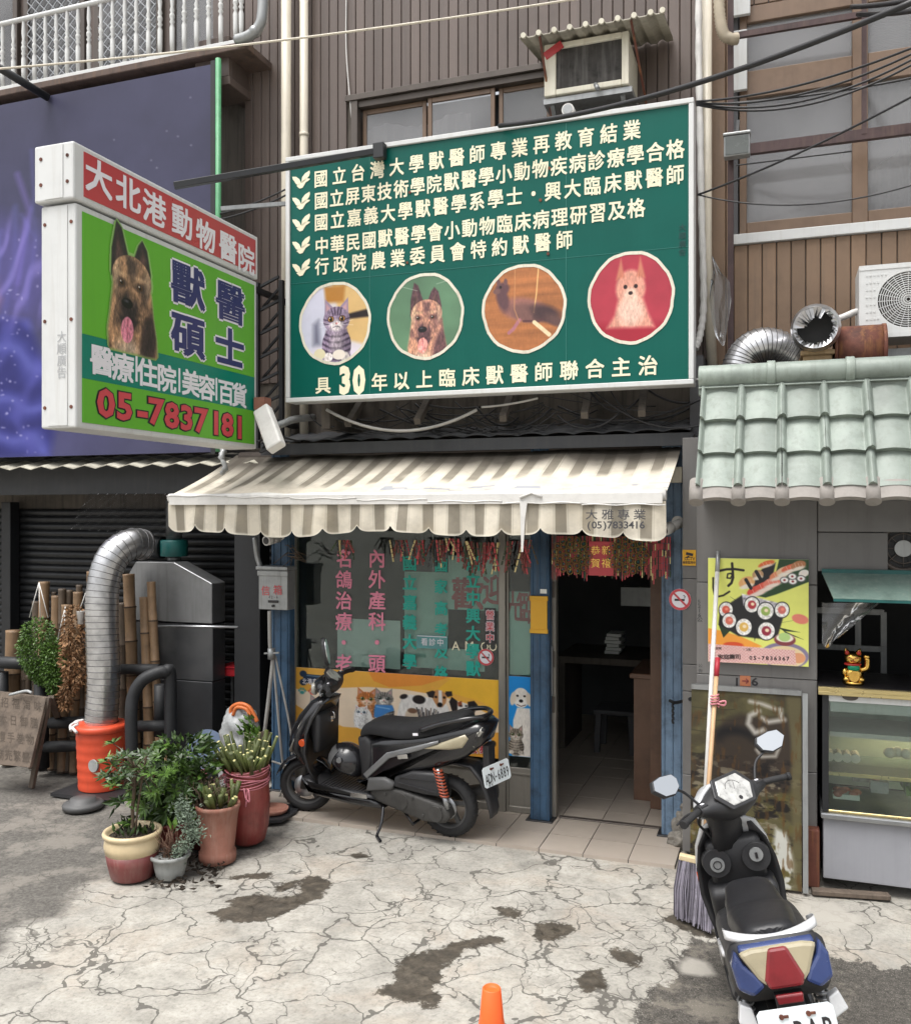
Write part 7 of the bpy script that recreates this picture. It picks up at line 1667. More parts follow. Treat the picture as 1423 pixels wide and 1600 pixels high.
def round_sticker(name, c, r, Y, label, kind='smoke'):
    t = thing(name, c, label, 'sticker'); mb = MB(); n = 32
    mb.prism([(r * cos(2 * pi * i / n), r * sin(2 * pi * i / n)) for i in range(n)], c, V(1, 0, 0), V(0, 0, 1), .002); mb.build('disc', M_['whitevinyl'], t)
    mb = MB(); o_ = c + V(0, -.003, 0); vs = [o_ + V(q_ * r * cos(2 * pi * i / n), 0, q_ * r * sin(2 * pi * i / n)) for q_ in (.99, .76) for i in range(n)]
    mb.add(vs, [(i, (i + 1) % n, n + (i + 1) % n, n + i) for i in range(n)]); mb.bar(o_ + V(-.58 * r, -.001, .58 * r), o_ + V(.58 * r, -.001, -.58 * r), .001, r * .17, up=(1, 0, 1)); mb.build('ban_ring', M_['redvinyl'], t)
    mb = MB(); mb.box(c.x - r * .5, c.x + r * .42, c.y - .0032, c.y - .0026, c.z - r * .14, c.z + r * .06); mb.tube([c + V(r * .4, -.003, r * .12), c + V(r * .45, -.003, r * .3), c + V(r * .3, -.003, r * .4)], r * .04, 5); mb.build('cigarette', M_['blackvinyl'], t)
c = P(759, 1027, YF + .024); round_sticker('no_smoking_sticker', c, .065, YF, 'round no smoking sticker on the shop glass')
c = P(1062, 937, 6.235); c.y = 6.245; round_sticker('no_smoking_sticker', c, .072, 6.24, 'round no smoking sticker on the grey pilaster right of the door')
a, b = P(1066, 859, 6.247), P(1087, 884, 6.247)
cc = thing('camera_notice', V((a.x + b.x) / 2, 6.247, b.z), 'small yellow surveillance notice on the grey pilaster', 'sticker')
mb = MB(); mb.box(a.x, b.x, 6.245, 6.249, b.z, a.z); mb.build('card', M_['yellow'], cc)
mb = MB(); put_line(mb, 'CCTV', lerp(V(a.x, 6.245, a.z), V(b.x, 6.245, b.z), .55) + V(-.025, 0, 0), lerp(V(a.x, 6.245, a.z), V(b.x, 6.245, b.z), .55) + V(.025, 0, 0), AX, AZ, .03, .03, .01, .001)
m_ = V((a.x + b.x) / 2, 6.244, lerp(a.z, b.z, .3)); mb.bar(m_ + V(-.02, 0, .008), m_ + V(.025, 0, -.002), .001, .018); mb.bar(m_ + V(0, 0, -.01), m_ + V(-.02, 0, -.022), .001, .008); put_line(mb, '錄影監視中', V(a.x + .01, 6.245, lerp(a.z, b.z, .8)), V(b.x - .01, 6.245, lerp(a.z, b.z, .8)), AX, AZ, .017, .02, .01, .001); mb.build('print', M_['blackvinyl'], cc)
# yellow plate on the middle post
a, b = P(829, 931, 6.545), P(855, 990, 6.545)
yp = thing('yellow_plate', V((a.x + b.x) / 2, 6.55, b.z), 'orange yellow plastic plate clipped round the middle blue post', 'plate')
mb = MB(); mb.box(a.x, b.x, 6.535, 6.55, b.z, a.z); mb.box(a.x - .006, b.x + .006, 6.53, 6.551, a.z - .035, a.z + .001); mb.box(a.x - .006, b.x + .006, 6.53, 6.551, b.z - .001, b.z + .03); mb.build('plate_body', M_['yellow'], yp, .004, 2)
mb = MB(); c = P(849, 924, 6.55); mb.box(c.x - .025, c.x + .025, 6.547, 6.551, c.z - .016, c.z + .016); mb.build('paper_tag', M_['paper'], yp)
# mailbox on the left post
a, b = P(404, 890, 6.42), P(449, 954, 6.42)
mx = thing('mailbox', V((a.x + b.x) / 2, 6.42, b.z), 'grey metal mailbox with red characters on the left blue post', 'mailbox')
mb = MB(); mb.box(a.x, b.x, 6.42, 6.54, b.z, a.z); mb.build('box', M_['galv'], mx, .006, 2)
mb = MB(); mb.box(a.x - .012, b.x + .012, 6.395, 6.55, a.z + .001, a.z + .028); mb.box(a.x - .008, b.x + .008, 6.41, 6.419, a.z - .05, a.z - .008); mb.build('lid', M_['galv'], mx, .006, 2)
mb = MB(); put_line(mb, '信箱', P(415, 923, 6.417), P(434, 922, 6.417), AX, AZ, .085, .085, .008, .003); mb.build('lettering', M_['redvinyl'], mx)
mb = MB(); c = P(427, 940, 6.417); mb.box(c.x - .045, c.x + .045, 6.41, 6.419, c.z - .01, c.z + .01); mb.tube([V(c.x, 6.405, c.z - .035), V(c.x, 6.42, c.z - .035)], .011, 10); put_line(mb, '42-6', P(421, 933, 6.417), P(433, 933, 6.417), AX, AZ, .03, .03, .0, .003); mb.build('slot_and_lock', M_['blackvinyl'], mx)
# service cables bundled down the left post
rgc = random.Random(3)
for i, (pts, r, m, lb_) in enumerate(((((421, 955), (422, 1010), (426, 1030), (421, 1080), (414, 1140), (412, 1160)), .016, 'greycable', 'thick grey conduit running down below the mailbox'), (((426, 1020), (433, 1100), (440, 1180), (445, 1215), (434, 1250), (420, 1262)), .01, 'greycable', 'grey cable looping to the ground by the left blue post'),
        (((430, 1025), (448, 1110), (456, 1160), (452, 1195), (425, 1190)), .009, 'greycable', 'grey cable loop swinging right of the left blue post'), (((398, 840), (402, 870), (408, 888)), .022, 'galv', 'bent grey conduit entering the top of the mailbox'))):
    mb = MB(); mb.tube(spline([P(u, v, 6.42 + .01 * i) for u, v in pts], 8), r, 8); o = mb.build('conduit', M_[m]); tag(o, lb_, 'cable')
mb = MB(); mb.tube([P(424, 1013, 6.4), P(424, 1030, 6.4)], .03, 10); mb.bar(P(413, 1021, 6.39), P(436, 1020, 6.39), .012, .012); o = mb.build('cable_clamp', M_['galv']); tag(o, 'metal clamp holding the cables on the left blue post', 'clamp')
mb = MB()
for i in range(16):
    a = P(452 + rgc.uniform(-4, 8), 850 + rgc.uniform(0, 22), 6.45); mb.tube([a, a + V(rgc.uniform(-.14, .16), rgc.uniform(-.05, .03), rgc.uniform(-.15, .03))], .003, 4)
o = mb.build('twig_bundle', M_['stem']); tag(o, 'bundle of dry twigs tucked behind the mailbox', 'twigs')
# security cameras
def camera(c, d, label):
    t = thing('security_camera', c, label, 'camera'); d = d.normalized(); mb = MB()
    mb.tube([c - d * .06, c + d * .06], .034, 16); mb.tube([c + d * .02, c + d * .085], .04, 16); mb.build('body', M_['whitewrap'], t)
    mb = MB(); mb.tube([c + d * .08, c + d * .09], .028, 14); mb.build('lens', M_['blackvinyl'], t)
    mb = MB(); mb.tube([c - d * .03 + V(0, .0, .02), c + V(0.02, .07, .03)], .012, 8); mb.tube([c + V(.02, .06, .03), c + V(.02, .085, .03)], .04, 14); mb.build('mount', M_['whitewrap'], t)
camera(P(1052, 822, 6.4), V(-.7, -.8, -.35), 'white tube security camera at the right end of the awning')
camera(P(427, 843, 6.45), V(-.2, -1, -.1), 'white tube security camera under the left end of the awning')
# small box under the right awning end
a, b = P(1046, 730, 6.5), P(1066, 754, 6.5); mb = MB(); mb.box(a.x, b.x, 6.45, 6.54, b.z, a.z); o = mb.build('junction_box', M_['ivory'], None, .005, 2); tag(o, 'ivory junction box on the right blue post under the awning', 'box')
mb = MB(); mb.tube(spline([P(1046, 970 + 125, 6.5), P(1056, 1098, 6.45), P(1079, 1092, 6.24)], 5), .012, 8); o = mb.build('door_latch', M_['black']); tag(o, 'black hook bar reaching from the right blue post to pilaster', 'latch')
mb = MB()
for i in range(9): mb.tube([V(0, 0, 0) + P(1050 + (i % 2) * 2, 1095 + i * 4, 6.48), P(1050 + ((i + 1) % 2) * 2, 1099 + i * 4, 6.48)], .008, 6)
o = mb.build('hanging_chain', M_['black']); tag(o, 'short black chain hanging on the right blue post', 'chain')

# red paper fringe over the door and firecracker strings under the awning
fr = thing('door_fringe', P(955, 850, 6.5), 'red and gold fringed new year bunting across the top of the doorway', 'bunting')
rgf = random.Random(6)
x0, x1 = P(862, 850, 6.52).x, P(1048, 850, 6.52).x; zt_, zb2 = P(950, 838, 6.52).z, P(950, 905, 6.52).z
cols = ['redvinyl', 'terrared', 'leafdark', 'redvinyl', 'terrared', 'brasstrim', 'blackvinyl', 'redvinyl']
parts = {}
n = 84
for i in range(n):
    x = lerp(x0, x1, i / n); m = rgf.choice(cols); mb = parts.setdefault(m, MB()); L = zt_ - zb2 + .01 + rgf.uniform(-.03, .03) - .05 * abs(sin(i * .13)); w_ = (x1 - x0) / n * .72
    for s_ in range(6):
        a = zt_ - L * s_ / 6; b = zt_ - L * (s_ + 1) / 6; m2 = m if rgf.random() < .6 else rgf.choice(cols); parts.setdefault(m2, MB()).box(x, x + w_, 6.515 + .006 * (i % 3), 6.518 + .006 * (i % 3), b + .004, a)
for m, mb in parts.items(): mb.build('fringe_strips', M_[m], fr)
RING = mat('dull gold ring', (.28, .2, .06), .5, .3)
for u in (893, 980):
    mb = MB(); md = MB()
    c = P(u, 868, 6.5)
    for ring, nn in ((.045, 6), (.09, 11), (.13, 15)):
        for j in range(nn):
            t = 2 * pi * j / nn; p_ = c + V(ring * cos(t), 0, ring * sin(t) * .9); mb.tube([p_ + V(.02 * cos(2 * pi * q_ / 10), 0, .02 * sin(2 * pi * q_ / 10)) for q_ in range(10)], .0035, 4, closed=True)
            md.tube([p_ + V(0, -.002, 0), p_ + V(0, .002, 0)], .008, 8)
    mb.build('peacock_ring', RING, fr); md.build('peacock_eye', M_['tealmotor'], fr)
mb = MB(); a, b = P(920, 846, 6.5), P(958, 900, 6.5); mb.box(a.x, b.x, 6.503, 6.508, b.z, a.z); mb.build('red_banner', M_['redvinyl'], fr)
mb = MB()
for i, t_ in enumerate(('恭賀', '新禧')): put_line(mb, t_, P(930 + 17 * i, 860, 6.5), P(930 + 17 * i, 880, 6.5), AX, AZ, .07, .07, .01, -.001)
mb.build('lettering', M_['gold'], fr)
def tassel(u, v, L, label, seed):
    rgt = random.Random(seed); t = thing('firecracker_string', P(u, v, 6.3), label, 'decoration', 'red new year strings hung inside the awning edge'); ps_ = {}
    c = P(u, v, 6.3)
    for i in range(14):
        m = rgt.choice(['terrared', 'terrared', 'brasstrim', 'leafdark', 'blackvinyl', 'redvinyl', 'stem']); q_ = ps_.setdefault(m, MB()); a = c + V(rgt.uniform(-.06, .06), rgt.uniform(-.03, .03), .02); b = a + V(rgt.uniform(-.07, .07), 0, -L * rgt.uniform(.5, 1))
        for s_ in range(5): q_.bar(a.lerp(b, s_ / 5), a.lerp(b, (s_ + .8) / 5), .011, .006, up=(0, 1, .2))
    for m, q_ in ps_.items(): q_.build('strand', M_[m], t)
tu = [(537, 848, .16, 'gold and green tinsel string nearest the left under the awning'), (622, 848, .17, 'string of red crackers between second and third window columns'), (652, 848, .2, 'dense red and gold string left of the middle of shop window'), (684, 848, .22, 'longest red string hanging above the green window characters'), (706, 846, .18, 'sparse red string right of the longest one'),
      (728, 850, .22, 'red and black string above the red welcome character'), (748, 852, .26, 'wiry dark string near the right edge of the shop window'), (770, 852, .24, 'brown wiry string beside the window frame'), (802, 850, .24, 'reddish string over the narrow side light'), (822, 848, .26, 'red string touching the middle blue post')]
for i, (u, v, L, lb_) in enumerate(tu): tassel(u, v, L, lb_, 20 + i)

# ------------------------------------------------------------------ inside the shop (dim)
ct = thing('wooden_counter', V(-.95, 7.4, 0), 'brown wooden cabinet just inside the door on the right', 'cabinet')
a = P(990, 1075, 7.3); mb = MB(); mb.box(a.x, XR + .04, 7.3, 8.0, .013, .98); mb.build('body', M_['wood'], ct); mb = MB(); mb.box(a.x - .03, XR + .04, 7.27, 8.03, .981, 1.02); mb.build('top', M_['wood'], ct, .005, 1)
mb = MB(); a, b = P(1018, 840, 7.2), P(1040, 1065, 7.2); mb.box(a.x, XR + .05, 7.12, 7.26, .013, 2.4); o = mb.build('door_panel', M_['wood']); tag(o, 'brown wooden panel inside the right side of doorway', 'panel')
st = thing('shop_stool', V(-1.6, 9.0, 0), 'pale plastic stool standing deep inside the dark shop', 'stool')
a = P(965, 1090, 8.8); mb = MB(); mb.box(a.x - .2, a.x + .2, 8.6, 9.0, .38, .42); mb.build('seat', M_['interior'], st, .01, 2)
for sx in (-.17, .17):
    for sy in (8.63, 8.97): MB().bar((a.x + sx, sy, .013), (a.x + sx * .9, sy, .38), .05, .05).build('leg', M_['interior'], st)
mb = MB(); a, b = P(975, 915, 9.2), P(1025, 945, 9.2); mb.box(a.x, b.x, 9.0, 9.2, b.z, a.z); o = mb.build('wall_cabinet', M_['galv']); tag(o, 'pale grey box cabinet high on the dark back wall', 'cabinet')
mb = MB(); a, b = P(950, 985, 9.0), P(972, 1018, 9.0)
for i in range(6): mb.box(a.x + .01 * (i % 3), b.x + .02 * (i % 2), 8.8, 9.05, lerp(b.z, a.z, i / 6), lerp(b.z, a.z, (i + .8) / 6))
o = mb.build('paper_stack', M_['paper']); tag(o, 'stack of papers on the dark desk inside the shop', 'papers')
mb = MB(); a = P(960, 1020, 9.0); mb.box(a.x - .5, a.x + .5, 8.6, 9.5, a.z - .06, a.z); mb.box(a.x - .48, a.x - .42, 8.65, 9.45, .013, a.z - .061); mb.box(a.x + .42, a.x + .48, 8.65, 9.45, .013, a.z - .061); o = mb.build('shop_desk', M_['soffit']); tag(o, 'dark desk carrying papers deep inside the shop', 'desk')
# ------------------------------------------------------------------ potted plants
def pot(t, c, prof, m, soil_r, soil_z, name='pot', n=36, tilt=None):
    mb = MB(); mb.lathe(prof, c, n); o = mb.build(name, M_[m] if isinstance(m, str) else m, t)
    mb = MB(); rg = random.Random(int(abs(c.x) * 100)); mb.lathe([(soil_r, soil_z), (soil_r * .5, soil_z + .012), (.001, soil_z + .015)], c, 20)
    for i in range(40): a = rg.uniform(0, 2 * pi); q = soil_r * rg.random() ** .5 * .92; mb.sph((c.x + q * cos(a), c.y + q * sin(a), c.z + soil_z + .008), (rg.uniform(.006, .016),) * 3, 6, 4)
    mb.build('soil', M_['soil'], t)
def rosette(mb, p, d, n, L, W, rg, mi=0):
    d = d.normalized(); s = d.orthogonal().normalized(); q = d.cross(s)
    for i in range(n):
        a = 2 * pi * i / n + rg.uniform(-.25, .25); e = rg.uniform(.15, .75); v = (s * cos(a) + q * sin(a)) * cos(e) + d * sin(e); l = L * rg.uniform(.75, 1.15)
        sd = v.cross(d).normalized() * W * .5; dr = V(0, 0, -l * .12)
        mb.add([p, p + v * l * .45 + sd, p + v * l * .45 - sd, p + v * l + dr, p + v * l * .5 + d * W * .22], [(0, 1, 4), (0, 4, 2), (1, 3, 4), (4, 3, 2)], mi)
rg = random.Random(77)
# 1 cream and maroon glazed pot with a sapling
c = G(207, 1370); pA = thing('potted_plant', c, 'cream and maroon glazed pot with a slim leafy sapling, front left of the pots', 'potted plant')
mb = MB(); mb.lathe([(.115, .0), (.13, .01), (.152, .10), (.163, .165)], c, 40); mb.lathe([(.163, .165), (.172, .21), (.166, .25), (.160, .262), (.178, .27), (.182, .285), (.176, .297), (.160, .297), (.150, .28), (.14, .25)], c, 40, mi=1)
mb.build('pot', [M_['glazemaroon'], M_['glazecream']], pA)
mb = MB(); mb.lathe([(.15, .262), (.07, .272), (.001, .276)], c, 20)
for i in range(50): a = rg.uniform(0, 2 * pi); q = .145 * rg.random() ** .5; mb.sph((c.x + q * cos(a), c.y + q * sin(a), .272), (rg.uniform(.006, .014),) * 3, 6, 4)
mb.build('soil', M_['soil'], pA)
st_ = [c + V(.01, 0, .27), c + V(.0, 0, .42), c + V(.015, 0, .56), c + V(.01, .01, .68)]
mb = MB(); mb.tube(spline(st_, 5), .011, 8); mb.tube(spline([c + V(.02, 0, .27), c + V(.035, .01, .45), c + V(.06, .02, .62), c + V(.09, .03, .8)], 4), .007, 6)
heads = []
for i in range(26):
    a = rg.uniform(0, 2 * pi); b0 = st_[rg.choice([2, 3])]; r_ = rg.uniform(.08, .24); e = b0 + V(r_ * cos(a) - .03, r_ * sin(a) * .7, rg.uniform(-.16, .17)); mb.tube([b0, b0.lerp(e, .5) + V(0, 0, .03), e], .0035, 5); heads.append(e)
mb.build('stem', M_['stem'], pA)
mb = MB()
for i, e in enumerate(heads): rosette(mb, e, V(rg.uniform(-.4, .4), rg.uniform(-.6, 0), 1), 9, .085, .026, rg, 0 if i % 3 else 1)
for i in range(26): e = c + V(rg.uniform(-.12, .12), rg.uniform(-.1, .1), .28); leaf(mb, e, V(rg.uniform(-.6, .6), rg.uniform(-.6, .6), .8), .07, .025, rg, 0)
for i in range(5): e = c + V(rg.uniform(-.02, .05), -.02, rg.uniform(.32, .5)); leaf(mb, e, V(rg.uniform(-.6, .6), -.3, .1), .09, .03, rg, 1)
mb.build('foliage', [M_['leafdark'], M_['leaf']], pA)
# 2 terracotta bowl with the big bush
c = G(268, 1338); pB = thing('potted_plant', c, 'terracotta bowl with the largest dense green bush, behind the cream pot', 'potted plant')
pot(pB, c, [(.10, 0), (.115, .02), (.155, .2), (.17, .235), (.185, .24), (.185, .262), (.165, .262), (.155, .24)], 'terrared', .155, .225)
mb = MB(); heads = []
for i in range(9): a = 2 * pi * i / 9; b0 = c + V(.03 * cos(a), .03 * sin(a), .23); e = c + V(.17 * cos(a), .15 * sin(a), rg.uniform(.42, .62)); mb.tube(spline([b0, b0.lerp(e, .5) + V(0, 0, .04), e], 4), .007, 6)
mb.build('stem', M_['stem'], pB)
mb = MB(); cc_ = c + V(-.01, 0, .47)
for i in range(210):
    a = rg.uniform(0, 2 * pi); b = math.acos(rg.uniform(-1, 1)); q = rg.uniform(.55, 1.05); d = V(sin(b) * cos(a), sin(b) * sin(a), cos(b)); p = cc_ + V(d.x * .27, d.y * .22, d.z * .235) * q
    rosette(mb, p, d + V(0, -.2, .5), rg.choice([8, 10, 12]), rg.uniform(.06, .09), .02, rg, rg.choice([0, 0, 1, 1, 1, 2]))
for i in range(260):
    a = rg.uniform(0, 2 * pi); q = rg.uniform(.6, 1.); z_ = rg.uniform(.54, .78); k_ = 1.25 - (z_ - .52) * 1.9; leaf(mb, c + V(.2 * q * cos(a) * k_ + .05, .18 * q * sin(a) * k_ + .06, z_), V(cos(a), sin(a), rg.uniform(-.3, 1.)), rg.uniform(.05, .085), .035, rg, rg.choice([0, 0, 0, 1]))
for i in range(240):
    leaf(mb, cc_ + V(rg.gauss(0, .13), rg.gauss(0, .1), rg.gauss(-.1, .11)), V(rg.uniform(-1, 1), rg.uniform(-1, .3), rg.uniform(-1, .4)), rg.uniform(.07, .11), .045, rg, 0)
mb.build('foliage', [M_['leafdark'], M_['leaf'], M_['leaflime']], pB)
mb = MB(); p = P(258, 1165, c.y + .05); mb.tube([p, p + V(.01, 0, -.25)], .009, 6); mb.build('support_stick', M_['palewood'], pB)
# 3 small grey pot with silvery succulent
c = G(266, 1371); pC = thing('potted_plant', c, 'small grey stone pot with silvery succulent and dry twigs, front centre of the pots', 'potted plant')
pot(pC, c, [(.07, 0), (.085, .012), (.098, .07), (.108, .125), (.124, .132), (.126, .15), (.112, .152), (.105, .14)], 'greypot', .104, .128)
mb = MB()
for i in range(70): a = rg.uniform(0, 2 * pi); q = .08 * rg.random(); b0 = c + V(q * cos(a), q * sin(a), .135); e = b0 + V(rg.gauss(0, .06), rg.gauss(0, .05), rg.uniform(.03, .2)); mb.tube([b0, b0.lerp(e, .5) + V(rg.gauss(0, .015), 0, .01), e], .0018, 4)
mb.build('twigs', mat('dry reddish twig', (.16, .09, .06), .8, 0, .4, 20), pC)
mb = MB(); sp2 = spline([c + V(.05, 0, .15), c + V(.12, 0, .22), c + V(.15, .01, .32), c + V(.10, .02, .40), c + V(.05, .04, .45)], 8)
for i in range(700): p = rg.choice(sp2) + V(rg.gauss(0, .03), rg.gauss(0, .03), rg.gauss(0, .025)); leaf(mb, p, V(rg.uniform(-1, 1), rg.uniform(-1, .5), rg.uniform(-.5, 1)), rg.uniform(.018, .034), .012, rg, 0)
for i in range(60): p = c + V(.2 + rg.gauss(0, .03), 0, .30 + rg.gauss(0, .03)); leaf(mb, p, V(rg.uniform(-1, 1), rg.uniform(-1, .5), rg.uniform(-.5, 1)), .03, .012, rg, 0)
mb.build('foliage', M_['leafpale'], pC)
mb = MB(); p = P(268, 1298, c.y - .02); leaf(mb, p, V(.02, -.15, 1), .1, .06, rg, 0); leaf(mb, p + V(0, .02, .0), V(.1, -.1, 1), .09, .05, rg, 0); mb.build('big_leaf', M_['leaflime'], pC)
# cut cactus stems
def cut_stems(mb, c, r, z, n, L, rg, lean=.35, wd=.012):
    for i in range(n):
        a = rg.uniform(0, 2 * pi); q = r * rg.random() ** .5; b0 = c + V(q * cos(a), q * sin(a), z); d = V(cos(a) * lean * q / r + rg.gauss(0, .2), sin(a) * lean * q / r + rg.gauss(0, .2) - .12, 1).normalized(); l = L * rg.uniform(.45, 1.1); w = wd * rg.uniform(.7, 1.4)
        k_ = b0 + d * l; mb.tube([b0, b0.lerp(k_, .5) + V(0, 0, .004), k_], [w * .8, w * 1.1, w], 8, mi=0); mb.tube([k_ - d * .0005, k_ + d * .0015], w * .8, 8, mi=1 if rg.random() < .7 else 0)
# 4 pale worn terracotta pot with cut stems
c = G(340, 1344); pD = thing('potted_plant', c, 'pale worn terracotta pot with short cut cactus stems, front right of the pots', 'potted plant')
pot(pD, c, [(.118, 0), (.122, .03), (.120, .065), (.108, .075), (.132, .30), (.142, .345), (.148, .355), (.147, .375), (.134, .376), (.128, .35)], 'terra', .128, .34)
mb = MB(); cut_stems(mb, c + V(.03, 0, 0), .085, .345, 24, .17, rg, .45, .013); mb.build('cut_stem', [M_['cactus'], M_['cutend']], pD)
mb = MB()
for i in range(150): a = rg.uniform(0, 2 * pi); b0 = c + V(-.07 + rg.gauss(0, .04), rg.gauss(0, .05), .35); e = b0 + V(rg.gauss(-.05, .07), rg.gauss(0, .05), rg.uniform(.02, .2)); mb.tube([b0, b0.lerp(e, .5) + V(rg.gauss(0, .02), 0, .02), e], .0025, 4)
mb.build('dead_growth', M_['stem'], pD)
# 5 tall dark red pot wrapped with pink string
c = G(386, 1315); pE = thing('potted_plant', c, 'tall dark red pot tied with pink string, thick cut cactus stems on top', 'potted plant')
pot(pE, c, [(.10, 0), (.125, .02), (.15, .12), (.158, .3), (.15, .4), (.142, .44), (.148, .48), (.152, .52), (.138, .52), (.132, .49)], 'terrared', .134, .48)
mb = MB(); cut_stems(mb, c, .125, .47, 95, .27, rg, .42, .0115); mb.build('cut_stem', [M_['cactus'], M_['cutend']], pE)
mb = MB()
for i in range(90): a = rg.uniform(0, 2 * pi); leaf(mb, c + V(.09 * cos(a), .09 * sin(a) - .01, .5 + rg.uniform(0, .1)), V(cos(a), sin(a), .7), .035, .02, rg, 0)
for i in range(50): leaf(mb, c + V(-.02 + rg.gauss(0, .04), .06, .74 + rg.gauss(0, .04)), V(rg.uniform(-1, 1), -.4, .6), .06, .03, rg, 0)
mb.build('foliage', M_['leaf'], pE)
mb = MB()
for i in range(9):
    z0 = .41 + .011 * i + (0 if i < 6 else .02); mb.tube([c + V((.150 + .006 * (i % 2)) * cos(t / 26 * 2 * pi), (.150 + .006 * (i % 2)) * sin(t / 26 * 2 * pi), z0 + .012 * sin(t / 26 * 2 * pi * 2 + i)) for t in range(26)], .0035, 5, closed=True)
for i in range(7): mb.tube(sag(c + V(-.14, -.05, .44 + .01 * i), P(296 + 3 * i, 1207 + 5 * i, c.y - .05), .03, 8), .003, 4)
mb.tube(spline([c + V(.07, -.15, .42), c + V(.1, -.17, .36), c + V(.12, -.16, .34), c + V(.11, -.16, .42), c + V(.09, -.16, .3)], 5), .006, 6)
mb.build('pink_string', M_['pinkstring'], pE)
# 6 pink string plant stump between
c = G(312, 1322); pF = thing('potted_plant', c, 'low dark pot with pink string and few cut stems, between bush and tall pot', 'potted plant')
pot(pF, c, [(.08, 0), (.10, .25), (.105, .33), (.09, .33)], 'terrared', .095, .31)
mb = MB(); cut_stems(mb, c + V(0, 0, 0), .05, .32, 9, .26, rg, .3, .011); mb.build('cut_stem', [M_['cactus'], M_['cutend']], pF)
mb = MB()
for i in range(120): a = rg.uniform(0, 2 * pi); b0 = c + V(.06 * cos(a), .06 * sin(a), .3); e = c + V(rg.gauss(0, .09), rg.gauss(-.02, .06), .28 + rg.uniform(0, .22)); mb.tube([b0, b0.lerp(e, .5) + V(0, -.01, .03), e], .003, 4)
mb.build('dead_growth', mat('purplish dead growth', (.13, .075, .075), .85, 0, .4, 16), pF)
mb = MB()
for i in range(10): mb.tube([c + V(.06 * cos(t / 14 * 2 * pi), .06 * sin(t / 14 * 2 * pi) - .02, .46 + .008 * i + .01 * sin(t + i)) for t in range(14)], .003, 4, closed=True)
mb.build('pink_string', M_['pinkstring'], pF)
# bag, hose, blue lid, stake, saucers beside them
c = G(376, 1268); bg_ = thing('wrapped_bundle', c, 'bundle wrapped in clear plastic bag behind the tall red pot', 'bag')
mb = MB(); n = 22; rgw = random.Random(4); rings = []
for i in range(9):
    t = i / 8; rr = .18 * (1 - .35 * t ** 3) if t < .96 else .07; rings.append([c + V((rr * (1 + .06 * rgw.uniform(-1, 1))) * cos(2 * pi * j / n), rr * .75 * sin(2 * pi * j / n), .1 + .72 * t + .012 * rgw.uniform(-1, 1)) for j in range(n)])
mb.loft(rings); b9 = mb.build('bag', M_['tarp'], bg_, subsurf=2); d9 = b9.modifiers.new('crumple', 'DISPLACE'); t9 = bpy.data.textures.new('crumple', 'CLOUDS'); t9.noise_scale = .09; t9.noise_depth = 3; d9.texture = t9; d9.strength = .07; d9.texture_coords = 'GLOBAL'
hz_ = P(376, 1104, c.y)
mb = MB(); mb.tube(spline([P(361, 1118, c.y - .05), P(362, 1106, c.y - .05), P(374, 1100, c.y - .05), P(388, 1104, c.y - .05), P(396, 1116, c.y - .05), P(402, 1128, c.y - .05)], 6), .016, 8); mb.tube(spline([P(364, 1118, c.y - .08), P(370, 1106, c.y - .08), P(384, 1108, c.y - .08), P(391, 1118, c.y - .08)], 6), .014, 8); o = mb.build('orange_hose', M_['orangehose']); tag(o, 'orange hose coiled on top of the plastic wrapped bundle', 'hose')
mb = MB(); c = P(322, 1171, 6.35); d_ = V(.25, -1, .35).normalized(); mb.tube([c - d_ * .012, c + d_ * .012], [.155, .16], 28); o = mb.build('blue_lid', M_['blueplastic']); tag(o, 'slate blue round lid propped behind the green bush', 'lid')
mb = MB(); b_ = G(411, 1272); mb.bar(b_, b_ + V(0, .03, .62), .07, .03, up=(0, 1, 0)); o = mb.build('wooden_stake', M_['oldwood'], None, .004, 1); tag(o, 'weathered grey wooden stake standing right of the tall red pot', 'stake')
mb = MB(); c = G(436, 1281); vs = []
pts = [(388, 1296), (412, 1290), (440, 1288), (462, 1276), (470, 1264), (455, 1262), (430, 1266), (400, 1272)]
mb.prism([tuple(G(u, v).xy) for u, v in pts], (0, 0, .012), V(1, 0, 0), V(0, 1, 0), .02); o = mb.build('rubber_mat', M_['blackplastic']); tag(o, 'black rubber mat under the terracotta saucer', 'mat')
c = G(424, 1276); mb = MB(); mb.lathe([(.09, .033), (.12, .04), (.13, .065), (.122, .066), (.108, .045), (.01, .042)], c, 28); o = mb.build('saucer', M_['terra']); tag(o, 'flat terracotta saucer on a black mat near the blue post', 'saucer')
mb = MB(); c = G(405, 1300)
for i in range(120): q = G(rg.uniform(232, 345), rg.uniform(1338, 1392)); leaf(mb, q + V(0, 0, rg.uniform(.002, .02)), V(rg.uniform(-1, 1), rg.uniform(-1, 1), .15), .05, .025, rg, 0)
o = mb.build('fallen_leaves', M_['soil']); tag(o, 'dark fallen leaves scattered between the pots', 'leaves', None, 'stuff')
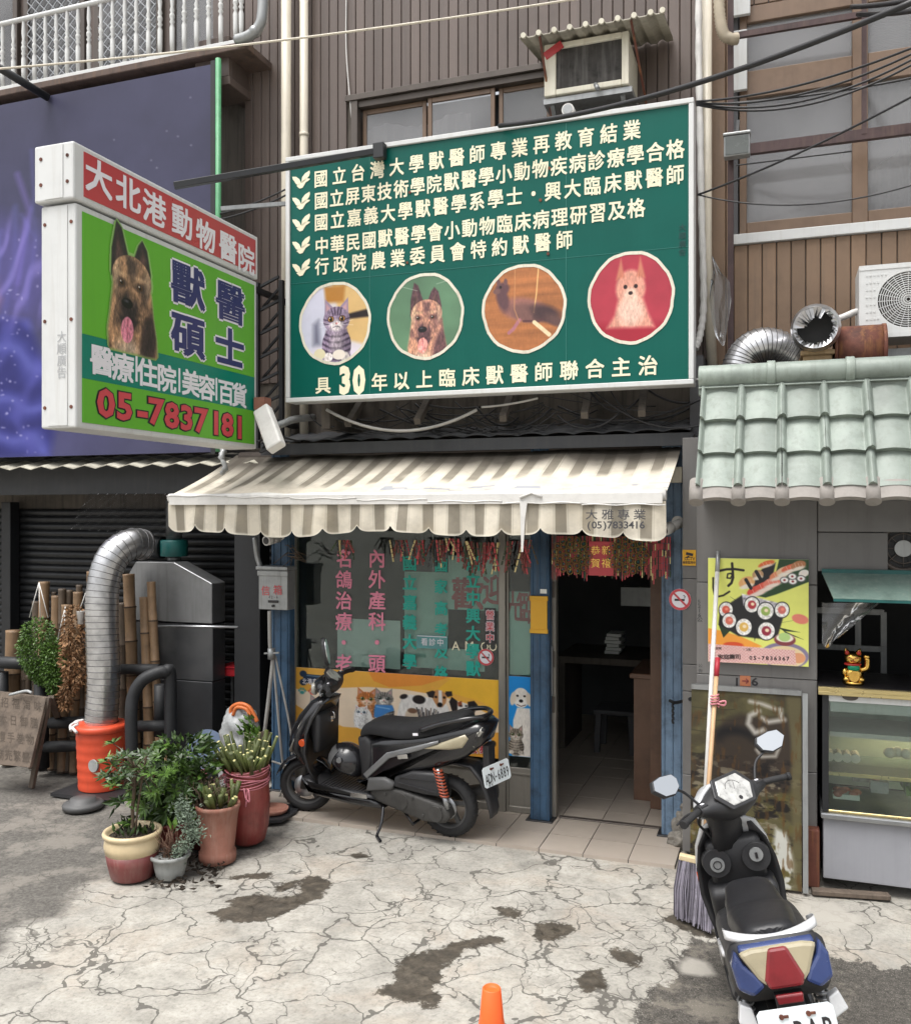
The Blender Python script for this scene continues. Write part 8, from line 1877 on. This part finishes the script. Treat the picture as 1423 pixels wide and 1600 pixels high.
# green vine that climbs beside the tall red pot stays with that pot
# ------------------------------------------------------------------ scooters (local frame: +x forward, +y left, z up, rear axle over x = 0)
def make_scooter(kind, label, plate):
    dark = kind == 'dark'
    root = thing('scooter', V(0, 0, 0), label, 'scooter')
    body = M_['blackpaint'] if dark else M_['bluepaint']; pl = M_['blackplastic']; WB, r = 1.22, .222
    def add(nm, mb, m, par=root, **k): return mb.build(nm, m, par, **k)
    def mk_wheel(nm, x, r, w_, turn, nsp):
        R = Matrix.Translation((x, 0, r)) @ Matrix.Rotation(turn, 4, 'Z')
        def tr(mb): mb.v = [tuple(R @ Vector(p)) for p in mb.v]; return mb
        rw = w_ / 2; prof = [(r - rw * 1.35, -rw * .72)] + [(r - rw * .95 + rw * .95 * sin(pi * i / 14), -rw * cos(pi * i / 14)) for i in range(15)] + [(r - rw * 1.35, rw * .72)]
        mb = MB(); mb.lathe(prof, (0, 0, 0), 44, (0, 1, 0), caps=False)
        for i in range(56):
            a = 2 * pi * i / 56; sg = 1 if i % 2 else -1; q = V(cos(a), 0, sin(a)); tq = V(-sin(a), 0, cos(a)); mb.bar(q * (r - .0022) + V(0, sg * .004, 0), q * (r - .0085) + V(0, sg * rw * .7, 0) + tq * .012, .009, .005, up=q)
        w_o = add(nm, tr(mb), M_['rubber'])
        ri = r - rw * 1.3; mb = MB(); mb.lathe([(ri, -rw * .75), (ri - .008, -rw * .72), (ri - .02, -rw * .35), (ri - .02, rw * .35), (ri - .008, rw * .72), (ri, rw * .75)], (0, 0, 0), 40, (0, 1, 0), caps=False); mb.lathe([(.04, -.05), (.04, .05)], (0, 0, 0), 20, (0, 1, 0))
        for i in range(nsp):
            a = 2 * pi * i / nsp + .3; q = V(cos(a), 0, sin(a)); tq = V(-sin(a), 0, cos(a)); mb.bar(q * .035 - tq * .012, q * (ri - .01) + tq * .012, .03, .022, up=(0, 1, 0))
        add('rim', tr(mb), M_['greyplastic' if dark else 'silver'], w_o)
        mb = MB(); mb.lathe([(.028, .05), (.085, .052), (.085, .056), (.028, .058)], (0, 0, 0), 28, (0, 1, 0), caps=False); add('brake_disc', tr(mb), M_['steel'], w_o)
        return w_o
    turn = .35 if dark else .64
    mk_wheel('rear_wheel', 0, r, .105, 0, 5); mk_wheel('front_wheel', WB, .212, .095, turn, 5)
    # rear body shell, floor, shields as rounded side-view panels
    side = [(.70, .34), (.62, .36), (.57, .50), (.56, .66), (.40, .70), (.1, .76), (-.13, .83), (-.30, .88), (-.36, .84), (-.32, .72), (-.2, .62), (.0, .53), (.2, .47), (.42, .40), (.52, .33)]
    if not dark: side = [(max(p[0], -.255), p[1]) for p in side if p != (-.36, .84)]
    add('rear_body', MB().pillow(side, *((-.155, .155) if dark else (-.185, .185)), .06), body if dark else M_['blackplastic'])
    mb = MB()
    for sg in (-1, 1):
        mb.pillow([(.60, .42), (.40, .60), (.15, .68), (-.02, .735), (-.02, .715), (.14, .645), (.38, .56), (.57, .39)], *sorted((sg * (.15 if dark else .178), sg * (.172 if dark else .197))), .009)
    add('side_trim', mb, M_['silver'] if dark else M_['whitepaint'])
    mb = MB(); mb.pillow([(.56, .36), (.54, .62), (.60, .70), (.68, .66), (.66, .36)], -.12, .12, .04); add('seat_front_panel', mb, pl)
    mb = MB()
    for sg in (-1, 1): mb.pillow([(.58, .30), (.55, .40), (.42, .42), (.34, .39), (.36, .34)], *sorted((sg * .13, sg * .185)), .02)
    add('side_cover', mb, M_['greyplastic'])
    mb = MB(); mb.pillow([(.50, .255), (1.05, .255), (1.12, .33), (1.06, .32), (1.0, .285), (.56, .285)], -.19, .19, .02)
    for i in range(14): mb.box(.60 + i * .03, .615 + i * .03, -.16, .16, .284, .291)
    add('floorboard', mb, pl)
    mb = MB(); mb.pillow([(.45, .18), (.55, .25), (1.08, .25), (1.16, .32), (1.12, .24), (1.02, .19), (.7, .17)], -.165, .165, .03); add('belly_pan', mb, M_['blackpaint'])
    shield = [(1.02, .285), (1.10, .33), (1.135, .48), (1.115, .66), (1.06, .85), (1.01, .87), (1.0, .80), (1.06, .62), (1.08, .46), (1.04, .33)]
    # leg shield: lofted curved plate, wide at mid height
    rings = []
    for (x, z, hw) in ((1.05, .29, .17), (1.105, .40, .20), (1.125, .52, .215), (1.11, .66, .205), (1.075, .78, .175), (1.03, .88, .12)):
        ring = [V(x - .055 * abs(t) ** 2.2 , hw * t, z) for t in [i / 8 - 1 for i in range(17)]]; ring += [V(p.x + .022, p.y * .985, p.z) for p in reversed(ring)]; rings.append(ring)
    add('leg_shield', MB().loft(rings), pl)
    # nose / front cowl
    rings = []
    for (x, z, hw, dp) in ((1.17, .34, .07, .04), (1.23, .42, .13, .07), (1.25, .52, .165, .10), (1.215, .64, .17, .10), (1.16, .76, .155, .085), (1.09, .87, .12, .06), (1.04, .92, .07, .04)):
        dp *= 1.5 if dark else 1.; hw *= 1. if dark else 1.2; rings.append([V(x - .05 + dp * (1 - abs(t) ** 2.2) , hw * t, z) for t in [i / 8 - 1 for i in range(17)]] + [V(x - (.12 if dark else .085), hw * t * .95, z) for t in [1 - i / 8 for i in range(17)]])
    add('front_cowl', MB().loft(rings), body if dark else M_['whitepaint'])
    mb = MB()
    for sg in (-1, 1): mb.pillow([(1.13, .76), (1.18, .70), (1.275, .50), (1.255, .49), (1.19, .60)], *sorted((sg * .09, sg * .15)), .02)
    add('position_lamp', mb, M_['clearlens'])
    mb = MB()
    for sg in (-1, 1): mb.tube([(1.10, sg * .185, .60), (1.10, sg * .21, .60)], .026, 16)
    add('side_reflector', mb, M_['amber'])
    # inner storage / knee panel
    mb = MB(); mb.pillow([(1.06, .50), (1.075, .74), (1.02, .82), (.985, .78), (1.0, .52)], -.14, .14, .03)
    if not dark:
        for y_ in (-.1, .1): mb.tube([(1.02, y_, .70), (.965, y_, .705)], [.075, .07], 22)
    add('inner_panel', mb, pl)
    if not dark:
        mb = MB(); mb.tube([(.966, .1, .70), (.95, .1, .702)], .036, 22); mb.tube([(.966, -.1, .72), (.95, -.1, .722)], .034, 22); add('storage_cap', mb, M_['galv'])
        mb = MB(); mb.bar((.945, -.1, .735), (.945, -.1, .705), .008, .012); mb.tube([(.948 , .1 + .02 * cos(t / 12 * 2 * pi), .702 + .02 * sin(t / 12 * 2 * pi)) for t in range(12)], .003, 5, closed=True); add('key_slot', mb, M_['blackvinyl'])
        mb = MB(); mb.pillow([(1.05, .36), (1.06, .60), (.93, .58), (.92, .54), (.99, .40)], -.17, .17, .03); add('glove_tray', mb, pl)
    else:
        mb = MB(); mb.box(.965, .985, -.012, .012, .72, .76); mb.tube(spline([(.985, 0, .80), (.95, 0, .79), (.945, 0, .75), (.965, 0, .74)], 5), .006, 6); add('bag_hook', mb, M_['chrome'])
    # steering head: everything that turns
    PIV = Matrix.Translation((1.02, 0, .9)) @ Matrix.Rotation(turn, 4, 'Z') @ Matrix.Translation((-1.02, 0, -.9))
    def trn(mb): mb.v = [tuple(PIV @ Vector(p)) for p in mb.v]; return mb
    mb = MB()
    for sg in (-1, 1): mb.tube([(1.13, sg * .075, .60), (WB - .01, sg * .075, .20)], .018, 10)
    mb.tube([(1.0, 0, .95), (1.13, 0, .58)], .025, 10); add('fork', mb, M_['engine'])
    fr_ = Matrix.Translation((WB, 0, .212)) @ Matrix.Rotation(turn, 4, 'Z')
    mb = MB(); rings = []
    for i in range(11):
        a = radians(20 + i * 13.5); rr = .248; rings.append([V(rr * cos(a) * (1 - .06 * abs(t) ** 2), .062 * t, rr * sin(a) * (1 - .09 * abs(t) ** 2)) for t in [k_ / 5 - 1 for k_ in range(11)]] + [V((rr - .01) * cos(a), .058 * t, (rr - .012) * sin(a) * (1 - .09 * abs(t) ** 2)) for t in [1 - k_ / 5 for k_ in range(11)]])
    mb.loft(rings); mb.v = [tuple(fr_ @ Vector(p)) for p in mb.v]; add('front_mudguard', mb, M_['blackpaint'] if dark else M_['whitepaint'])
    if not dark:
        mb = MB(); rings = []
        for (x, z, hw, dp) in ((1.045, .76, .10, .05), (1.03, .86, .10, .07), (1.005, .94, .125, .09), (.99, 1.0, .15, .09), (.99, 1.045, .12, .075)): rings.append([V(x + dp * cos(a), hw * sin(a), z) for a in [2 * pi * i / 20 for i in range(20)]])
        mb.loft(rings); add('steering_cover', trn(mb), pl)
        for sg in (-1, 1): mb = MB(); mb.tube(spline([(.96, sg * .2, 1.0), (1.03, sg * .17, .93), (1.06, sg * .08, .80), (1.08, sg * .05, .6)], 6), .007, 6); add('brake_cable', trn(mb), M_['rubber'])
    # handlebar cover with headlamp and instruments
    rings = []
    HS = ((.84, .955, .02), (.90, .95, .05), (.955, .955, .062), (1.01, .975, .066), (1.06, 1.0, .055), (1.10, 1.0, .02))
    for (y_, hw, dp, up) in ((-.22, .018, .03, .02), (-.17, .026, .045, .012), (-.10, .048, .085, .0), (-.04, .062, .105, -.005), (.04, .062, .105, -.005), (.10, .048, .085, .0), (.17, .026, .045, .012), (.22, .018, .03, .02)):
        cx0 = .985 - .18 * abs(y_); dp, hw = (dp, hw) if dark else (dp * 1.3, hw * 1.45); rings.append([V(cx0 + dp * 1.0 * cos(a) * (1 if cos(a) > 0 else .8), y_, 1.005 + up + hw * sin(a)) for a in [2 * pi * i / 20 for i in range(20)]])
    hb = add('handlebar', trn(MB().loft(rings)), pl)
    rings = []
    for (y_, s_) in ((-.2, .3), (-.13, .75), (-.06, 1), (.06, 1), (.13, .75), (.2, .3)):
        cx0 = 1.0 - .2 * abs(y_); s_ = s_ if dark else s_ * 1.45; rings.append([V(cx0 + .104 * s_ * cos(a), y_ * 1.02, 1.002 + .066 * s_ * sin(a)) for a in [radians(-60 + 10 * i) for i in range(15)]] + [V(cx0 + .09 * s_ * cos(a), y_, 1.002 + .055 * s_ * sin(a)) for a in [radians(80 - 10 * i) for i in range(15)]])
    add('cowl_shell', trn(MB().loft(rings)), body if dark else M_['whitepaint'], hb)
    mb = MB(); mb.pillow([(-.105, -.03), (-.08, .04), (.08, .04), (.105, -.03), (.05, -.055), (-.05, -.055)], 0, .035, .012, M=Matrix(((0, 1, 0, 1.068), (1, 0, 0, 0), (0, 0, 1, .985), (0, 0, 0, 1)))); add('headlight', trn(mb), M_['clearlens'], hb)
    # instrument glass: tilted towards the rider
    pts = [(-.085, .0), (-.055, .055), (.055, .055), (.085, .0), (.05, -.055), (-.05, -.055)]
    ax_ = V(0, -1, 0); ay_ = V(.78, 0, .62) if dark else V(.66, 0, .75)
    ob_ = V(.958, 0, 1.058) if dark else V(.915, 0, 1.062)
    if not dark: pts = [(a_ * 1.3, b_ * 1.35) for a_, b_ in pts]
    mb = MB(); mb.prism([(p[0] * 1.22, p[1] * 1.22) for p in pts], ob_, ax_, ay_, .014); add('instrument_rim', trn(mb), pl, hb, bevel=.006)
    mb = MB(); mb.prism(pts, ob_, ax_, ay_, .018); add('instrument_glass', trn(mb), M_['clearlens' if dark else 'cluster'], hb, bevel=.006)
    mb = MB(); nz = ax_.cross(ay_).normalized(); cdl = ob_ + nz * .0186
    mb.tube([cdl + ax_ * (.05 * cos(a)) + ay_ * (.0 + .05 * sin(a)) for a in [radians(20 + i * 10) for i in range(0, 15)]], .0012, 5); mb.bar(cdl, cdl + ax_ * .02 + ay_ * .035, .002, .002); mb.tube([cdl - ay_ * .05, cdl - ay_ * .05 + nz * .001], .011, 12); add('dial_marks', trn(mb), M_['blackvinyl'], hb)
    for sg in (-1, 1):
        mb = MB(); mb.tube(spline([(.955, sg * .19, 1.02), (.93, sg * .25, 1.028), (.895, sg * .36, 1.02)], 5), .017, 12); mb.tube([(.897, sg * .355, 1.02), (.89, sg * .372, 1.019)], .021, 12); add('grip', trn(mb), M_['rubber'], hb)
        mb = MB(); mb.tube(spline([(.985, sg * .2, 1.015), (.985, sg * .27, 1.015), (.955, sg * .36, 1.005)], 5), .006, 6); add('brake_lever', trn(mb), M_['silver'] if dark else pl, hb)
        mb = MB(); mb.box(.92, .965, min(sg * .17, sg * .215), max(sg * .17, sg * .215), 1.035, 1.05); mb.box(.935, .95, min(sg * .18, sg * .2), max(sg * .18, sg * .2), 1.05, 1.056, 1); add('switch_pod', trn(mb), [pl, M_['whitevinyl']], hb, bevel=.004)
        if dark and sg < 0: continue
        # mirrors
        if dark: b_, e_, mc = V(.945, sg * .17, 1.03), V(.94, sg * .20, 1.18), V(.935, sg * .205, 1.29); rx, rz = .058, .095
        else: b_, e_, mc = V(.955, sg * .19, 1.04), V(.965, sg * .30, 1.16), V(.955, sg * .37, 1.20); rx, rz = .085, .055
        mb = MB(); mb.tube(spline([b_, b_.lerp(e_, .5) + V(.02, 0, .02), e_], 5), .007, 8); ms = add('mirror_stem', trn(mb), pl, hb)
        if dark: out = [(rx * cos(a), rz * sin(a)) for a in [2 * pi * i / 20 for i in range(20)]]
        else: out = [(-rx * sg * .95, -.0), (-rx * sg * .72, .042), (-rx * sg * .1, .052), (rx * sg * .8, .046), (rx * sg * 1.02, .02), (rx * sg * .9, -.02), (rx * sg * .35, -.046), (-rx * sg * .4, -.042)]
        nrm_ = V(-.9, -.1 * sg, .12) if dark else V(-.85, -.15 * sg, .5)
        nrm_.normalize(); axm = V(0, -1, 0); axm = (axm - nrm_ * axm.dot(nrm_)).normalized(); aym = nrm_.cross(axm)
        mb = MB(); mb.prism([(p[0] * 1.09, p[1] * 1.09) for p in out], mc - nrm_ * .025, axm, aym, .024); mb.tube([e_, mc - nrm_ * .02], .008, 8); add('mirror_back', trn(mb), pl, hb, bevel=.006)
        mb = MB(); mb.prism(out, mc, axm, aym, .003); add('mirror_glass', trn(mb), M_['mirror'], hb)
    # seat
    prof = [(.66, .70, .10, .05), (.64, .76, .125, .07), (.55, .80, .14, .08), (.42, .795, .15, .085), (.28, .80, .158, .09), (.16, .83, .16, .10), (.02, .875, .155, .10), (-.12, .905, .14, .09), (-.20, .905, .10, .06)]
    if not dark: prof = [(.66, .70, .09, .05), (.62, .765, .115, .07), (.52, .785, .13, .08), (.36, .775, .15, .085), (.25, .785, .16, .09), (.20, .835, .16, .12), (.06, .86, .15, .11), (-.10, .875, .13, .09), (-.16, .87, .1, .06)]; prof = [(a_, b_, c_ * .88, d_) for a_, b_, c_, d_ in prof] if not dark else prof
    rings = []
    for (x, zt_, hw, th) in prof: rings.append([V(x, hw * math.copysign(abs(cos(a)) ** .55, cos(a)), zt_ - th + th * (max(0, sin(a)) ** .6 if sin(a) > 0 else .0) - (.02 * abs(sin(a)) if sin(a) < 0 else 0)) for a in [2 * pi * i / 24 for i in range(24)]])
    add('seat', MB().loft(rings), M_['seatcloth'] if dark else M_['seatvinyl'], subsurf=1)
    # grab rail and tail
    mb = MB()
    if dark:
        for sg in (-1, 1): mb.tube(spline([(.12, sg * .165, .79), (-.06, sg * .17, .86), (-.22, sg * .145, .90), (-.31, sg * .08, .905), (-.33, 0, .905)], 6), .017, 10)
        add('grab_rail', mb, M_['blackpaint'])
    else:
        pts = spline([(.0, -.165, .80), (-.12, -.175, .86), (-.2, -.165, .885), (-.225, -.09, .87), (-.23, 0, .86), (-.225, .09, .87), (-.2, .165, .885), (-.12, .175, .86), (.0, .165, .80)], 6)
        rr = [[p + V(0, 0, .017 * sin(a)) + V(.028 * cos(a), 0, 0) for a in [2 * pi * i / 10 for i in range(10)]] for p in pts]
        mb.loft(rr); add('grab_rail', mb, M_['whitepaint'])
    if dark:
        mb = MB(); 
        for sg in (-1, 1): mb.pillow([(-.02, .715), (.12, .66), (-.10, .675), (-.20, .70), (-.25, .77), (-.22, .80)], *sorted((sg * .10, sg * .168)), .02)
        add('indicator_lens', mb, M_['creamlens'])
        mb = MB(); mb.pillow([(-.235, .72), (-.285, .82), (-.335, .85), (-.345, .82), (-.28, .70)], -.15, .15, .03); add('tail_light', mb, M_['clearlens'])
    else:
        # tail: yellowed lens with the red lamp in the middle, blue side panels
        q9 = .94; up9 = .085
        def sc9(pts): return [(p[0] * q9, p[1] * .68) for p in pts]
        mb = MB(); mb.prism(sc9([(-.155, .085), (-.10, .10), (.10, .10), (.155, .085), (.10, -.06), (.07, -.10), (-.07, -.10), (-.10, -.06)]), V(-.325, 0, .72 + up9), V(0, -1, 0), V(.25, 0, .97).normalized(), -.05)
        add('indicator_lens', mb, M_['creamlens'], bevel=.015)
        mb = MB(); mb.prism(sc9([(-.038, .095), (.038, .095), (.078, -.06), (.065, -.11), (-.065, -.11), (-.078, -.06)]), V(-.334, 0, .72 + up9), V(0, -1, 0), V(.25, 0, .97).normalized(), -.06); add('tail_light', mb, M_['redlens'], bevel=.012)
        mb = MB(); mb.prism([(-.05, .013), (.05, .013), (.045, -.018), (-.045, -.018)], V(-.372, 0, .705), V(0, -1, 0), V(.1, 0, 1).normalized(), -.02); add('rear_reflector', mb, M_['redlens'], bevel=.005)
        for sg in (-1, 1):
            mb = MB(); mb.prism(sc9([(sg * .165, .10), (sg * .19, .02), (sg * .185, -.10), (sg * .13, -.145), (sg * .075, -.10), (sg * .10, -.04), (sg * .14, .02)][::(1 if sg < 0 else -1)]), V(-.318, 0, .72 + up9), V(0, -1, 0), V(.25, 0, .97).normalized(), -.12); add('tail_panel', mb, M_['bluepaint'], bevel=.014)
            mb = MB(); mb.prism([(sg * .14, -.10), (sg * .18, -.08), (sg * .2, -.145), (sg * .13, -.18)][::(1 if sg < 0 else -1)], V(-.28, 0, .75), V(0, -1, 0), V(.25, 0, .97).normalized(), -.06); add('tail_corner', mb, M_['whitepaint'], bevel=.006)
        mb = MB(); mb.pillow([(-.2, .868), (-.285, .868), (-.30, .85), (-.2, .83)], -.14, .14, .012); add('tail_top', mb, M_['bluepaint'])
    # engine, air box, shock, exhaust, mudguard, plate, stands
    mb = MB(); mb.pillow([(.56, .30), (.50, .36), (.28, .34), (.06, .30), (-.06, .27), (-.09, .20), (-.04, .15), (.12, .14), (.34, .19), (.54, .24)], .06, .165, .025); mb.tube([(.30, .15, .265), (.30, .172, .265)], .06, 18); mb.tube([(.02, .15, .215), (.02, .174, .215)], .055, 18)
    for q_ in ((.42, .30), (.2, .30), (.12, .19), (-.02, .26)): mb.tube([(q_[0], .16, q_[1]), (q_[0], .172, q_[1])], .01, 8)
    mb.box(.1, .5, -.12, .06, .2, .36); add('engine_case', mb, M_['engine'])
    mb = MB(); mb.pillow([(.36, .36), (.34, .43), (.20, .49), (.02, .50), (-.03, .46), (-.05, .34), (.1, .335)], .055, .17, .02); mb.bar((.3, .173, .40), (.0, .173, .37), .012, .006); mb.bar((.3, .173, .44), (.02, .173, .45), .006, .006); add('air_box', mb, M_['blackplastic'])
    for sg in ((1,) if dark else (1, -1)):
        mb = MB(); p0, p1 = V(.0, sg * .15, .53), V(-.065, sg * .15, .27); hel = [p0.lerp(p1, i / 88 * .75) + V(.028 * cos(i / 88 * 2 * pi * 9), .028 * sin(i / 88 * 2 * pi * 9), 0) for i in range(89)]; mb.tube(hel, .0065, 6); sh = add('shock_spring', mb, M_['spring'] if dark else M_['silver']); mb = MB(); mb.tube([p0, p1 + (p1 - p0) * .05], .014, 10); mb.tube([p0.lerp(p1, .7), p1], .02, 10); add('damper', mb, M_['steel'], sh)
    mb = MB(); mb.tube(spline([(.45, -.1, .2), (.3, -.14, .18), (.1, -.17, .22)], 5), .02, 10); mb.tube([(.12, -.175, .22), (-.28, -.18, .30)], [.045, .058], 18); add('exhaust', mb, M_['engine'])
    mb = MB(); rings = []
    for (x, z, hw) in ((.08, .50, .07), (-.10, .56, .075), (-.22, .55, .075), (-.30, .46, .075), (-.34, .34, .07), (-.36, .24, .06), (-.355, .20, .045)): rings.append([V(x, hw * t, z) for t in (-1, -.6, 0, .6, 1)] + [V(x + .02, hw * t, z - .012) for t in (1, .6, 0, -.6, -1)])
    mb.loft(rings); mb.box(-.345, -.30, -.05, .05, .5, .70); add('rear_mudguard', mb, M_['blackplastic'])
    po = V(-.375, 0, .50); pay = V(.16, 0, .987).normalized(); pax = V(-.36, -.93, .06).normalized() if dark else V(0, -1, 0)
    if dark: pay = (pay - pax * pay.dot(pax)).normalized()
    if not dark: po = V(-.425, 0, .628)
    pw, ph = (.125, .07) if dark else (.135, .072)
    cr = [(sx * (pw - .012 * (1 - k_)), sz * (ph - .012 * k_)) for sx, sz, ks in ((1, 1, (1, 0)), (-1, 1, (0, 1)), (-1, -1, (1, 0)), (1, -1, (0, 1))) for k_ in ks]
    cr = [(pw, ph - .014), (pw - .014, ph), (-pw + .014, ph), (-pw, ph - .014), (-pw, -ph + .014), (-pw + .014, -ph), (pw - .014, -ph), (pw, -ph + .014)]
    mb = MB(); mb.prism(cr, po, pax, pay, .004); pt = add('licence_plate', mb, M_['plate'], bevel=.0)
    mb = MB()
    if dark: put_line(mb, plate, po - pax * .098 - pay * .012, po + pax * .098 - pay * .012, pax, pay, .044, .095, .012, .006); put_line(mb, '臺灣', po - pax * .085 - pay * .058, po - pax * .062 - pay * .058, pax, pay, .02, .02, .006, .006)
    else: put_line(mb, plate, po + V(0, .0, 0) - pay * .008, po + V(0, -.1, 0) - pay * .008, pax, pay, .062, .1, .02, .006)
    add('plate_lettering', mb, M_['blackvinyl'], pt)
    mb = MB()
    for sy in (-.045, .05): nn_ = pax.cross(pay); q_ = po + pax * -sy + pay * .045; mb.tube([q_ + nn_ * .002, q_ + nn_ * .012], .009, 8); mb.bar(q_ + nn_ * .008, q_ + nn_ * .008 + pax * .025, .006, .008)
    add('plate_screw', mb, M_['rust'], pt)
    mb = MB(); mb.tube(spline([(.46, .13, .2), (.44, .2, .1), (.455, .245, .02)], 5), .011, 8); mb.bar((.455, .245, .018), (.40, .285, .004), .022, .012); add('side_stand', mb, M_['blackpaint'])
    mb = MB(); mb.tube([(.3, -.1, .16), (.22, -.14, .10), (.22, .14, .10), (.3, .1, .16)], .011, 8); add('centre_stand', mb, M_['blackpaint'])
    if dark:
        mb = MB(); mb.bar((.30, .178, .585), (.22, .178, .60), .004, .03); mb.bar((.56, .19, .268), (.70, .19, .262), .006, .03); add('badge', mb, M_['chrome'])
        mb = MB(); mb.bar((.18, .163, .755), (.14, .163, .76), .004, .018); add('seat_label', mb, M_['whitevinyl'])
    return root
s1 = make_scooter('dark', 'black scooter with orange shock spring parked before the pet banner', 'ADN-6889')
rc, fc = G(703, 1306, .012), G(492, 1268, .012)
hd = (fc - rc); ang = math.atan2(hd.y, hd.x)
s1.location = V(rc.x, rc.y, .012); s1.rotation_euler = (radians(-4), 0, ang)
s2 = make_scooter('pale', 'white and blue scooter seen from behind at the lower right', 'PAP')
s2.location = V(.12, 3.676, .0); s2.rotation_euler = (radians(-13.4), 0, radians(100.5)); s2.scale = (.935,) * 3
# black half-face helmet resting on the floorboard of the black scooter
mh = s1.matrix_basis @ V(.80, .06, .46)
hl = thing('helmet', mh, 'dark grey open helmet lying on the footboard of the black scooter', 'helmet')
mb = MB(); Rm = Matrix.Rotation(.5, 3, 'Y'); rings = []
for i in range(12):
    ph = radians(8 + i * 9.2); rings.append([mh + Rm @ V(.145 * sin(ph) * cos(a), .125 * sin(ph) * sin(a), .135 * cos(ph)) for a in [2 * pi * j / 28 for j in range(28)]])
mb.loft(rings); mb.build('shell', M_['blackpaint'], hl)
mb = MB(); mb.loft([[mh + Rm @ V(.15 * sin(ph) * cos(a), .13 * sin(ph) * sin(a), .14 * cos(ph)) for a in [radians(120 + 8 * j) for j in range(16)]] for ph in (radians(62), radians(80), radians(100), radians(112))], closed=False); mb.build('visor', M_['clearlens'] if False else M_['greyplastic'], hl)
mb = MB(); q = mh + Rm @ V(-.02, -.13, .03); mb.tube([q, q + V(0, -.012, 0)], .02, 14); mb.build('visor_knob', M_['silver'], hl)
bpy.data.objects.remove(_fo)
